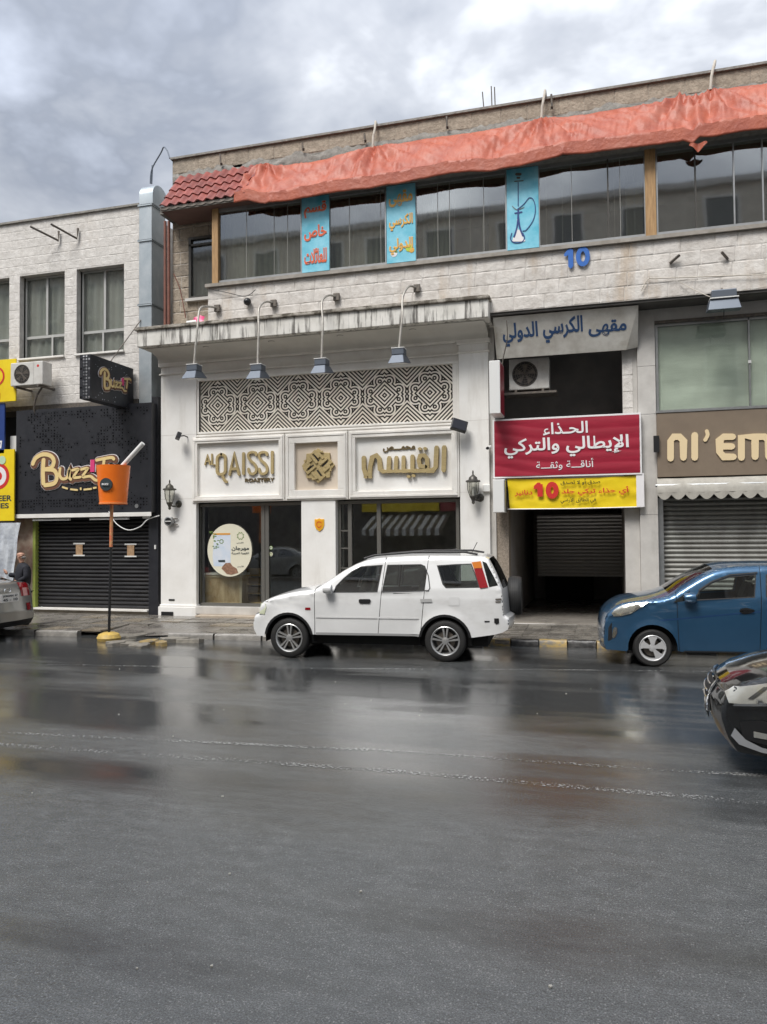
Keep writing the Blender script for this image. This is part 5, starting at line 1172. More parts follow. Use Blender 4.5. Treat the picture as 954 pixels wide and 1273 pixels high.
# perforated black sign
x0 = P(20, 570, -.2)[0]; x1 = P(188.5, 570, -.2)[0]; z0 = (P(20, 639, -.2)[1]+P(188, 637, -.2)[1])/2; z1 = (P(20, 508, -.2)[1]+P(188, 503, -.2)[1])/2
BS = WT('perforated_black_sign', 'big perforated black panel sign with the Buzz IT script over the black shutter', 'sign', ((x0+x1)/2, -.2, z0))
b = MB(); nx, nz = 46, 36; dx, dz = (x1-x0)/nx, (z1-z0)/nz
for i in range(nx):
    for k in range(nz):
        cx, cz = x0+(i+.5)*dx, z0+(k+.5)*dz; dd = noise.noise((i*.13, k*.16, 1.5))
        edge = min(i, k, nx-1-i, nz-1-k); prob = .75 if (k > nz-5 and dd > -.3) or dd > .16 or k in (2, 3, 4) else 0.22 if dd > -.1 else .03
        c = [(cx-dx/2, cz-dz/2), (cx+dx/2, cz-dz/2), (cx+dx/2, cz+dz/2), (cx-dx/2, cz+dz/2)]
        if edge > 0 and random.random() < prob:
            r = .023*random.uniform(.6, 1.15); cx += random.uniform(-.006, .006); cz += random.uniform(-.006, .006); s_ = (i+k) % 2*pi
            oc = []
            for q_ in range(8):
                a = q_*pi/4+pi/4; m_ = max(abs(cos(a)), abs(sin(a))); oc.append((cx+cos(a)/m_*dx/2, -.2, cz+sin(a)/m_*dz/2))
            ic = [(cx+r*cos(q_*pi/4+pi/4), -.2, cz+r*sin(q_*pi/4+pi/4)) for q_ in range(8)]
            b.add(oc+ic, [(q_, (q_+1) % 8, 8+(q_+1) % 8, 8+q_) for q_ in range(8)])
        else: b.add([(p[0], -.2, p[1]) for p in c], [(0, 1, 2, 3)])
BS.put(b, 'perforated_face', m_blk)
b = MB(); b.add([(x0, -.199, z0), (x0, .1, z0), (x0, .1, z1), (x0, -.199, z1)], [(0, 1, 2, 3)]); b.add([(x1, -.199, z0), (x1, .3, z0), (x1, .3, z1), (x1, -.199, z1)], [(0, 1, 2, 3)]); b.add([(x0, -.199, z1), (x1, -.199, z1), (x1, .3, z1), (x0, .3, z1)], [(0, 1, 2, 3)]); b.add([(x0, -.199, z0), (x1, -.199, z0), (x1, .3, z0), (x0, .3, z0)], [(0, 1, 2, 3)])
BS.put(b, 'case', m_blk); BS.put(MB().box(x0+.02, x1-.02, -.10, -.08, z0+.02, z1-.02), 'backing', mat('sign_backing', (.003, .003, .004), .7))
b = MB(); b.box(x0, x1+.0, -.215, -.2, z0-.10, z0-.0); BS.put(b, 'cream_strip', m_trim, bevel=.005)
for a in (.12, .55): BS.put(MB().box(x0+(x1-x0)*a, x0+(x1-x0)*(a+.28), -.16, -.10, z0-.17, z0-.12), 'tube_lamp', m_white)
x, z = P(170, 629, -.205); BS.put(MB().lathe([(0, 0), (.05, 0), (.05, -.006), (0, -.006)], (x, -.205, z), 'y', 16), 'round_sticker', m_alu)
LOGO = [([(158, 362), (172, 335), (205, 318), (240, 325), (256, 350), (244, 380), (215, 388)], 20), ([(208, 345), (205, 400), (207, 452)], 22), ([(215, 388), (255, 392), (270, 420), (258, 452), (215, 462)], 20),
        ([(285, 385), (283, 415), (295, 432), (318, 425), (328, 388), (328, 425), (335, 434)], 14), ([(342, 392), (368, 388), (348, 424), (378, 424)], 13), ([(384, 388), (412, 384), (390, 422), (425, 420), (450, 438), (478, 436)], 13), ([(455, 345), (520, 333), (535, 340)], 15), ([(490, 340), (486, 380), (480, 410)], 15)]
def logo(T_, f, k, y, face=None):
    for li, (m, ex_, dp) in enumerate(((m_wink, 26, .012), (m_brn, 20, .024), (m_cream, 0, .036))):
        b = MB()
        for n_, (s, w_) in enumerate(LOGO):
            stroke(b, [f(a+(4 if li < 2 else 0), c+(4 if li < 2 else 0)) for a, c in s], (w_+ex_)*k, y, dp+.0006*n_)
        T_.put(b, ('logo_outline', 'logo_shadow', 'logo_script')[li], m)
    for m, w_, dp in ((m_wink, 40, .013), (m_pink, 28, .04)):
        b = MB(); stroke(b, [f(436, 343), f(434, 400)], w_*.8*k, y, dp, False, 0); T_.put(b, 'logo_cup', m)
logo(BS, lambda a, c: P(a/3.744, 480+c/3.744, -.2), 1/3.744/51., -.205)
b = MB()
for s in ([(292, 470), (318, 478)], [(330, 480), (365, 484)], [(378, 472), (379, 484)], [(392, 482), (430, 478)], [(436, 475), (452, 472)]): stroke(b, [P(a/3.744, 480+c/3.744, -.2) for a, c in s], .045, -.205, .02, False, 0)
BS.put(b, 'logo_ribbon', m_cream)
# small projecting sign
xs1 = P(112.5, 470, -1.6)[0]; xs0_ = P(99, 470, -1.6)[0]; zp0, zp1 = P(112, 495, -1.6)[1], P(112, 440, -1.6)[1]
PS = thing('projecting_black_sign', 'small perforated black box sign projecting from the left building with script logo', 'sign', (xs1, -1.6, zp0)); w_, d_, h_ = xs1-xs0_, 1.65, zp1-zp0
def ps(mb, name, m, **k): return mb.obj(name, m, PS, 0, 0)
b = MB(); nz, nx = 14, 4
for i in range(nx):
    for k in range(nz):
        cx, cz = -w_+(i+.5)*w_/nx, (k+.5)*h_/nz; dx, dz = w_/nx, h_/nz
        if 0 < i < nx-1 or (i+k) % 3 == 0:
            r = .024; oc, ic = [], []
            for q_ in range(8):
                a = q_*pi/4+pi/4; m_ = max(abs(cos(a)), abs(sin(a))); oc.append((cx+cos(a)/m_*dx/2, 0, cz+sin(a)/m_*dz/2)); ic.append((cx+r*cos(a), 0, cz+r*sin(a)))
            b.add(oc+ic, [(q_, (q_+1) % 8, 8+(q_+1) % 8, 8+q_) for q_ in range(8)])
        else: b.add([(cx-dx/2, 0, cz-dz/2), (cx+dx/2, 0, cz-dz/2), (cx+dx/2, 0, cz+dz/2), (cx-dx/2, 0, cz+dz/2)], [(0, 1, 2, 3)])
ps(b, 'perforated_end', m_blk); ps(MB().box(-w_+.01, -.01, .06, .065, .01, h_-.01), 'end_backing', mat('pale_gap', (.55, .56, .58), .7))
ps(MB().box(-w_, 0, .07, d_, 0, h_), 'case', m_blk); ps(MB().box(-w_, -w_+.004, .0, .07, 0, h_).box(-.004, 0, .0, .07, 0, h_), 'case_lip', m_blk)
b = MB(); rnd = random.Random(9)
for k in range(26): y_, z_ = rnd.uniform(.1, d_-.1), rnd.choice((rnd.uniform(h_*.72, h_*.94), rnd.uniform(.04, h_*.2))); b.lathe([(0, .0015), (.015*rnd.uniform(.5, 1), .0015)], (0, y_, z_), 'x', 6)
ps(b, 'pinhole', mat('pale_hole', (.45, .47, .52), .5))['kind'] = 'stuff'
class RotT:                                           # builds logo meshes flat, turned to face +x
    o = PS
    def put(s, mb, name, m, **k):
        mb.v = [(-y, x, z) for x, y, z in mb.v]; return mb.obj(name, m, PS)
logo(RotT(), lambda a, c: (.32+(a-158)*.0031, h_*.5+(400-c)*.0031), .0031, -.002)
MB().tube([(-w_*.5, .9, h_), (.30, 1.7, h_+1.35)], .012).obj('stay_wire', m_steel, PS)
# ---- black shutter shop
x0, x1 = P(48, 700, .2)[0], P(190, 700, .2)[0]; zt = P(100, 648, .2)[1]+.12; zb_ = .26
n = 24; hh = (zt-zb_)/n; slb = MB()
for k in range(6): slb.add([(0, pr[k][0], pr[k][1]), (1, pr[k][0], pr[k][1]), (1, pr[k+1][0], pr[k+1][1]), (0, pr[k+1][0], pr[k+1][1])], [(0, 1, 2, 3)])
slb = slb.mesh('shutter_slat', m_shb, 50)
for k in range(n):
    o = link('shutter_slat', slb, D.o); o.scale = (x1-x0, 1, hh*.95); o.location = Vector((x0, .22, zb_+k*hh))-D.l
D.put(MB().box(x0, x1, .24, .26, zb_, zt+.4), 'shutter_back', m_dark); D.put(MB().box(x1, P(199, 700, .1)[0], .02, .4, .12, z_lb), 'black_jamb', m_blk)
D.put(MB().box(x0, x1, .02, .3, .10, .26), 'door_step', mat('pale_step', (.42, .38, .31), .35, col2=(.33, .295, .24), ns=3), bevel=.01); D.put(MB().box(x0, x1, -.05, .3, .225, .262), 'step_nosing', m_trim)
xg = P(41, 700, .1)[0]; D.put(MB().box(xg, x0, .08, .4, .12, z0+.0), 'lime_jamb', m_lime, bevel=.01); D.put(MB().box(xg-.62, xg, .13, .4, .12, z0+.2), 'patchy_pier', mat('patchy_pier', (.36, .22, .17), .8, col2=(.55, .46, .36), ns=4, bump=.5, bs=10), bevel=.01)
for (u, v) in ((99, 683), (163, 684)):
    x, z = P(u, v, .19); T_ = WT('notice', 'small paper notice taped to the black shutter, '+('left of the orange cup' if u < 120 else 'right of the cup signpost'), 'notice', (x, .18, z)); T_.put(MB().box(x-.10, x+.10, .172, .178, z-.14, z+.14), 'paper', mat('brown_notice', (.50, .34, .20), .6, col2=(.34, .20, .11), ns=12)); T_.put(MB().box(x-.17, x+.17, .166, .171, z+.13, z+.165), 'tape', m_white); T_.put(MB().box(x-.17, x+.17, .166, .171, z-.17, z-.135), 'tape', m_white)
x, z = P(193, 680, 0); D.put(MB().box(x-.02, x+.02, -.01, .02, z-.05, z+.05), 'lock', m_white); x, z = P(50.5, 757, .15); D.put(MB().lathe([(0, 0), (.05, -.02), (.03, -.05), (0, -.06)], (x+.03, .17, z+.02), 'y', 10), 'padlock', m_alu)
# loose socket and cable under the sign
x, z = P(183, 640, -.05); T_ = WT('loose_socket', 'white socket box with a drooping cable at the right end of the black sign', 'socket', (x, -.1, z)); T_.put(MB().box(x-.07, x+.07, -.14, -.02, z-.09, z+.07), 'box', m_white, bevel=.01)
T_.put(MB().tube(cat_rom([(*P(143, 636, 0)[:1], -.25, P(143, 636, 0)[1]), (P(152, 651, 0)[0], -.24, P(152, 651, 0)[1]), (P(166, 659, 0)[0], -.22, P(166, 659, 0)[1]), (P(180, 655, 0)[0], -.2, P(180, 655, 0)[1]), (P(188, 646, 0)[0], -.15, P(188, 646, 0)[1]), (P(200, 641, 0)[0], -.06, P(200, 641, 0)[1])], 5), .013), 'cord', m_white, 50)
# ---- far left signs and shop
x0, x1, z0, z1 = RC(-60, 449, 19.5, 501, -.35); T_ = WT('yellow_upper_sign', 'yellow sign with a red ring at the left edge beside the air conditioner', 'sign', (x1, -.3, z0)); T_.put(MB().box(x0, x1, -.35, -.31, z0, z1), 'board', m_ylw, bevel=.005)
b = MB(); c0 = P(-4, 468, -.35); stroke(b, [(c0[0]+.22*cos(k*pi/10), c0[1]+.22*sin(k*pi/10)) for k in range(21)], .05, -.352, .006, False, 0); T_.put(b, 'ring', m_rink); T_.put(MB().box(c0[0]+.05, c0[0]+.11, -.358, -.352, z0+.08, z0+.24), 'mark', m_rink)
x0, x1, z0, z1 = RC(-60, 503, 5.5, 565, -.3); T_ = WT('blue_sign', 'dark blue sign at the left edge below the yellow one', 'sign', (x1, -.3, z0)); T_.put(MB().box(x0, x1, -.30, -.26, z0, z1), 'board', m_navy, bevel=.005)
b = MB(); stroke(b, [P(-6, 549, -.3), P(2, 549, -.3), P(1, 556, -.3), P(-6, 556, -.3)], .05, -.302, .006, False, 0); T_.put(b, 'lettering', m_wink); T_.put(MB().box(x1, P(19, 540, -.2)[0], -.1, -.05, P(10, 562, 0)[1], P(10, 543, 0)[1]), 'white_board', m_white)
x0, x1, z0, z1 = RC(-60, 560, 17.5, 648, -.3); T_ = WT('yellow_lower_sign', 'yellow food sign with dark letters at the left edge beside the perforated panel', 'sign', (x1, -.3, z0)); T_.put(MB().box(x0, x1, -.30, -.26, z0, z1), 'board', m_ylw, bevel=.005)
for k, (r_, m) in enumerate(((.34, m_rink), (.25, m_wink), (.12, m_rink))): c0 = P(-2, 592, -.3); T_.put(MB().lathe([(0, 0), (r_, 0)], (c0[0], -.304-.002*k, c0[1]), 'y', 28), 'round_picture', m)
c0 = P(3, 572, -.3); T_.put(MB().lathe([(0, 0), (.11, 0)], (c0[0], -.311, c0[1]), 'y', 20), 'leaf_picture', mat('pale_green_print', (.5, .66, .45), .5))
for s, v0, v1, u0, u1 in (('CHEER', 616, 623, -16, 14.5), ('FRIES', 625.5, 632, -14, 11)):
    a, c, e, f = RC(u0, v0, u1, v1, -.3); T_.put(text_mb(s[2:] if True else s, P(-2 if s == 'CHEER' else -2, v0, -.3)[0], c, e, f, -.302, .004, .02), 'lettering', m_kink)
T_ = WT('hanging_plastic_sheet', 'clear crumpled plastic sheet hanging before the shop at the left edge', 'sheet', (P(15, 660, -.35)[0], -.35, P(15, 720, -.35)[1]))
xa, xb_ = P(-30, 660, -.35)[0], P(26, 660, -.35)[0]; za, zb2 = P(10, 735, -.35)[1], P(10, 650, -.35)[1]
T_.put(MB().grid(lambda a, c: (xa+(xb_-xa)*a-(1-c)*.25*(1 if a > .5 else 0)*(a-.5)*2, -.35-.06*noise.noise((a*9, c*3, 7))-.04*sin(a*26+c*2), za+(zb2-za)*c), 50, 14), 'sheet', m_plast, smooth=60)
x0, x1, z0, z1 = RC(-60, 652, 14, 672, -.1); T_.put(MB().box(x0, x1, -.12, -.02, z1-.06, z1+.04), 'rail', m_white)
D.put(MB().box(-15.5, xg-.62, .5, .56, .1, P(5, 655, .5)[1]), 'dark_doorway', m_blk)
# ---- duct
T_ = WT('ventilation_duct', 'tall galvanised ventilation duct with a rounded elbow between the two buildings', 'duct', (-10.8, .35, 6))
x0, x1 = P(173, 350, 0)[0], P(188.5, 350, 0)[0]; zt_, zb_ = P(180, 256, 0)[1], P(180, 500, 0)[1]
for za, zb2 in ((zb_-.1, P(180, 380, 0)[1]), (P(180, 380, 0)[1]+.006, P(180, 300, 0)[1]), (P(180, 300, 0)[1]+.006, zt_)): T_.put(MB().box(x0, x1, .0, .62, za, zb2), 'duct_section', m_galv, bevel=.006)
for z in (P(180, 380, 0)[1], P(180, 300, 0)[1], zt_): T_.put(MB().frame(x0-.03, x1+.03, z, z+.05, .01, -.03, .65).box(x0-.03, x1+.03, -.03, .65, z+.01, z+.03), 'flange', m_galv)
pr_ = [(-.02+.62*0, zt_+.04)]; R_ = .62
prf = [(0, zt_+.04), (0, zt_+.30)]+[(.34-.34*cos(k*pi/12), zt_+.30+.30*sin(k*pi/12)) for k in range(1, 12)]+[(.68, zt_+.30), (.68, zt_+.04)]
T_.put(MB().prismx(prf, x0-.0, x1+.03), 'elbow', m_galv, smooth=35)
# brown pipes and wall strip between duct and gallery
for i, (u, lab) in enumerate(((205.5, 'brown drain pipe beside the duct, left of two'), (210, 'brown drain pipe beside the duct, right of two'))):
    x, z = P(u, 350, -.05); o = MB().tube([(x, -.05, P(u, 400, -.05)[1]-.3), (x, -.05, P(u, 275, -.05)[1])], .038, 8).obj('drain_pipe', m_brown, None, 50); tag(o, lab, 'pipe', 'brown drain pipes')
cable('cable', [(216, 340), (224, 360), (231, 395)], .012, m_brown, 'reddish cable slanting down the old wall beside the gallery', [-.05]*3)
# bent pole above the duct
b = MB(); q = [P(187, 228, .8), P(189, 210, .8), P(200, 190, .8), P(206.5, 185, .8), P(211, 190, .5), P(214, 199, .2)]; b.tube(cat_rom([(a, y_, c) for (a, c), y_ in zip(q, (.8, .8, .8, .7, .4, .1))], 5), .018, 6); q = [P(188, 228, .8), P(189, 205, .8)]; b.tube([(a, .82, c) for a, c in q], .02, 6)
tag(b.obj('bent_conduit', m_lampg, None, 50), 'thin bent conduit arching from behind the duct to the parapet', 'conduit')
# ================================================================== cup signpost
gx, gy = G(135.5, 792, .06)
T_ = WT('cup_signpost', 'black signpost topped by a big orange cup with a white straw', 'signpost', (gx, gy, .04)); yk = gy
b = MB(); b.tube([(gx, gy, .05), (P(138, 680, yk)[0], gy, P(138, 680, yk)[1])], .028, 10); T_.put(b, 'pole', m_black, 40)
b = MB(); b.tube([(P(138, 680, yk)[0], gy, P(138, 680, yk)[1]), (P(139, 626, yk)[0], gy, P(139, 626, yk)[1])], .034, 10); T_.put(b, 'upper_pole', mat('pale_rust_paint', (.62, .42, .18), .5, col2=(.66, .13, .07), ns=9, stretch=(1, 1, .6)), 40)
T_.put(MB().lathe([(0, .0), (.22, .0), (.235, .05), (.20, .12), (.10, .16), (0, .16)], (gx, gy, .0), n=14), 'footing', m_ybase, 40)
cx, cz0 = P(141, 626, yk); cz1 = P(142, 579, yk)[1]; r0 = (P(155, 626, yk)[0]-P(127, 626, yk)[0])/2; r1 = (P(160, 580, yk)[0]-P(125, 580, yk)[0])/2; cx = (P(155, 626, yk)[0]+P(127, 626, yk)[0])/2
cq = [(cx-r0*.6, cz0), ]
T_.put(MB().lathe([(0, cz0), (r0, cz0), (r1, cz1), (r1-.02, cz1), (r1-.03, cz1-.06), (0, cz1-.06)], (cx, gy, 0), n=28), 'cup', m_orng, 30)
T_.put(MB().lathe([(r0+.012, cz0-.015), (r0+.012, cz0+.02), (r0, cz0+.02)], (cx, gy, 0), n=28), 'cup_rim', mat('orange_rim', (.9, .28, .08), .3))
q0 = P(150, 584, yk); q1 = P(178, 551, yk); b = MB(); b.tube([(cx, gy, cz1-.2), (q1[0], gy, q1[1])], .046, 10); T_.put(b, 'straw', m_white, 40)
c0 = P(134.5, 602, yk-(r0+r1)/2*.97); b = MB(); b.lathe([(0, -.012), (.125, -.012), (.125, .03), (0, .03)], (0, 0, 0), 'y', 24)
rr = r0+(r1-r0)*.5; aa = -pi/2-.42
b.v = [(x*cos(.14)-y*sin(.14)+cx+rr*sin(.14), x*sin(.14)+y*cos(.14)+gy-rr*cos(.14), z+c0[1]) for x, y, z in b.v]; T_.put(b, 'round_badge', m_kink)
b = text_mb('BUZZ', -.07, .07, -.018, .018, -.03, .01, .03); b.v = [(x*cos(.14)-y*sin(.14)+cx+rr*sin(.14), x*sin(.14)+y*cos(.14)+gy-rr*cos(.14), z+c0[1]) for x, y, z in b.v]; T_.put(b, 'badge_lettering', m_wink)
# ================================================================== buildings across the road (seen mirrored in the glass)
OB = WT('apartment_block', 'beige stone apartment block across the road mirrored in the gallery glass', 'building', (-10, -24, 0))
b = MB(); b.box(-46, 30, -36, -24, 0, 18.6); OB.put(b, 'wall', mat('far_beige_stone', (.74, .68, .58), .85, col2=(.60, .54, .46), ns=2.5, bump=.4, bs=6, bdist=.05)); OB.put(MB().box(-46.2, 30.2, -36, -23.8, 18.6, 18.9), 'cornice', m_joint)
OB.put(MB().box(-46, 30, -24.1, -23.95, 0, 4.2), 'shop_fronts', mat('far_shop_dark', (.05, .05, .055), .5, col2=(.10, .09, .09), ns=.8))
wm = MB().box(-.7, .7, -.02, .02, 0, 2.1).mesh('window_pane', mat('far_pane', (.20, .20, .19), .4)); fm = MB().frame(-.8, .8, -.1, 2.2, .12, -.03, .08).mesh('window_frame', m_trim); acm = MB().box(-.4, .4, -.0, .35, 0, .55).mesh('air_conditioner', m_lampg)
for r in range(4):
    for k in range(22):
        x = -44.5+k*3.3+(.5 if k % 3 == 0 else 0); z = 5.7+r*3.4; f_ = link('window_frame', fm, OB.o); f_.location = (x+10, .04, z); link('window_pane', wm, f_)
        if random.random() < .3: o = link('wall_unit', acm, OB.o); o.location = (x+10+.4, .0, z-.8)
T_ = WT('striped_awning', 'striped canvas awning across the road mirrored in the roastery window', 'awning', (-10, -22, 2.4)); xa, xb_ = -12.3, -8.0; n = 20
wa = [MB(), MB()]
for k in range(n):
    a, c = xa+(xb_-xa)*k/n, xa+(xb_-xa)*(k+1)/n; wa[k % 2].add([(a, -23.9, 3.15), (c, -23.9, 3.15), (c, -21.6, 2.35), (a, -21.6, 2.35), (a, -21.6, 2.0), (c, -21.6, 2.0)], [(0, 1, 2, 3), (3, 2, 5, 4)])
T_.put(wa[0], 'white_stripes', m_white); T_.put(wa[1], 'grey_stripes', m_steel)
tag(MB().box(-12.9, -8.6, -23.9, -23.5, 3.3, 4.2).obj('yellow_shop_board', m_ylw), 'plain yellow shop board above the striped awning across the road', 'sign'); tag(MB().box(-8.5, -6.9, -23.9, -23.5, 3.3, 4.3).obj('crimson_shop_board', m_red), 'plain crimson board right of the yellow one across the road', 'sign')
tag(MB().box(-60, 40, -24, -15.4, -.02, .14).obj('opposite_pavement', m_pave), None, None, None, 'structure')
# ================================================================== person
def person():
    hx, hz = P(27, 688, -2.35); gx_, gy_ = hx+.05, -2.35; zf_ = .12; s = 1.0
    T_ = thing('person', 'bald person in a dark navy jacket standing behind the silver car', 'person', (gx_, gy_, zf_)); H = hz-zf_+.04
    k = H/1.74
    def skin(name, m, V, E_, parent=T_, lv=2):
        me = bpy.data.meshes.new(name); me.from_pydata([(a*k, b_*k, c*k) for a, b_, c, _, _ in V], E_, []); me.materials.append(m); o = link(name, me, parent)
        o.modifiers.new('skin', 'SKIN')
        for i, q in enumerate(V): me.skin_vertices[0].data[i].radius = (q[3]*k, q[4]*k); me.skin_vertices[0].data[i].use_root = i == 0
        sb = o.modifiers.new('subdivision', 'SUBSURF'); sb.levels = lv; sb.render_levels = lv; 
        o.modifiers['skin'].use_smooth_shade = True; return o
    navy = mat('navy_jacket', (.006, .007, .012), .8, col2=(.012, .013, .02), ns=6, bump=.5, bs=9, bdist=.03, coords='obj'); tr = mat('dark_trousers', (.02, .02, .024), .8, bump=.4, bs=9, coords='obj'); sk = mat('skin', (.48, .27, .19), .5, coords='obj')
    # jacket: pelvis root, torso, both arms bent forward
    V = [(0, 0, .80, .18, .15), (-.01, 0, 1.10, .20, .155), (-.03, 0, 1.37, .185, .125), (-.045, 0, 1.475, .07, .07), (.15, -.09, 1.36, .088, .088), (.21, -.14, 1.13, .076, .076), (.02, -.20, 1.05, .057, .057), (-.16, .11, 1.37, .088, .088), (-.30, .10, 1.16, .072, .072), (-.42, -.02, 1.20, .054, .054)]
    skin('body', navy, V, [(0, 1), (1, 2), (2, 3), (2, 4), (4, 5), (5, 6), (2, 7), (7, 8), (8, 9)])
    skin('trousers', tr, [(0, 0, .86, .15, .12), (.085, -.02, .74, .095, .095), (.095, -.02, .46, .066, .066), (.10, .02, .09, .05, .05), (-.085, .02, .74, .095, .095), (-.11, .03, .46, .066, .066), (-.13, .06, .09, .05, .05)], [(0, 1), (1, 2), (2, 3), (0, 4), (4, 5), (5, 6)])
    for sx, sy in ((.10, .02), (-.13, .06)): skin('shoe', m_black, [(sx+.05, sy, .05, .045, .045), (sx-.06, sy, .045, .05, .04), (sx-.17, sy, .035, .042, .03)], [(0, 1), (1, 2)])
    h = skin('head', sk, [(-.045, 0, 1.44, .052, .055), (-.06, 0, 1.52, .055, .058), (-.075, 0, 1.60, .088, .078), (-.075, 0, 1.67, .092, .080), (-.065, 0, 1.72, .065, .06), (-.14, 0, 1.56, .035, .045), (-.175, 0, 1.615, .014, .014)], [(0, 1), (1, 2), (2, 3), (3, 4), (2, 5), (3, 6)])
    for sy in (-1, 1):
        skin('ear', sk, [(-.06, sy*.085*1, 1.60, .010, .022), (-.055, sy*.095, 1.635, .010, .018)], [(0, 1)], h, 1)
        MB().lathe([(0, -.012), (.010, -.006), (.012, 0), (.010, .006), (0, .012)], (-.160*k, sy*.03*k, 1.635*k), n=8).obj('eye', m_black, h, 60)
    skin('mouth', mat('lips', (.34, .13, .11), .5), [(-.178, -.018, 1.565, .006, .005), (-.178, .018, 1.565, .006, .005)], [(0, 1)], h, 1)
    skin('hair', mat('grey_hair', (.25, .23, .21), .9), [(-.01, -.07, 1.60, .02, .03), (.02, -.03, 1.60, .02, .035), (.02, .03, 1.60, .02, .035), (-.01, .07, 1.60, .02, .03)], [(0, 1), (1, 2), (2, 3)], h, 1)
    skin('scarf', mat('pale_collar', (.35, .33, .32), .8), [(-.02, -.07, 1.43, .025, .03), (.03, 0, 1.45, .025, .03), (-.02, .07, 1.43, .025, .03), (-.10, .0, 1.40, .025, .03)], [(0, 1), (1, 2), (2, 3), (3, 0)])
    for (bx, by, bz, dx, dz) in ((-.43, -.03, 1.20, -.6, .8), (.0, -.205, 1.045, -1, -.1)):
        V = [(bx, by, bz, .026, .030), (bx+dx*.05, by, bz+dz*.05, .018, .042), (bx+dx*.09, by, bz+dz*.09, .016, .042)]; E_ = [(0, 1), (1, 2)]
        for q_ in range(4):
            off = -.03+.02*q_; l = (.055, .07, .066, .05)[q_]; i = len(V)
            V += [(bx+dx*.11, by+off, bz+dz*.11, .0095, .0095), (bx+dx*(.11+l*.6), by+off, bz+dz*(.11+l*.6)-.008, .0085, .0085), (bx+dx*(.11+l), by+off, bz+dz*(.11+l)-.026, .0075, .0075)]; E_ += [(2, i), (i, i+1), (i+1, i+2)]
        i = len(V); V += [(bx+dx*.05, by-.045, bz+dz*.05, .011, .011), (bx+dx*.09, by-.06, bz+dz*.08, .009, .009)]; E_ += [(1, i), (i, i+1)]
        skin('hand', sk, V, E_, T_, 1)
person()
# ================================================================== vehicles
def paint(name, c, rough=.28, metal=.0, coat=1.0, c2=None):
    return mat(name, c, rough, metal, col2=c2 or tuple(q*.9 for q in c), ns=1.4, coat=coat, spots=((.34, .31, .27), (1.2, 1.2, 2.5), .54, .80, .38), coords='obj')
m_tyre = mat('tyre_rubber', (.009, .009, .009), .7, col2=(.018, .017, .016), ns=8, coords='obj')
m_rim = mat('alloy_rim', (.55, .55, .54), .32, .75, coords='obj'); m_rimd = mat('rim_shadow', (.02, .02, .02), .6)
m_carg = glass('car_glass', (.52, .58, .55), 1.55, .01, 3.8); m_carg2 = glass('car_glass_light', (.66, .70, .68), 1.5, .01, 1.8)
m_seat = mat('seat_fabric', (.06, .055, .05), .9); m_under = mat('underbody', (.008, .008, .008), .9); m_trimb = mat('black_trim', (.012, .012, .013), .45)
m_lens = glass('lamp_lens', (.88, .88, .85), 1.5, .03, 1.5); m_bulb = mat('lamp_reflector', (.75, .74, .70), .15, .8); m_amb = mat('amber_lens', (.58, .17, .015), .2, coat=1); m_rlens = mat('red_lens', (.26, .006, .012), .15, coat=1); m_chrome = mat('chrome', (.75, .76, .77), .12, 1.0)
m_plate = mat('number_plate', (.72, .72, .70), .4)

def lerp(tab, x):
    return interp(tab, x)
def pip(pt, poly):
    x, z = pt; c = False; n = len(poly)
    for i in range(n):
        a, b_ = poly[i], poly[i-1]
        if (a[1] > z) != (b_[1] > z) and x < (b_[0]-a[0])*(z-a[1])/(b_[1]-a[1]+1e-12)+a[0]: c = not c
    return c
def densify(poly, d=.06, closed=True):
    out = []; n = len(poly)
    for i in range(n if closed else n-1):
        a, b_ = poly[i], poly[(i+1) % n]; k = max(1, int(math.ceil(hypot(b_[0]-a[0], b_[1]-a[1])/d)))
        for j in range(k): out.append((a[0]+(b_[0]-a[0])*j/k, a[1]+(b_[1]-a[1])*j/k))
    if not closed: out.append(poly[-1])
    return out
def panel_tris(outer, holes=(), d=.055, extra=()):
    rings = [densify(outer, d)]+[densify(h, d) for h in holes]; V = []; E_ = []
    for r in rings:
        b0 = len(V); V += r; E_ += [(b0+i, b0+(i+1) % len(r)) for i in range(len(r))]
    xs = [p[0] for p in rings[0]]; zs = [p[1] for p in rings[0]]
    i = min(xs)+d/2
    while i < max(xs):
        k = min(zs)+d/2
        while k < max(zs):
            p = (i, k)
            if pip(p, rings[0]) and not any(pip(p, h) for h in rings[1:]) and all(hypot(p[0]-q[0], p[1]-q[1]) > d*.45 for r in rings for q in r): V.append(p)
            k += d
        i += d
    if extra:
        bp_ = [q for r in rings for q in r]
        for p in extra:
            if pip(p, rings[0]) and not any(pip(p, h) for h in rings[1:]) and all(abs(p[0]-q[0])+abs(p[1]-q[1]) > .011 for q in bp_): V.append(p)
    vo, _, fo, *_ = delaunay_2d_cdt([Vector(p) for p in V], E_, [], 0, 1e-5)
    F = []
    for f in fo:
        c = (sum(vo[i].x for i in f)/3, sum(vo[i].y for i in f)/3)
        if pip(c, rings[0]) and not any(pip(c, h) for h in rings[1:]): F.append(tuple(f))
    return [(v.x, v.y) for v in vo], F

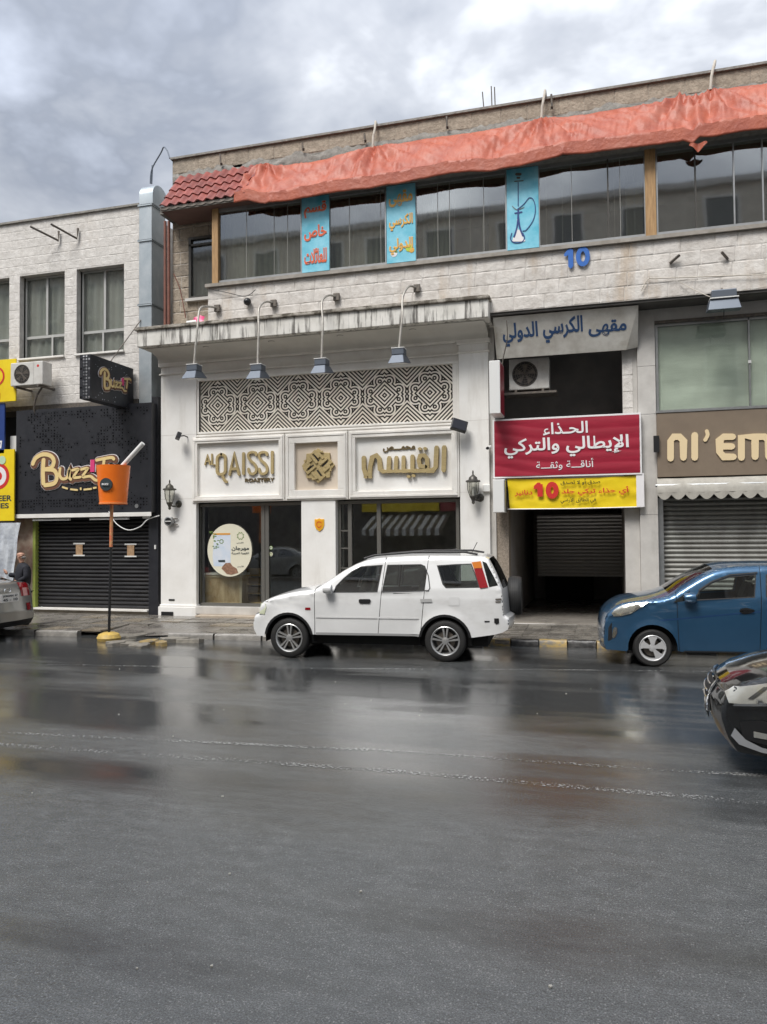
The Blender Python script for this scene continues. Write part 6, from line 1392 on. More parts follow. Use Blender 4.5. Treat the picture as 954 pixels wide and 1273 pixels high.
class Car:
    """local frame: nose at x=0, tail at +x, y=0 centre line, near side is -y, z up from the road"""
    def __init__(s, name, label, loc, Wd, outline, belt, arches, body, tum=.28, nose=(.55, .13), tail=(.5, .10), rz=0, roof_r=.10, crown=None):
        s.o = thing(name, label, 'car', loc, rz); s.W = Wd; s.out = outline; s.belt = belt; s.arch = arches; s.body = body; s.tum = tum; s.nose = nose; s.tail = tail; s.rr = roof_r
        s.L = max(p[0] for p in outline['top']); s.top = outline['top']; s.crown = crown or {}
        s.x0 = min(p[0] for p in s.top); s.far = {}
        s.ex = []; dn = densify(s.top, .05, False)
        for a, b_ in zip(dn, dn[1:]):
            l = hypot(b_[0]-a[0], b_[1]-a[1]) or 1; nx, nz = (b_[1]-a[1])/l, -(b_[0]-a[0])/l
            for q in (.012, .027, .045, .07): s.ex.append(((a[0]+b_[0])/2+nx*q, (a[1]+b_[1])/2+nz*q))
    def ztop(s, x):
        best = -1
        for a, b_ in zip(s.top, s.top[1:]):
            lo, hi = (a, b_) if a[0] <= b_[0] else (b_, a)
            if lo[0]-1e-6 <= x <= hi[0]+1e-6: best = max(best, lo[1]+(hi[1]-lo[1])*((x-lo[0])/max(1e-6, hi[0]-lo[0])))
        return best if best > 0 else .5
    def hw(s, x, z):
        p = s.W/2; zb = lerp(s.belt, x)
        if z > zb: p -= (z-zb)*s.tum
        else: p -= .05*max(0, (zb-z-.25))**1.5+.018*max(0, 1-(zb-z)/.08)
        a, k = s.nose; t = max(0, (s.x0+a-x)/a); p *= 1-k*t**2.3
        a, k = s.tail; t = max(0, (x-(s.L-a))/a); p *= 1-k*t**2.3
        for cx, cz, r in s.arch:
            d = hypot(x-cx, z-cz)-r
            if d > -.05: p += .022*math.exp(-(max(d, 0)/.06)**2)
        zt = s.ztop(x); dt = zt-z
        if dt < s.rr: q = min(1, max(0, (s.rr-dt)/s.rr)); p -= s.rr*.75*(1-sqrt(max(0, 1-q*q)))
        return p
    def side(s, name, outer, m, holes=(), off=0.0, parent=None, d=.055, both=True, near=-1, label=None, smooth=50):
        V, F = panel_tris(outer, holes, d, s.ex if d <= .056 and len(outer) > 12 else ())
        for sg in ((1, -1) if both else (near,)):
            if 'window' in name:                       # glass keeps one even slope past the belt line
                ev = lambda x, z: s.hw(x, max(z, lerp(s.belt, x)+.03))+(max(z, lerp(s.belt, x)+.03)-z)*s.tum
            else: ev = s.hw
            b = MB().add([(x, sg*(ev(x, z)+off), z) for x, z in V], F)
            pa = parent
            if parent and sg == 1: pa = s.far.get(parent.name, parent)
            o = b.obj(name, m, pa or s.o, smooth)
            if sg == 1: fo = o
        if both: s.far[o.name] = fo
        if label: o['label'] = label
        return o
    def prof(s):
        return s.top
    def loft(s, name, i0, i1, m, s0=-1, s1=1, off=0, n=14, parent=None, crown=.05, sub=3, smooth=50):
        """skin across the car between outline points i0..i1"""
        pts = s.top; seg = []
        for i in range(i0, i1):
            for k in range(sub): t = k/sub; seg.append((i+t))
        seg.append(i1)
        def pt(t):
            i = min(int(t), len(pts)-2); f = t-i; return (pts[i][0]+(pts[i+1][0]-pts[i][0])*f, pts[i][1]+(pts[i+1][1]-pts[i][1])*f)
        def nrm(t):
            a, c = pt(max(0, t-.35)), pt(min(len(pts)-1, t+.35)); dx, dz = c[0]-a[0], c[1]-a[1]; l = hypot(dx, dz) or 1
            return (-dz/l, dx/l)
        def f(a, c):
            t = seg[0]+(seg[-1]-seg[0])*a; k = t; x, z = pt(k); nx, nz = nrm(k); w = s.hw(x, z); sv = s0+(s1-s0)*c
            return s.tp(k, sv, off)
        b = MB(); b.grid(f, (i1-i0)*sub, n); return b.obj(name, m, parent or s.o, smooth)
    def tp(s, k, sv, off=0):
        pts = s.top; i = min(int(k), len(pts)-2); f = k-i; x = pts[i][0]+(pts[i+1][0]-pts[i][0])*f; z = pts[i][1]+(pts[i+1][1]-pts[i][1])*f
        a = pts[max(0, int(k-.35))]; c = pts[min(len(pts)-1, int(k+1.35))]; dx, dz = c[0]-a[0], c[1]-a[1]; l = hypot(dx, dz) or 1; nx, nz = -dz/l, dx/l
        h = 1-abs(sv)**2.4; return (x+interp(s.crown['x'], k)*h+nx*off, s.hw(x, z)*sv, z+interp(s.crown['z'], k)*h+nz*off)
    def wheel(s, cx, r, w=.20, rimr=None, style='five', side_=-1, m=None, cover=False):
        rimr = rimr or r*.66; y = side_*(s.W/2-.012); di = -side_
        b = MB(); pr = [(rimr, 0), (rimr+.012, -.012*1), (r*.90, -.014), (r*.97, .004), (r, .03), (r, w-.03), (r*.96, w), (rimr, w)]
        b.lathe([(a, di*c) for a, c in pr], (cx, y, r), 'y', 40)
        # tread grooves
        t_ = b.obj('wheel', m_tyre, s.o, 40)
        b = MB(); b.lathe([(a, di*c) for a, c in ((rimr+.004, -.004), (rimr-.006, -.010), (rimr-.022, .004), (rimr-.03, .05), (rimr-.035, w*.6))], (cx, y, r), 'y', 40); b.obj('rim', m or m_rim, t_, 50)
        b = MB(); b.lathe([(rimr-.03, di*.09), (0.0, di*.09)], (cx, y, r), 'y', 30); b.obj('brake_shadow', m_rimd, t_)
        b = MB(); b.lathe([(rimr*.66, di*.07), (.05, di*.07)], (cx, y, r), 'y', 30); b.obj('brake_disc', m_steel, t_)
        sp = MB(); n = 5
        for k in range(n):
            a0 = k*2*pi/n+.3
            def q(rad, da, yy, a0=a0): a = a0+da; return (cx+rad*cos(a), y+di*yy, r+rad*sin(a))
            if style == 'five':
                for e_ in (-1, 1):
                    sp.add([q(.045, e_*.30-.22, .012), q(.045, e_*.30+.22, .012), q(rimr-.02, e_*.17+.075, .0), q(rimr-.02, e_*.17-.075, .0), q(.045, e_*.30-.22, .05), q(.045, e_*.30+.22, .05), q(rimr-.02, e_*.17+.075, .05), q(rimr-.02, e_*.17-.075, .05)], [(0, 1, 2, 3), (0, 4, 5, 1), (1, 5, 6, 2), (2, 6, 7, 3), (3, 7, 4, 0)])
            else:
                if cover and k == 3: continue
                sp.add([q(.04, -.5, .0), q(.04, .5, .0), q(rimr-.06, .36, -.006), q(rimr-.008, .44, -.0), q(rimr-.004, 0, 0), q(rimr-.008, -.44, -.0), q(rimr-.06, -.36, -.006), q(.04, -.5, .03), q(.04, .5, .03), q(rimr-.06, .36, .03), q(rimr-.06, -.36, .03)], [(0, 1, 2, 3, 4, 5, 6), (1, 8, 9, 2), (0, 7, 10, 6)])
        sp.obj('spokes', m or m_rim, t_, 30)
        b = MB(); b.lathe([(0, -di*.0), (.028, 0), (.055, di*.008), (.060, di*.03)], (cx, y, r), 'y', 18); b.obj('hub_cap', m or m_rim, t_, 40)
        for k in range(5): a = k*2*pi/5; b = MB().lathe([(0, -.002*di), (.008, -.002*di), (.008, di*.02)], (cx+.038*cos(a), y, r+.038*sin(a)), 'y', 6); 
        return t_
    def bottom(s):
        """side outline running along the sills and round the arches, nose to tail"""
        return s.out['bot']

def arch_path(cx, cz, r, zs, n=14):
    a0 = math.asin(max(-1, min(1, (zs-cz)/r))); return [(cx-r*cos(a0+(pi-2*a0)*k/n), cz+r*sin(a0+(pi-2*a0)*k/n)) for k in range(n+1)]
def build_body(c, wins, zs_f, zs_r, sill, seams, nshell=True):
    """side skin split at vertical seams into fender, doors, quarter; wins are holes cut through"""
    pass

def pxw(pts, u0, v0, s, y, x_off): return [(P(u0+a/s, v0+b_/s, y)[0]-x_off, P(u0+a/s, v0+b_/s, y)[1]) for a, b_ in pts]
def shrink(poly, d):
    cx = sum(p[0] for p in poly)/len(poly); cz = sum(p[1] for p in poly)/len(poly); out = []
    n = len(poly)
    area = sum(poly[i-1][0]*poly[i][1]-poly[i][0]*poly[i-1][1] for i in range(n)); sg = 1 if area > 0 else -1
    for i in range(n):
        a, b_, c = poly[i-1], poly[i], poly[(i+1) % n]
        e1 = (b_[0]-a[0], b_[1]-a[1]); e2 = (c[0]-b_[0], c[1]-b_[1]); l1 = hypot(*e1) or 1; l2 = hypot(*e2) or 1
        n1 = (-e1[1]/l1*sg, e1[0]/l1*sg); n2 = (-e2[1]/l2*sg, e2[0]/l2*sg); m = (n1[0]+n2[0], n1[1]+n2[1]); lm = hypot(*m) or 1; k = min(2.0, 1/max(.35, (m[0]*n1[0]+m[1]*n1[1])/lm))
        out.append((b_[0]+m[0]/lm*d*k, b_[1]+m[1]/lm*d*k))
    return out
def clip_x(poly, xa, xb_):
    """keep the part of a polygon between two nearly vertical lines given as x(z) functions"""
    def cut(pl, f, keep):
        out = []; n = len(pl)
        for i in range(n):
            a, b_ = pl[i-1], pl[i]; da, db = keep*(a[0]-f(a[1])), keep*(b_[0]-f(b_[1]))
            if (da >= 0) != (db >= 0): t = da/(da-db); out.append((a[0]+(b_[0]-a[0])*t, a[1]+(b_[1]-a[1])*t))
            if db >= 0: out.append(b_)
        return out
    if xa: poly = cut(poly, xa, 1)
    if xb_: poly = cut(poly, xb_, -1)
    return poly
def car_common(c, wins, seams, names, glass_m, i_ws, i_rf, m_inner=m_seat):
    """wins: list of window polygons; seams: list of x(z) lines; names for the panels between"""
    full = densify(c.out['bot'], .12, False)+densify(c.top, .08, False)[::-1]
    lines = [None]+seams+[None]
    for k, nm in enumerate(names):
        xa, xb_ = lines[k], lines[k+1]
        fa = (lambda z, f=xa: f(z)+.005) if xa else None; fb = (lambda z, f=xb_: f(z)-.005) if xb_ else None
        pl = clip_x(full, fa, fb)
        hs = []
        for w in wins:
            cx = sum(p[0] for p in w)/len(w); cz = sum(p[1] for p in w)/len(w)
            if (not xa or cx > xa(cz)) and (not xb_ or cx < xb_(cz)): hs.append(w)
        c.side(nm, pl, c.body, hs)
    # dark inner skin shows in the panel gaps
    c.side('inner_shell', shrink(full, .012), m_under, [shrink(w, -.02) for w in wins], off=-.014, d=.12)
    for w in wins:
        g = c.side('side_window', shrink(w, .014), glass_m, off=-.006, d=.12, smooth=0)
        b_ = c.side('window_seal', w, m_trimb, [shrink(w, .016)], off=.003, parent=g, d=.2)
def near_plane(x0, y0, ang):
    ca, sa = cos(ang), sin(ang)
    def f(u, v):
        r = ray(u, v); t = (-(CAM.x-x0)*(-sa)-(CAM.y-y0)*ca)/(r.x*(-sa)+r.y*ca)
        X_, Y_, Z_ = CAM.x+r.x*t, CAM.y+r.y*t, CAM.z+r.z*t
        return ((X_-x0)*ca+(Y_-y0)*sa, Z_)
    return f
def seam(pts):
    t = sorted([(z, x) for x, z in pts]); return lambda z: interp(t, z)
def interior(c, xs_, zf, zr, W_):
    """dark floor block and seats seen through the windows"""
    b = MB(); b.box(.45, c.L-.35, -W_/2+.16, W_/2-.16, .24, zf); b.obj('floor_pan', m_under, c.o)
    for x in xs_:
        for sy in ((-.36, .36) if x is not xs_[-1] else (-.38, 0.02, .40)):
            b = MB(); b.box(x-.10, x+.42, sy-.22, sy+.22, zf, zf+.16); b.prism([(x+.34, zf+.12), (x+.50, zf+.12), (x+.62, zf+.60), (x+.52, zf+.62)], sy-.21, sy+.21); b.prism([(x+.52, zf+.64), (x+.62, zf+.64), (x+.66, zf+.82), (x+.58, zf+.82)], sy-.11, sy+.11)
            b.obj('seat', m_seat, c.o, 0, .03)
def liners(c):
    for cx, cz, r in c.arch:
        for sg in (-1, 1):
            y = sg*(c.W/2-.03); b = MB()
            b.grid(lambda a, t: (cx-(r-.004)*cos(a*pi*1.1-.05*pi), y-sg*.30*t, cz+(r-.004)*sin(a*pi*1.1-.05*pi)), 16, 1)
            b.add([(cx-r, y-sg*.30, .2), (cx+r, y-sg*.30, .2), (cx+r, y-sg*.30, cz+r), (cx-r, y-sg*.30, cz+r)], [(0, 1, 2, 3)]); b.obj('arch_liner', m_under, c.o)
def shell(c, segs, crown):
    """segs: (name, i0, i1, material, crown) glass segments get painted edges"""
    for nm, i0, i1, m, cr in segs:
        if 'glass' in nm or nm == 'windshield':
            c.loft(nm, i0, i1, m, -.90, .90, crown=cr, off=-.004); c.loft(nm+'_edge', i0, i1, m_trimb, -.92, .92, crown=cr, off=-.010) if False else None
            c.loft('pillar', i0, i1, c.body, -1, -.90, crown=cr, n=2); c.loft('pillar', i0, i1, c.body, .90, 1, crown=cr, n=2)
        else: c.loft(nm, i0, i1, m, crown=cr)

# ------------------------------------------------------------------ white four-wheel drive
ang = .07; W_ = 1.75; pf = near_plane(-5.15, -4.50, ang)
Z = lambda X_, Y_: pf(300+X_/2.65, 670+Y_/2.65)
s0 = Z(33, 272)[0]
Q = lambda pts: [(Z(a, b_)[0]-s0, Z(a, b_)[1]) for a, b_ in pts]
top = Q([(48, 320), (36, 300), (33, 272), (38, 252), (56, 246), (58, 222), (64, 211), (80, 202), (105, 192), (130, 185), (160, 178), (190, 173), (215, 170), (238, 168), (262, 153), (300, 129), (335, 105), (370, 86), (400, 73), (430, 66), (480, 61), (540, 58), (620, 56), (700, 56), (770, 57), (800, 61), (812, 68), (822, 87), (835, 112), (850, 146), (858, 166), (862, 190), (865, 225), (866, 252), (882, 262), (884, 282), (878, 300), (860, 310), (835, 316)])
ax1, ax2 = Z(157, 327)[0]-s0, Z(672, 332)[0]-s0; rw = .335; ra = .425
zs = Z(400, 318)[1]
bot = [top[0], (ax1-ra-.02, top[0][1])]+arch_path(ax1, rw, ra, zs)+[(ax1+ra+.05, zs), (ax2-ra-.05, zs)]+arch_path(ax2, rw, ra, zs)+[(ax2+ra+.03, zs), top[-1]]
belt = [(0, Z(60, 215)[1]), (ax1+.6, Z(240, 180)[1]), (top[-1][0], Z(700, 175)[1])]
body = paint('white_car_paint', (.76, .76, .75)); nx_ = s0
loc = (-5.15+s0*cos(ang)-sin(ang)*W_/2, -4.50+s0*sin(ang)+cos(ang)*W_/2, 0)
c = Car('suv', 'white four wheel drive with spare wheel on its tailgate parked before the roastery', loc, W_, {'top': top, 'bot': bot}, belt, [(ax1, rw, ra), (ax2, rw, ra)], body, tum=.30, nose=(.5, .10), tail=(.35, .05), rz=ang, roof_r=.075, crown={'x': [(0, -.13), (4, -.12), (7, -.07), (9, -.0), (13, -.05), (17, -.03), (19, 0), (25, 0), (27, .05), (33, .06), (38, .06)], 'z': [(4, 0), (7, .02), (9, .045), (13, .05), (18, .05), (22, .04), (26, .03), (29, .02), (32, 0)]})
w1 = Q([(303, 177), (310, 155), (333, 130), (358, 108), (388, 91), (461, 86), (449, 176)]); w2 = Q([(463, 175), (476, 86), (588, 84), (602, 90), (616, 122), (623, 163), (618, 172)]); w3 = Q([(641, 88), (700, 84), (756, 82), (772, 120), (786, 161), (674, 163), (662, 150)])
sm1 = seam(Q([(236, 60), (241, 182), (243, 320)])); sm2 = seam(Q([(472, 50), (456, 177), (450, 325)])); sm3 = seam(Q([(612, 50), (633, 178), (634, 236), (596, 266), (590, 330)]))
car_common(c, [w1, w2, w3], [sm1, sm2, sm3], ['front_wing', 'front_door', 'rear_door', 'rear_quarter'], m_carg, 0, 0)
shell(c, [('front_bumper', 0, 4, body, .12), ('nose_panel', 4, 7, body, .09), ('bonnet', 7, 13, body, .05), ('windshield', 13, 18, m_carg2, .09), ('roof', 18, 26, body, .035), ('rear_glass', 26, 30, m_carg, .05), ('tailgate', 30, 33, body, .05), ('rear_bumper', 33, 38, body, .06)], 0)
def sp_(name, pts, m, off=.006, **k): return c.side(name, Q(pts), m, off=off, d=.1, **k)
for y_ in (256,): sp_('rubbing_strip', [(96, y_+1), (240, y_+1), (240, y_+4), (96, y_+4)], mat('panel_shadow', (.40, .40, .40), .5), .002) if False else None
sp_('door_moulding', [(246, 254), (448, 257), (448, 262), (246, 259)], body, .012); sp_('door_moulding', [(453, 257), (585, 259), (585, 264), (453, 262)], body, .012)
sp_('sill_trim', [(246, 308), (590, 314), (590, 321), (246, 316)], mat('grey_sill', (.30, .30, .30), .5), .004)
sp_('door_handle', [(388, 200), (393, 198), (424, 198), (428, 203), (424, 213), (393, 213), (388, 208)], m_trimb, .012); sp_('door_handle', [(590, 198), (628, 197), (630, 208), (592, 209)], mat('grey_handle', (.42, .42, .41), .4), .014)
sp_('fuel_flap', [(684, 192), (719, 192), (719, 220), (684, 220)], body, .005); sp_('side_marker', [(211, 226), (228, 226), (228, 234), (211, 234)], m_rlens, .006)
sp_('headlight', [(58, 214), (68, 211), (80, 214), (82, 226), (76, 249), (57, 247)], mat('headlamp_side', (.55, .58, .42), .15, coat=1), .008)
t_ = sp_('tail_light', [(765, 99), (793, 97), (814, 159), (787, 163)], m_rlens, .018); sp_('turn_lens', [(757, 78), (787, 74), (793, 96), (765, 98)], m_amb, .018, parent=t_)
sp_('rear_corner_glass', [(792, 74), (806, 80), (832, 126), (846, 153), (817, 159)], mat('black_corner_glass', (.006, .008, .008), .06, coat=1), .006)
sp_('bumper_scuff', [(802, 270), (819, 270), (819, 274), (802, 275)], m_trimb, .006); sp_('bumper_scuff', [(834, 262), (849, 262), (850, 278), (842, 282), (834, 276)], m_trimb, .008)
sp_('tail_badge', [(838, 197), (858, 196), (858, 201), (838, 202)], m_steel, .01); sp_('tail_badge', [(838, 206), (856, 205), (856, 209), (838, 210)], m_steel, .01)
for cx in (ax1, ax2):                                  # dark arch lip
    pa = arch_path(cx, rw, ra+.004, zs); pb = arch_path(cx, rw, ra-.035, zs)[::-1]; c.side('arch_lip', pa+pb, m_trimb, off=.012, d=.15)
liners(c)
for sg in (-1, 1): c.wheel(ax1, rw, .21, .232, 'five', sg); c.wheel(ax2, rw, .21, .232, 'five', sg)
interior(c, [1.35, 2.35], .70, .7, W_)
# bumper lower lip, rails, mirror, spare wheel
MB().tube([(*c_,) for c_ in [(Q([(395, 66)])[0][0], -.66, Q([(395, 66)])[0][1]), (Q([(430, 58)])[0][0], -.64, Q([(430, 55)])[0][1]), (Q([(560, 45)])[0][0], -.63, Q([(560, 45)])[0][1]), (Q([(730, 44)])[0][0], -.63, Q([(730, 44)])[0][1]), (Q([(775, 50)])[0][0], -.65, Q([(775, 52)])[0][1])]], .018).obj('roof_rail', m_trimb, c.o, 50)
MB().tube([(*c_,) for c_ in [(Q([(395, 66)])[0][0], .66, Q([(395, 66)])[0][1]), (Q([(430, 58)])[0][0], .64, Q([(430, 55)])[0][1]), (Q([(560, 45)])[0][0], .63, Q([(560, 45)])[0][1]), (Q([(730, 44)])[0][0], .63, Q([(730, 44)])[0][1]), (Q([(775, 50)])[0][0], .65, Q([(775, 52)])[0][1])]], .018).obj('roof_rail', m_trimb, c.o, 50)
a = Q([(752, 46)])[0]; e = Q([(770, 12)])[0]; MB().tube([(a[0], -.45, a[1]), (e[0], -.45, e[1])], .006, 5).obj('aerial', m_trimb, c.o)
a = Q([(291, 168)])[0]
for sg in (-1, 1):
    b = MB(); b.lathe([(0, -.09), (.07, -.075), (.085, 0), (.07, .06), (0, .075)], (a[0], sg*(W_/2+.08), a[1]+.02), 'x', 14); o = b.obj('door_mirror', body, c.o, 60)
sx, sz = Q([(888, 202)])[0]; sx += .03
b = MB(); rs = .325; b.lathe([(.20, -.10), (rs*.93, -.11), (rs, -.07), (rs, .07), (rs*.93, .11), (.20, .10), (0, .09)], (sx, .08, sz), 'x', 40); sp = b.obj('spare_wheel', m_tyre, c.o, 40)
gb = MB()
for k in (-.045, -.015, .015, .045): gb.lathe([(rs+.001, k-.005), (rs+.001, k+.005)], (sx, .08, sz), 'x', 40)
gb.obj('tread_groove', m_rimd, sp)
MB().box(sx-.18, sx-.08, .0, .16, sz-.1, sz+.1).obj('wheel_carrier', m_trimb, c.o)
MB().box(c.L-.02, c.L+.015, -.26, .26, zs+.10, zs+.22).obj('number_plate', m_plate, c.o)
for sy in (-.55,): MB().tube([(c.L-.25, sy, .30), (c.L-.02, sy, .29)], .03).obj('exhaust_pipe', m_steel, c.o)
MB().box(-.0+.02, .06, -.4, .4, .68, .80).obj('grille', m_trimb, c.o)

# ------------------------------------------------------------------ blue hatchback
ang = .045; W_ = 1.60; pf = near_plane(.62, -4.02, ang)
Z = lambda X_, Y_: pf(740+X_/4.243, 680+Y_/4.243)
s0 = Z(46, 470)[0]; Q = lambda pts: [(Z(a, b_)[0]-s0, Z(a, b_)[1]) for a, b_ in pts]
rtop = Q([(62, 545), (50, 515), (46, 465), (48, 420), (54, 385), (66, 355), (84, 333), (115, 312), (155, 298), (220, 287), (290, 280), (350, 270), (400, 258), (455, 225), (520, 186), (580, 153), (640, 127), (700, 113), (780, 105), (908, 101)])
zr = rtop[-1][1]; L_ = 3.72
top = rtop+[(2.95, zr), (3.25, zr-.05), (3.42, zr-.14), (3.55, zr-.45), (3.64, zr-.62), (3.68, .70), (3.72, .52), (3.70, .38), (3.62, .30)]
ax1 = Z(305, 535)[0]-s0; ax2 = ax1+2.385; rw = .285; ra = .36; zs = .26
bot = [top[0], (ax1-ra-.02, top[0][1]-.01)]+arch_path(ax1, rw, ra, zs)+[(ax1+ra+.05, zs-.02), (ax2-ra-.05, zs-.02)]+arch_path(ax2, rw, ra, zs)+[(ax2+ra+.02, zs), top[-1]]
zb0 = Z(440, 300)[1]; belt = [(0, Z(100, 380)[1]), (ax1, Z(300, 300)[1]), (1.6, Z(520, 290)[1]), (3.7, Z(860, 272)[1]+.04)]
blue = mat('blue_metallic_paint', (.040, .115, .215), .25, .5, col2=(.034, .10, .19), ns=1.4, coat=1, coords='obj')
loc = (.62+s0*cos(ang)-sin(ang)*W_/2, -4.02+s0*sin(ang)+cos(ang)*W_/2, 0)
c = Car('hatchback', 'metallic blue small hatchback with a broken wheel cover parked at the right', loc, W_, {'top': top, 'bot': bot}, belt, [(ax1, rw, ra), (ax2, rw, ra)], blue, tum=.34, nose=(.65, .14), tail=(.5, .12), rz=ang, roof_r=.08, crown={'x': [(0, -.07), (5, -.07), (7, -.05), (9, -.03), (11, -.03), (13, -.06), (16, -.03), (19, 0), (22, .04), (28, .08)], 'z': [(4, 0), (6, .02), (8, .055), (12, .085), (15, .085), (18, .06), (21, .05), (24, .02), (26, 0)]})
w1 = Q([(522, 284), (550, 235), (622, 190), (720, 157), (862, 146), (846, 268)]); zb_ = Z(846, 268)[1]; zt_ = Z(862, 146)[1]; xb_ = w1[4][0]
w2 = [(xb_+.10, zb_+.01), (xb_+.13, zt_), (xb_+.60, zt_-.05), (xb_+.78, zb_+.16), (xb_+.76, zb_+.03)]; wq = Q([(412, 293), (440, 272), (505, 232), (480, 284)])
sm1 = seam(Q([(408, 100), (440, 300), (445, 560)])); sm2 = seam(Q([(884, 90), (878, 275), (872, 570)])); sm3 = lambda z: xb_+.92-.0*z
car_common(c, [w1, w2], [sm1, sm2, sm3], ['front_wing', 'front_door', 'rear_door', 'rear_quarter'], m_carg2, 0, 0)
c.side('corner_glass', wq, mat('black_corner_glass', (.006, .008, .008), .06, coat=1), off=.005, d=.1)
blkb = mat('dark_bonnet', (.010, .022, .05), .2, .3, coat=1, coords='obj')
shell(c, [('front_bumper', 0, 5, blue, .22), ('nose_panel', 5, 8, blue, .12), ('bonnet', 8, 12, blue, .085), ('windshield', 12, 16, m_carg2, .09), ('roof', 16, 21, blue, .05), ('rear_glass', 21, 24, m_carg, .05), ('tailgate', 24, 26, blue, .06), ('rear_bumper', 26, 28, blue, .08)], 0)
def sp_(name, pts, m, off=.006, **k): return c.side(name, Q(pts), m, off=off, d=.06, **k)
h_ = sp_('headlight', [(88, 352), (108, 330), (140, 312), (190, 300), (286, 290), (262, 306), (238, 322), (190, 352), (140, 366), (100, 368)], m_bulb, .014); sp_('lamp_lens', [(88, 352), (108, 330), (140, 312), (190, 300), (286, 290), (262, 306), (238, 322), (190, 352), (140, 366), (100, 368)], m_lens, .028, parent=h_)
sp_('fog_light_surround', [(92, 478), (95, 440), (106, 424), (118, 428), (118, 455), (108, 478), (98, 484)], m_chrome, .01); sp_('fog_recess', [(70, 500), (72, 430), (90, 400), (92, 490)], m_trimb, .004)
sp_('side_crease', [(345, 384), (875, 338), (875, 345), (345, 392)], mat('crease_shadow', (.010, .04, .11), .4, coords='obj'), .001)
h_ = sp_('door_handle', [(762, 340), (768, 326), (800, 320), (838, 330), (840, 342), (815, 352), (785, 356)], m_trimb, .003); sp_('handle_bar', [(762, 338), (764, 333), (840, 333), (840, 341), (764, 343)], m_chrome, .03, parent=h_)
sp_('sill_trim', [(470, 548), (900, 556), (900, 563), (470, 556)], m_trimb, .006); sp_('drip_moulding', [(548, 226), (622, 180), (720, 146), (868, 134), (868, 141), (720, 153), (622, 188), (552, 234)], m_trimb, .018)
a = Q([(500, 268)])[0]
for sg in (-1, 1):
    b = MB(); b.lathe([(0, -.11), (.06, -.10), (.085, -.03), (.08, .05), (0, .085)], (a[0]+.02, sg*(W_/2+.06), a[1]), 'x', 14); b.obj('door_mirror', blue, c.o, 60)
liners(c)
for sg in (-1, 1): c.wheel(ax1, rw, .17, .195, 'cover', sg, mat('silver_wheel_cover', (.60, .60, .60), .35, .4, coords='obj'), True); c.wheel(ax2, rw, .17, .195, 'cover', sg, mat('silver_wheel_cover', (.6, .6, .6), .35, .4))
interior(c, [1.75, 2.5], .62, .6, W_)
MB().tube(cat_rom([(1.55, .35+.17*cos(k*pi/6), .98+.17*sin(k*pi/6)) for k in range(13)], 2), .014).obj('steering_wheel', m_trimb, c.o)

# ------------------------------------------------------------------ sedans
def sedan(name, label, loc, W_, paint_, rz, sc=1.0, glass_m=m_carg, nose=(.75, .30), tail=(.55, .18)):
    top = [(.12, .20), (.05, .30), (.0, .45), (.0, .60), (.05, .70), (.16, .775), (.34, .84), (.60, .90), (.90, .95), (1.15, .985), (1.30, 1.0), (1.60, 1.16), (1.90, 1.31), (2.15, 1.40), (2.40, 1.435), (2.75, 1.45), (3.10, 1.42), (3.40, 1.34), (3.75, 1.20), (4.05, 1.09), (4.30, 1.07), (4.46, 1.045), (4.52, .95), (4.56, .80), (4.60, .66), (4.64, .52), (4.62, .36), (4.52, .24)]
    top = [(a*sc, b_*sc) for a, b_ in top]; ax1, ax2, rw, ra, zs = .88*sc, 3.60*sc, .325, .385, .24
    bot = [top[0], (ax1-ra-.02, .2*sc)]+arch_path(ax1, rw, ra, zs)+[(ax1+ra+.05, zs-.02), (ax2-ra-.05, zs-.02)]+arch_path(ax2, rw, ra, zs)+[(ax2+ra+.02, zs), top[-1]]
    belt = [(0, .72*sc), (1.2*sc, .92*sc), (4.6*sc, .99*sc)]
    c = Car(name, label, loc, W_, {'top': top, 'bot': bot}, belt, [(ax1, rw, ra), (ax2, rw, ra)], paint_, tum=.38, nose=nose, tail=tail, rz=rz, roof_r=.09, crown={'x': [(0, -.10), (3, -.13), (5, -.11), (7, -.06), (9, -.03), (11, -.06), (14, -.02), (16, 0), (18, .04), (20, .03), (22, .07), (27, .09)], 'z': [(3, 0), (5, .02), (6, .04), (8, .07), (10, .08), (13, .07), (15, .05), (18, .05), (21, .03), (23, 0)]})
    q = lambda pts: [(a*sc, b_*sc) for a, b_ in pts]
    w1 = q([(1.62, .98), (1.75, 1.08), (2.05, 1.25), (2.30, 1.34), (2.58, 1.36), (2.56, .99)]); w2 = q([(2.68, .995), (2.70, 1.36), (2.98, 1.34), (3.25, 1.26), (3.48, 1.12), (3.50, 1.02)])
    car_common(c, [w1, w2], [lambda z: 1.28*sc, lambda z: 2.63*sc, lambda z: (3.62 if z > .7 else 3.3)*sc], ['front_wing', 'front_door', 'rear_door', 'rear_quarter'], glass_m, 0, 0)
    c.q = q; c.ax = (ax1, ax2); c.rw = rw
    liners(c); interior(c, [1.75*sc, 2.7*sc], .55, .5, W_)
    for sg in (-1, 1):
        c.wheel(ax1, rw, .2, .215, 'five', sg); c.wheel(ax2, rw, .2, .215, 'five', sg)
        b = MB(); b.lathe([(0, -.11), (.06, -.10), (.085, -.03), (.08, .05), (0, .085)], (1.72*sc, sg*(W_/2+.05), .98*sc), 'x', 14); b.obj('door_mirror', paint_, c.o, 60)
        for x in (2.42, 3.42): MB().box(x*sc-.08, x*sc+.08, sg*(W_/2-.005)-.014, sg*(W_/2-.005)+.014, .84*sc, .865*sc).obj('door_handle', paint_, c.o, 0, .006)
    return c
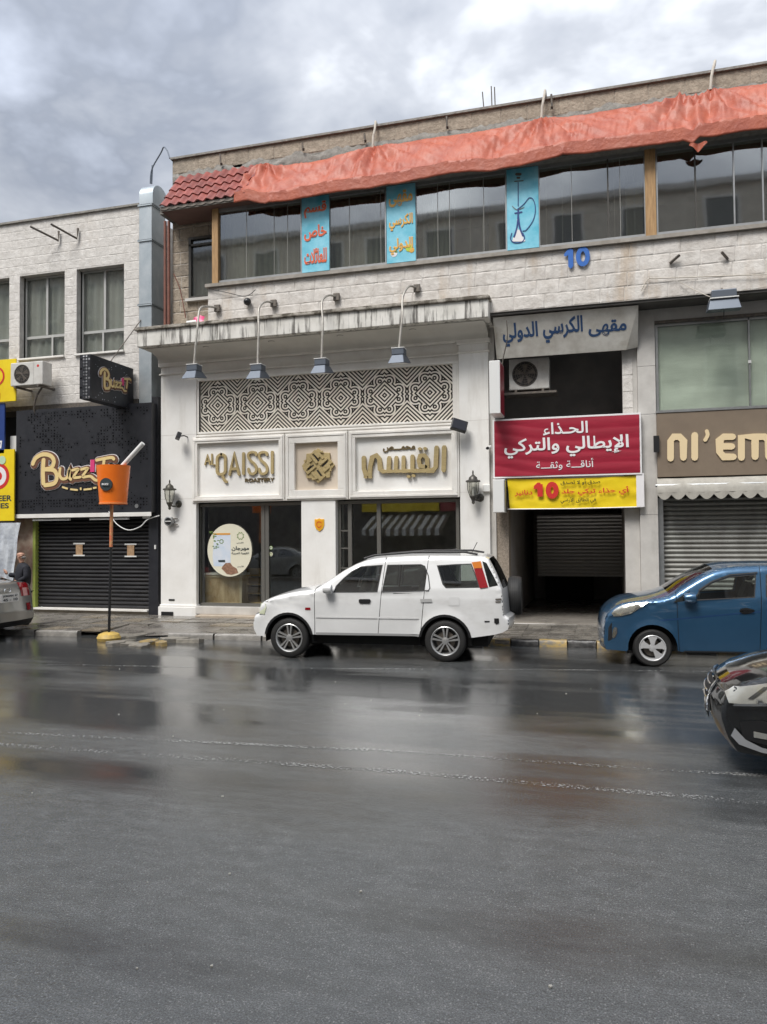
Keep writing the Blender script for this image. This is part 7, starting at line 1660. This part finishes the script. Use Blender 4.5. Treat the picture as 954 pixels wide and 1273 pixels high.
def sedan_shell(c, crown_front=.24):
    b_ = c.body
    shell(c, [('front_bumper', 0, 5, b_, crown_front), ('bonnet', 5, 10, b_, .085), ('windshield', 10, 13, m_carg, .09), ('roof', 13, 16, b_, .045), ('rear_glass', 16, 19, m_carg, .06), ('boot_lid', 19, 24, b_, .07), ('rear_bumper', 24, 27, b_, .09)], 0)
# silver one: only its tail is in the picture
silver = mat('silver_metallic_paint', (.33, .33, .32), .3, .7, col2=(.29, .29, .28), ns=1.4, coat=1, coords='obj')
c = sedan('sedan', 'silver sedan parked at the left edge with its boot and tail light showing', (-16.45, -3.86, 0), 1.83, silver, .055, 1.045)
sedan_shell(c); SIL = c.o
t_ = c.loft('tail_light', 21, 23, m_rlens, .52, .97, off=.006, crown=.07); c.side('tail_light', c.q([(4.36, .985), (4.47, .96), (4.51, .88), (4.46, .86), (4.40, .92)]), m_rlens, off=.008, d=.06)
c.loft('tail_light', 21, 23, m_rlens, -.97, -.52, off=.006, crown=.07); c.loft('reversing_lens', 22, 23, mat('pink_lens', (.75, .40, .38), .2, coat=1), .62, .84, off=.012, crown=.07, parent=t_)
c.loft('lower_bumper', 26, 27, m_trimb, off=.012, crown=.09); c.loft('bumper_reflector', 24, 25, m_rlens, .70, .92, off=.012, crown=.09); c.loft('bumper_reflector', 24, 25, m_rlens, -.92, -.70, off=.012, crown=.09)
c.loft('chrome_strip', 25, 26, silver, off=.02, crown=.09)
zc_ = .80*1.045; xc_ = 4.575*1.045+.07
PLT = MB().box(xc_+.005, xc_+.018, -.26, .26, zc_-.085, zc_+.085).obj('number_plate', m_plate, c.o); PLT.rotation_euler = (0, 0, 0)
b = MB()
for s_, z0_, z1_, y0_, y1_ in (('JORDAN  67', zc_+.01, zc_+.06, -.2, .22), ('45 - 10', zc_-.065, zc_-.01, -.2, .22)):
    q_ = text_mb(s_, y0_, y1_, z0_, z1_, 0, .004, .02); q_.v = [(xc_+.019-y, x, z) for x, y, z in q_.v]; b.add(q_.v, q_.f)
b.obj('plate_lettering', m_kink, PLT)
b = MB(); b.lathe([(.065, 0), (.075, .008), (.085, 0)], (0, 0, 0), 'x', 24); b.v = [(x, y*1.2, z*.62) for x, y, z in b.v]; b.v = [(x+4.535*1.045+.07, y, z+.94*1.045) for x, y, z in b.v]; b.obj('oval_badge', m_chrome, c.o)
b = MB(); b.tube([(4.6, .2, .3), (4.86, .62, .28)], .001)
# dark grey copy parked across the road, mirrored in the roastery door
G2 = copy_tree(SIL); G2.location = (-17.6, -17.6, .0); tag(G2, 'silver sedan parked across the road, mirrored in the roastery door', 'car')
SIL['group'] = 'silver sedans'; G2['group'] = 'silver sedans'
# black one: front corner in the picture
blackp = mat('black_metallic_paint', (.010, .011, .012), .12, .2, col2=(.013, .014, .015), ns=1.4, coat=1, coords='obj')
c = sedan('sedan', 'glossy black sedan at the right edge showing only its chrome grille and headlight', (1.0, -8.62, 0), 1.80, blackp, -.12, 1.0, nose=(.62, .21))
sedan_shell(c, .30); BLK = c
# grille: chrome frame and bars on the nose
c.loft('grille', 2, 4, m_trimb, -.60, .60, off=.004, crown=.30)
for k in range(4): c.loft('grille_bar', 2, 4, m_chrome, -.55, .55, off=.006, crown=.30) if False else None
def nose_pt(t, s, off=.012): return c.tp(t, s, off)
g_ = MB().tube([nose_pt(t, s) for t, s in [(4.2, k/10) for k in range(-6, 7)]+[(3.5, .62), (2.6, .50), (1.9, .40)]+[(1.75, k/10) for k in range(3, -4, -1)]+[(1.9, -.40), (2.6, -.50), (3.5, -.62), (4.2, -.6)]], .014, 6).obj('grille_surround', m_chrome, c.o, 40)
for t in (2.2, 2.65, 3.1, 3.6): MB().tube([nose_pt(t, k/10) for k in range(-5, 6)], .009, 5).obj('grille_bar', m_chrome, g_)
pl = MB(); pp_ = [nose_pt(t, s, .03) for t, s in ((1.3, -.24), (1.3, .24), (1.9, .24), (1.9, -.24))]; pl.add(pp_, [(0, 1, 2, 3)]); pl.obj('number_plate', m_plate, c.o)
hl = [(.06, .60), (.03, .68), (.10, .735), (.34, .80), (.62, .855), (.92, .905), (.80, .82), (.60, .715), (.34, .64), (.18, .61)]
h_ = c.side('headlight', hl, mat('headlamp_bowl', (.78, .77, .74), .3, .4), off=.014, d=.05); c.side('lamp_lens', hl, m_lens, off=.032, d=.05, parent=h_)
c.side('headlight_chrome_edge', [(.09, .585), (.34, .622), (.60, .695), (.80, .80), (.93, .90), (.90, .905), (.79, .82), (.58, .715), (.34, .642), (.10, .605)], m_chrome, off=.036, d=.05, parent=h_)
c.side('lamp_divider', [(.20, .66), (.24, .665), (.36, .775), (.32, .77)], mat('lamp_grey_trim', (.2, .2, .2), .3, .6), off=.022, d=.05, parent=h_)
c.side('turn_lens', [(.42, .69), (.60, .74), (.72, .80), (.62, .81), (.46, .76)], mat('peach_lens', (.85, .48, .24), .2, coat=1), off=.022, d=.05, parent=h_)
c.side('fog_recess', [(.16, .32), (.14, .46), (.30, .50), (.46, .46), (.46, .36), (.34, .30)], m_trimb, off=.012, d=.05); c.side('fog_light', [(.24, .35), (.24, .40), (.38, .39), (.40, .345)], m_bulb, off=.020, d=.05)
c.side('bumper_blade', [(.07, .33), (.13, .27), (.30, .235), (.47, .225), (.47, .26), (.30, .275), (.18, .32), (.10, .40)], mat('satin_silver', (.55, .56, .58), .3, .6), off=.022, d=.05)
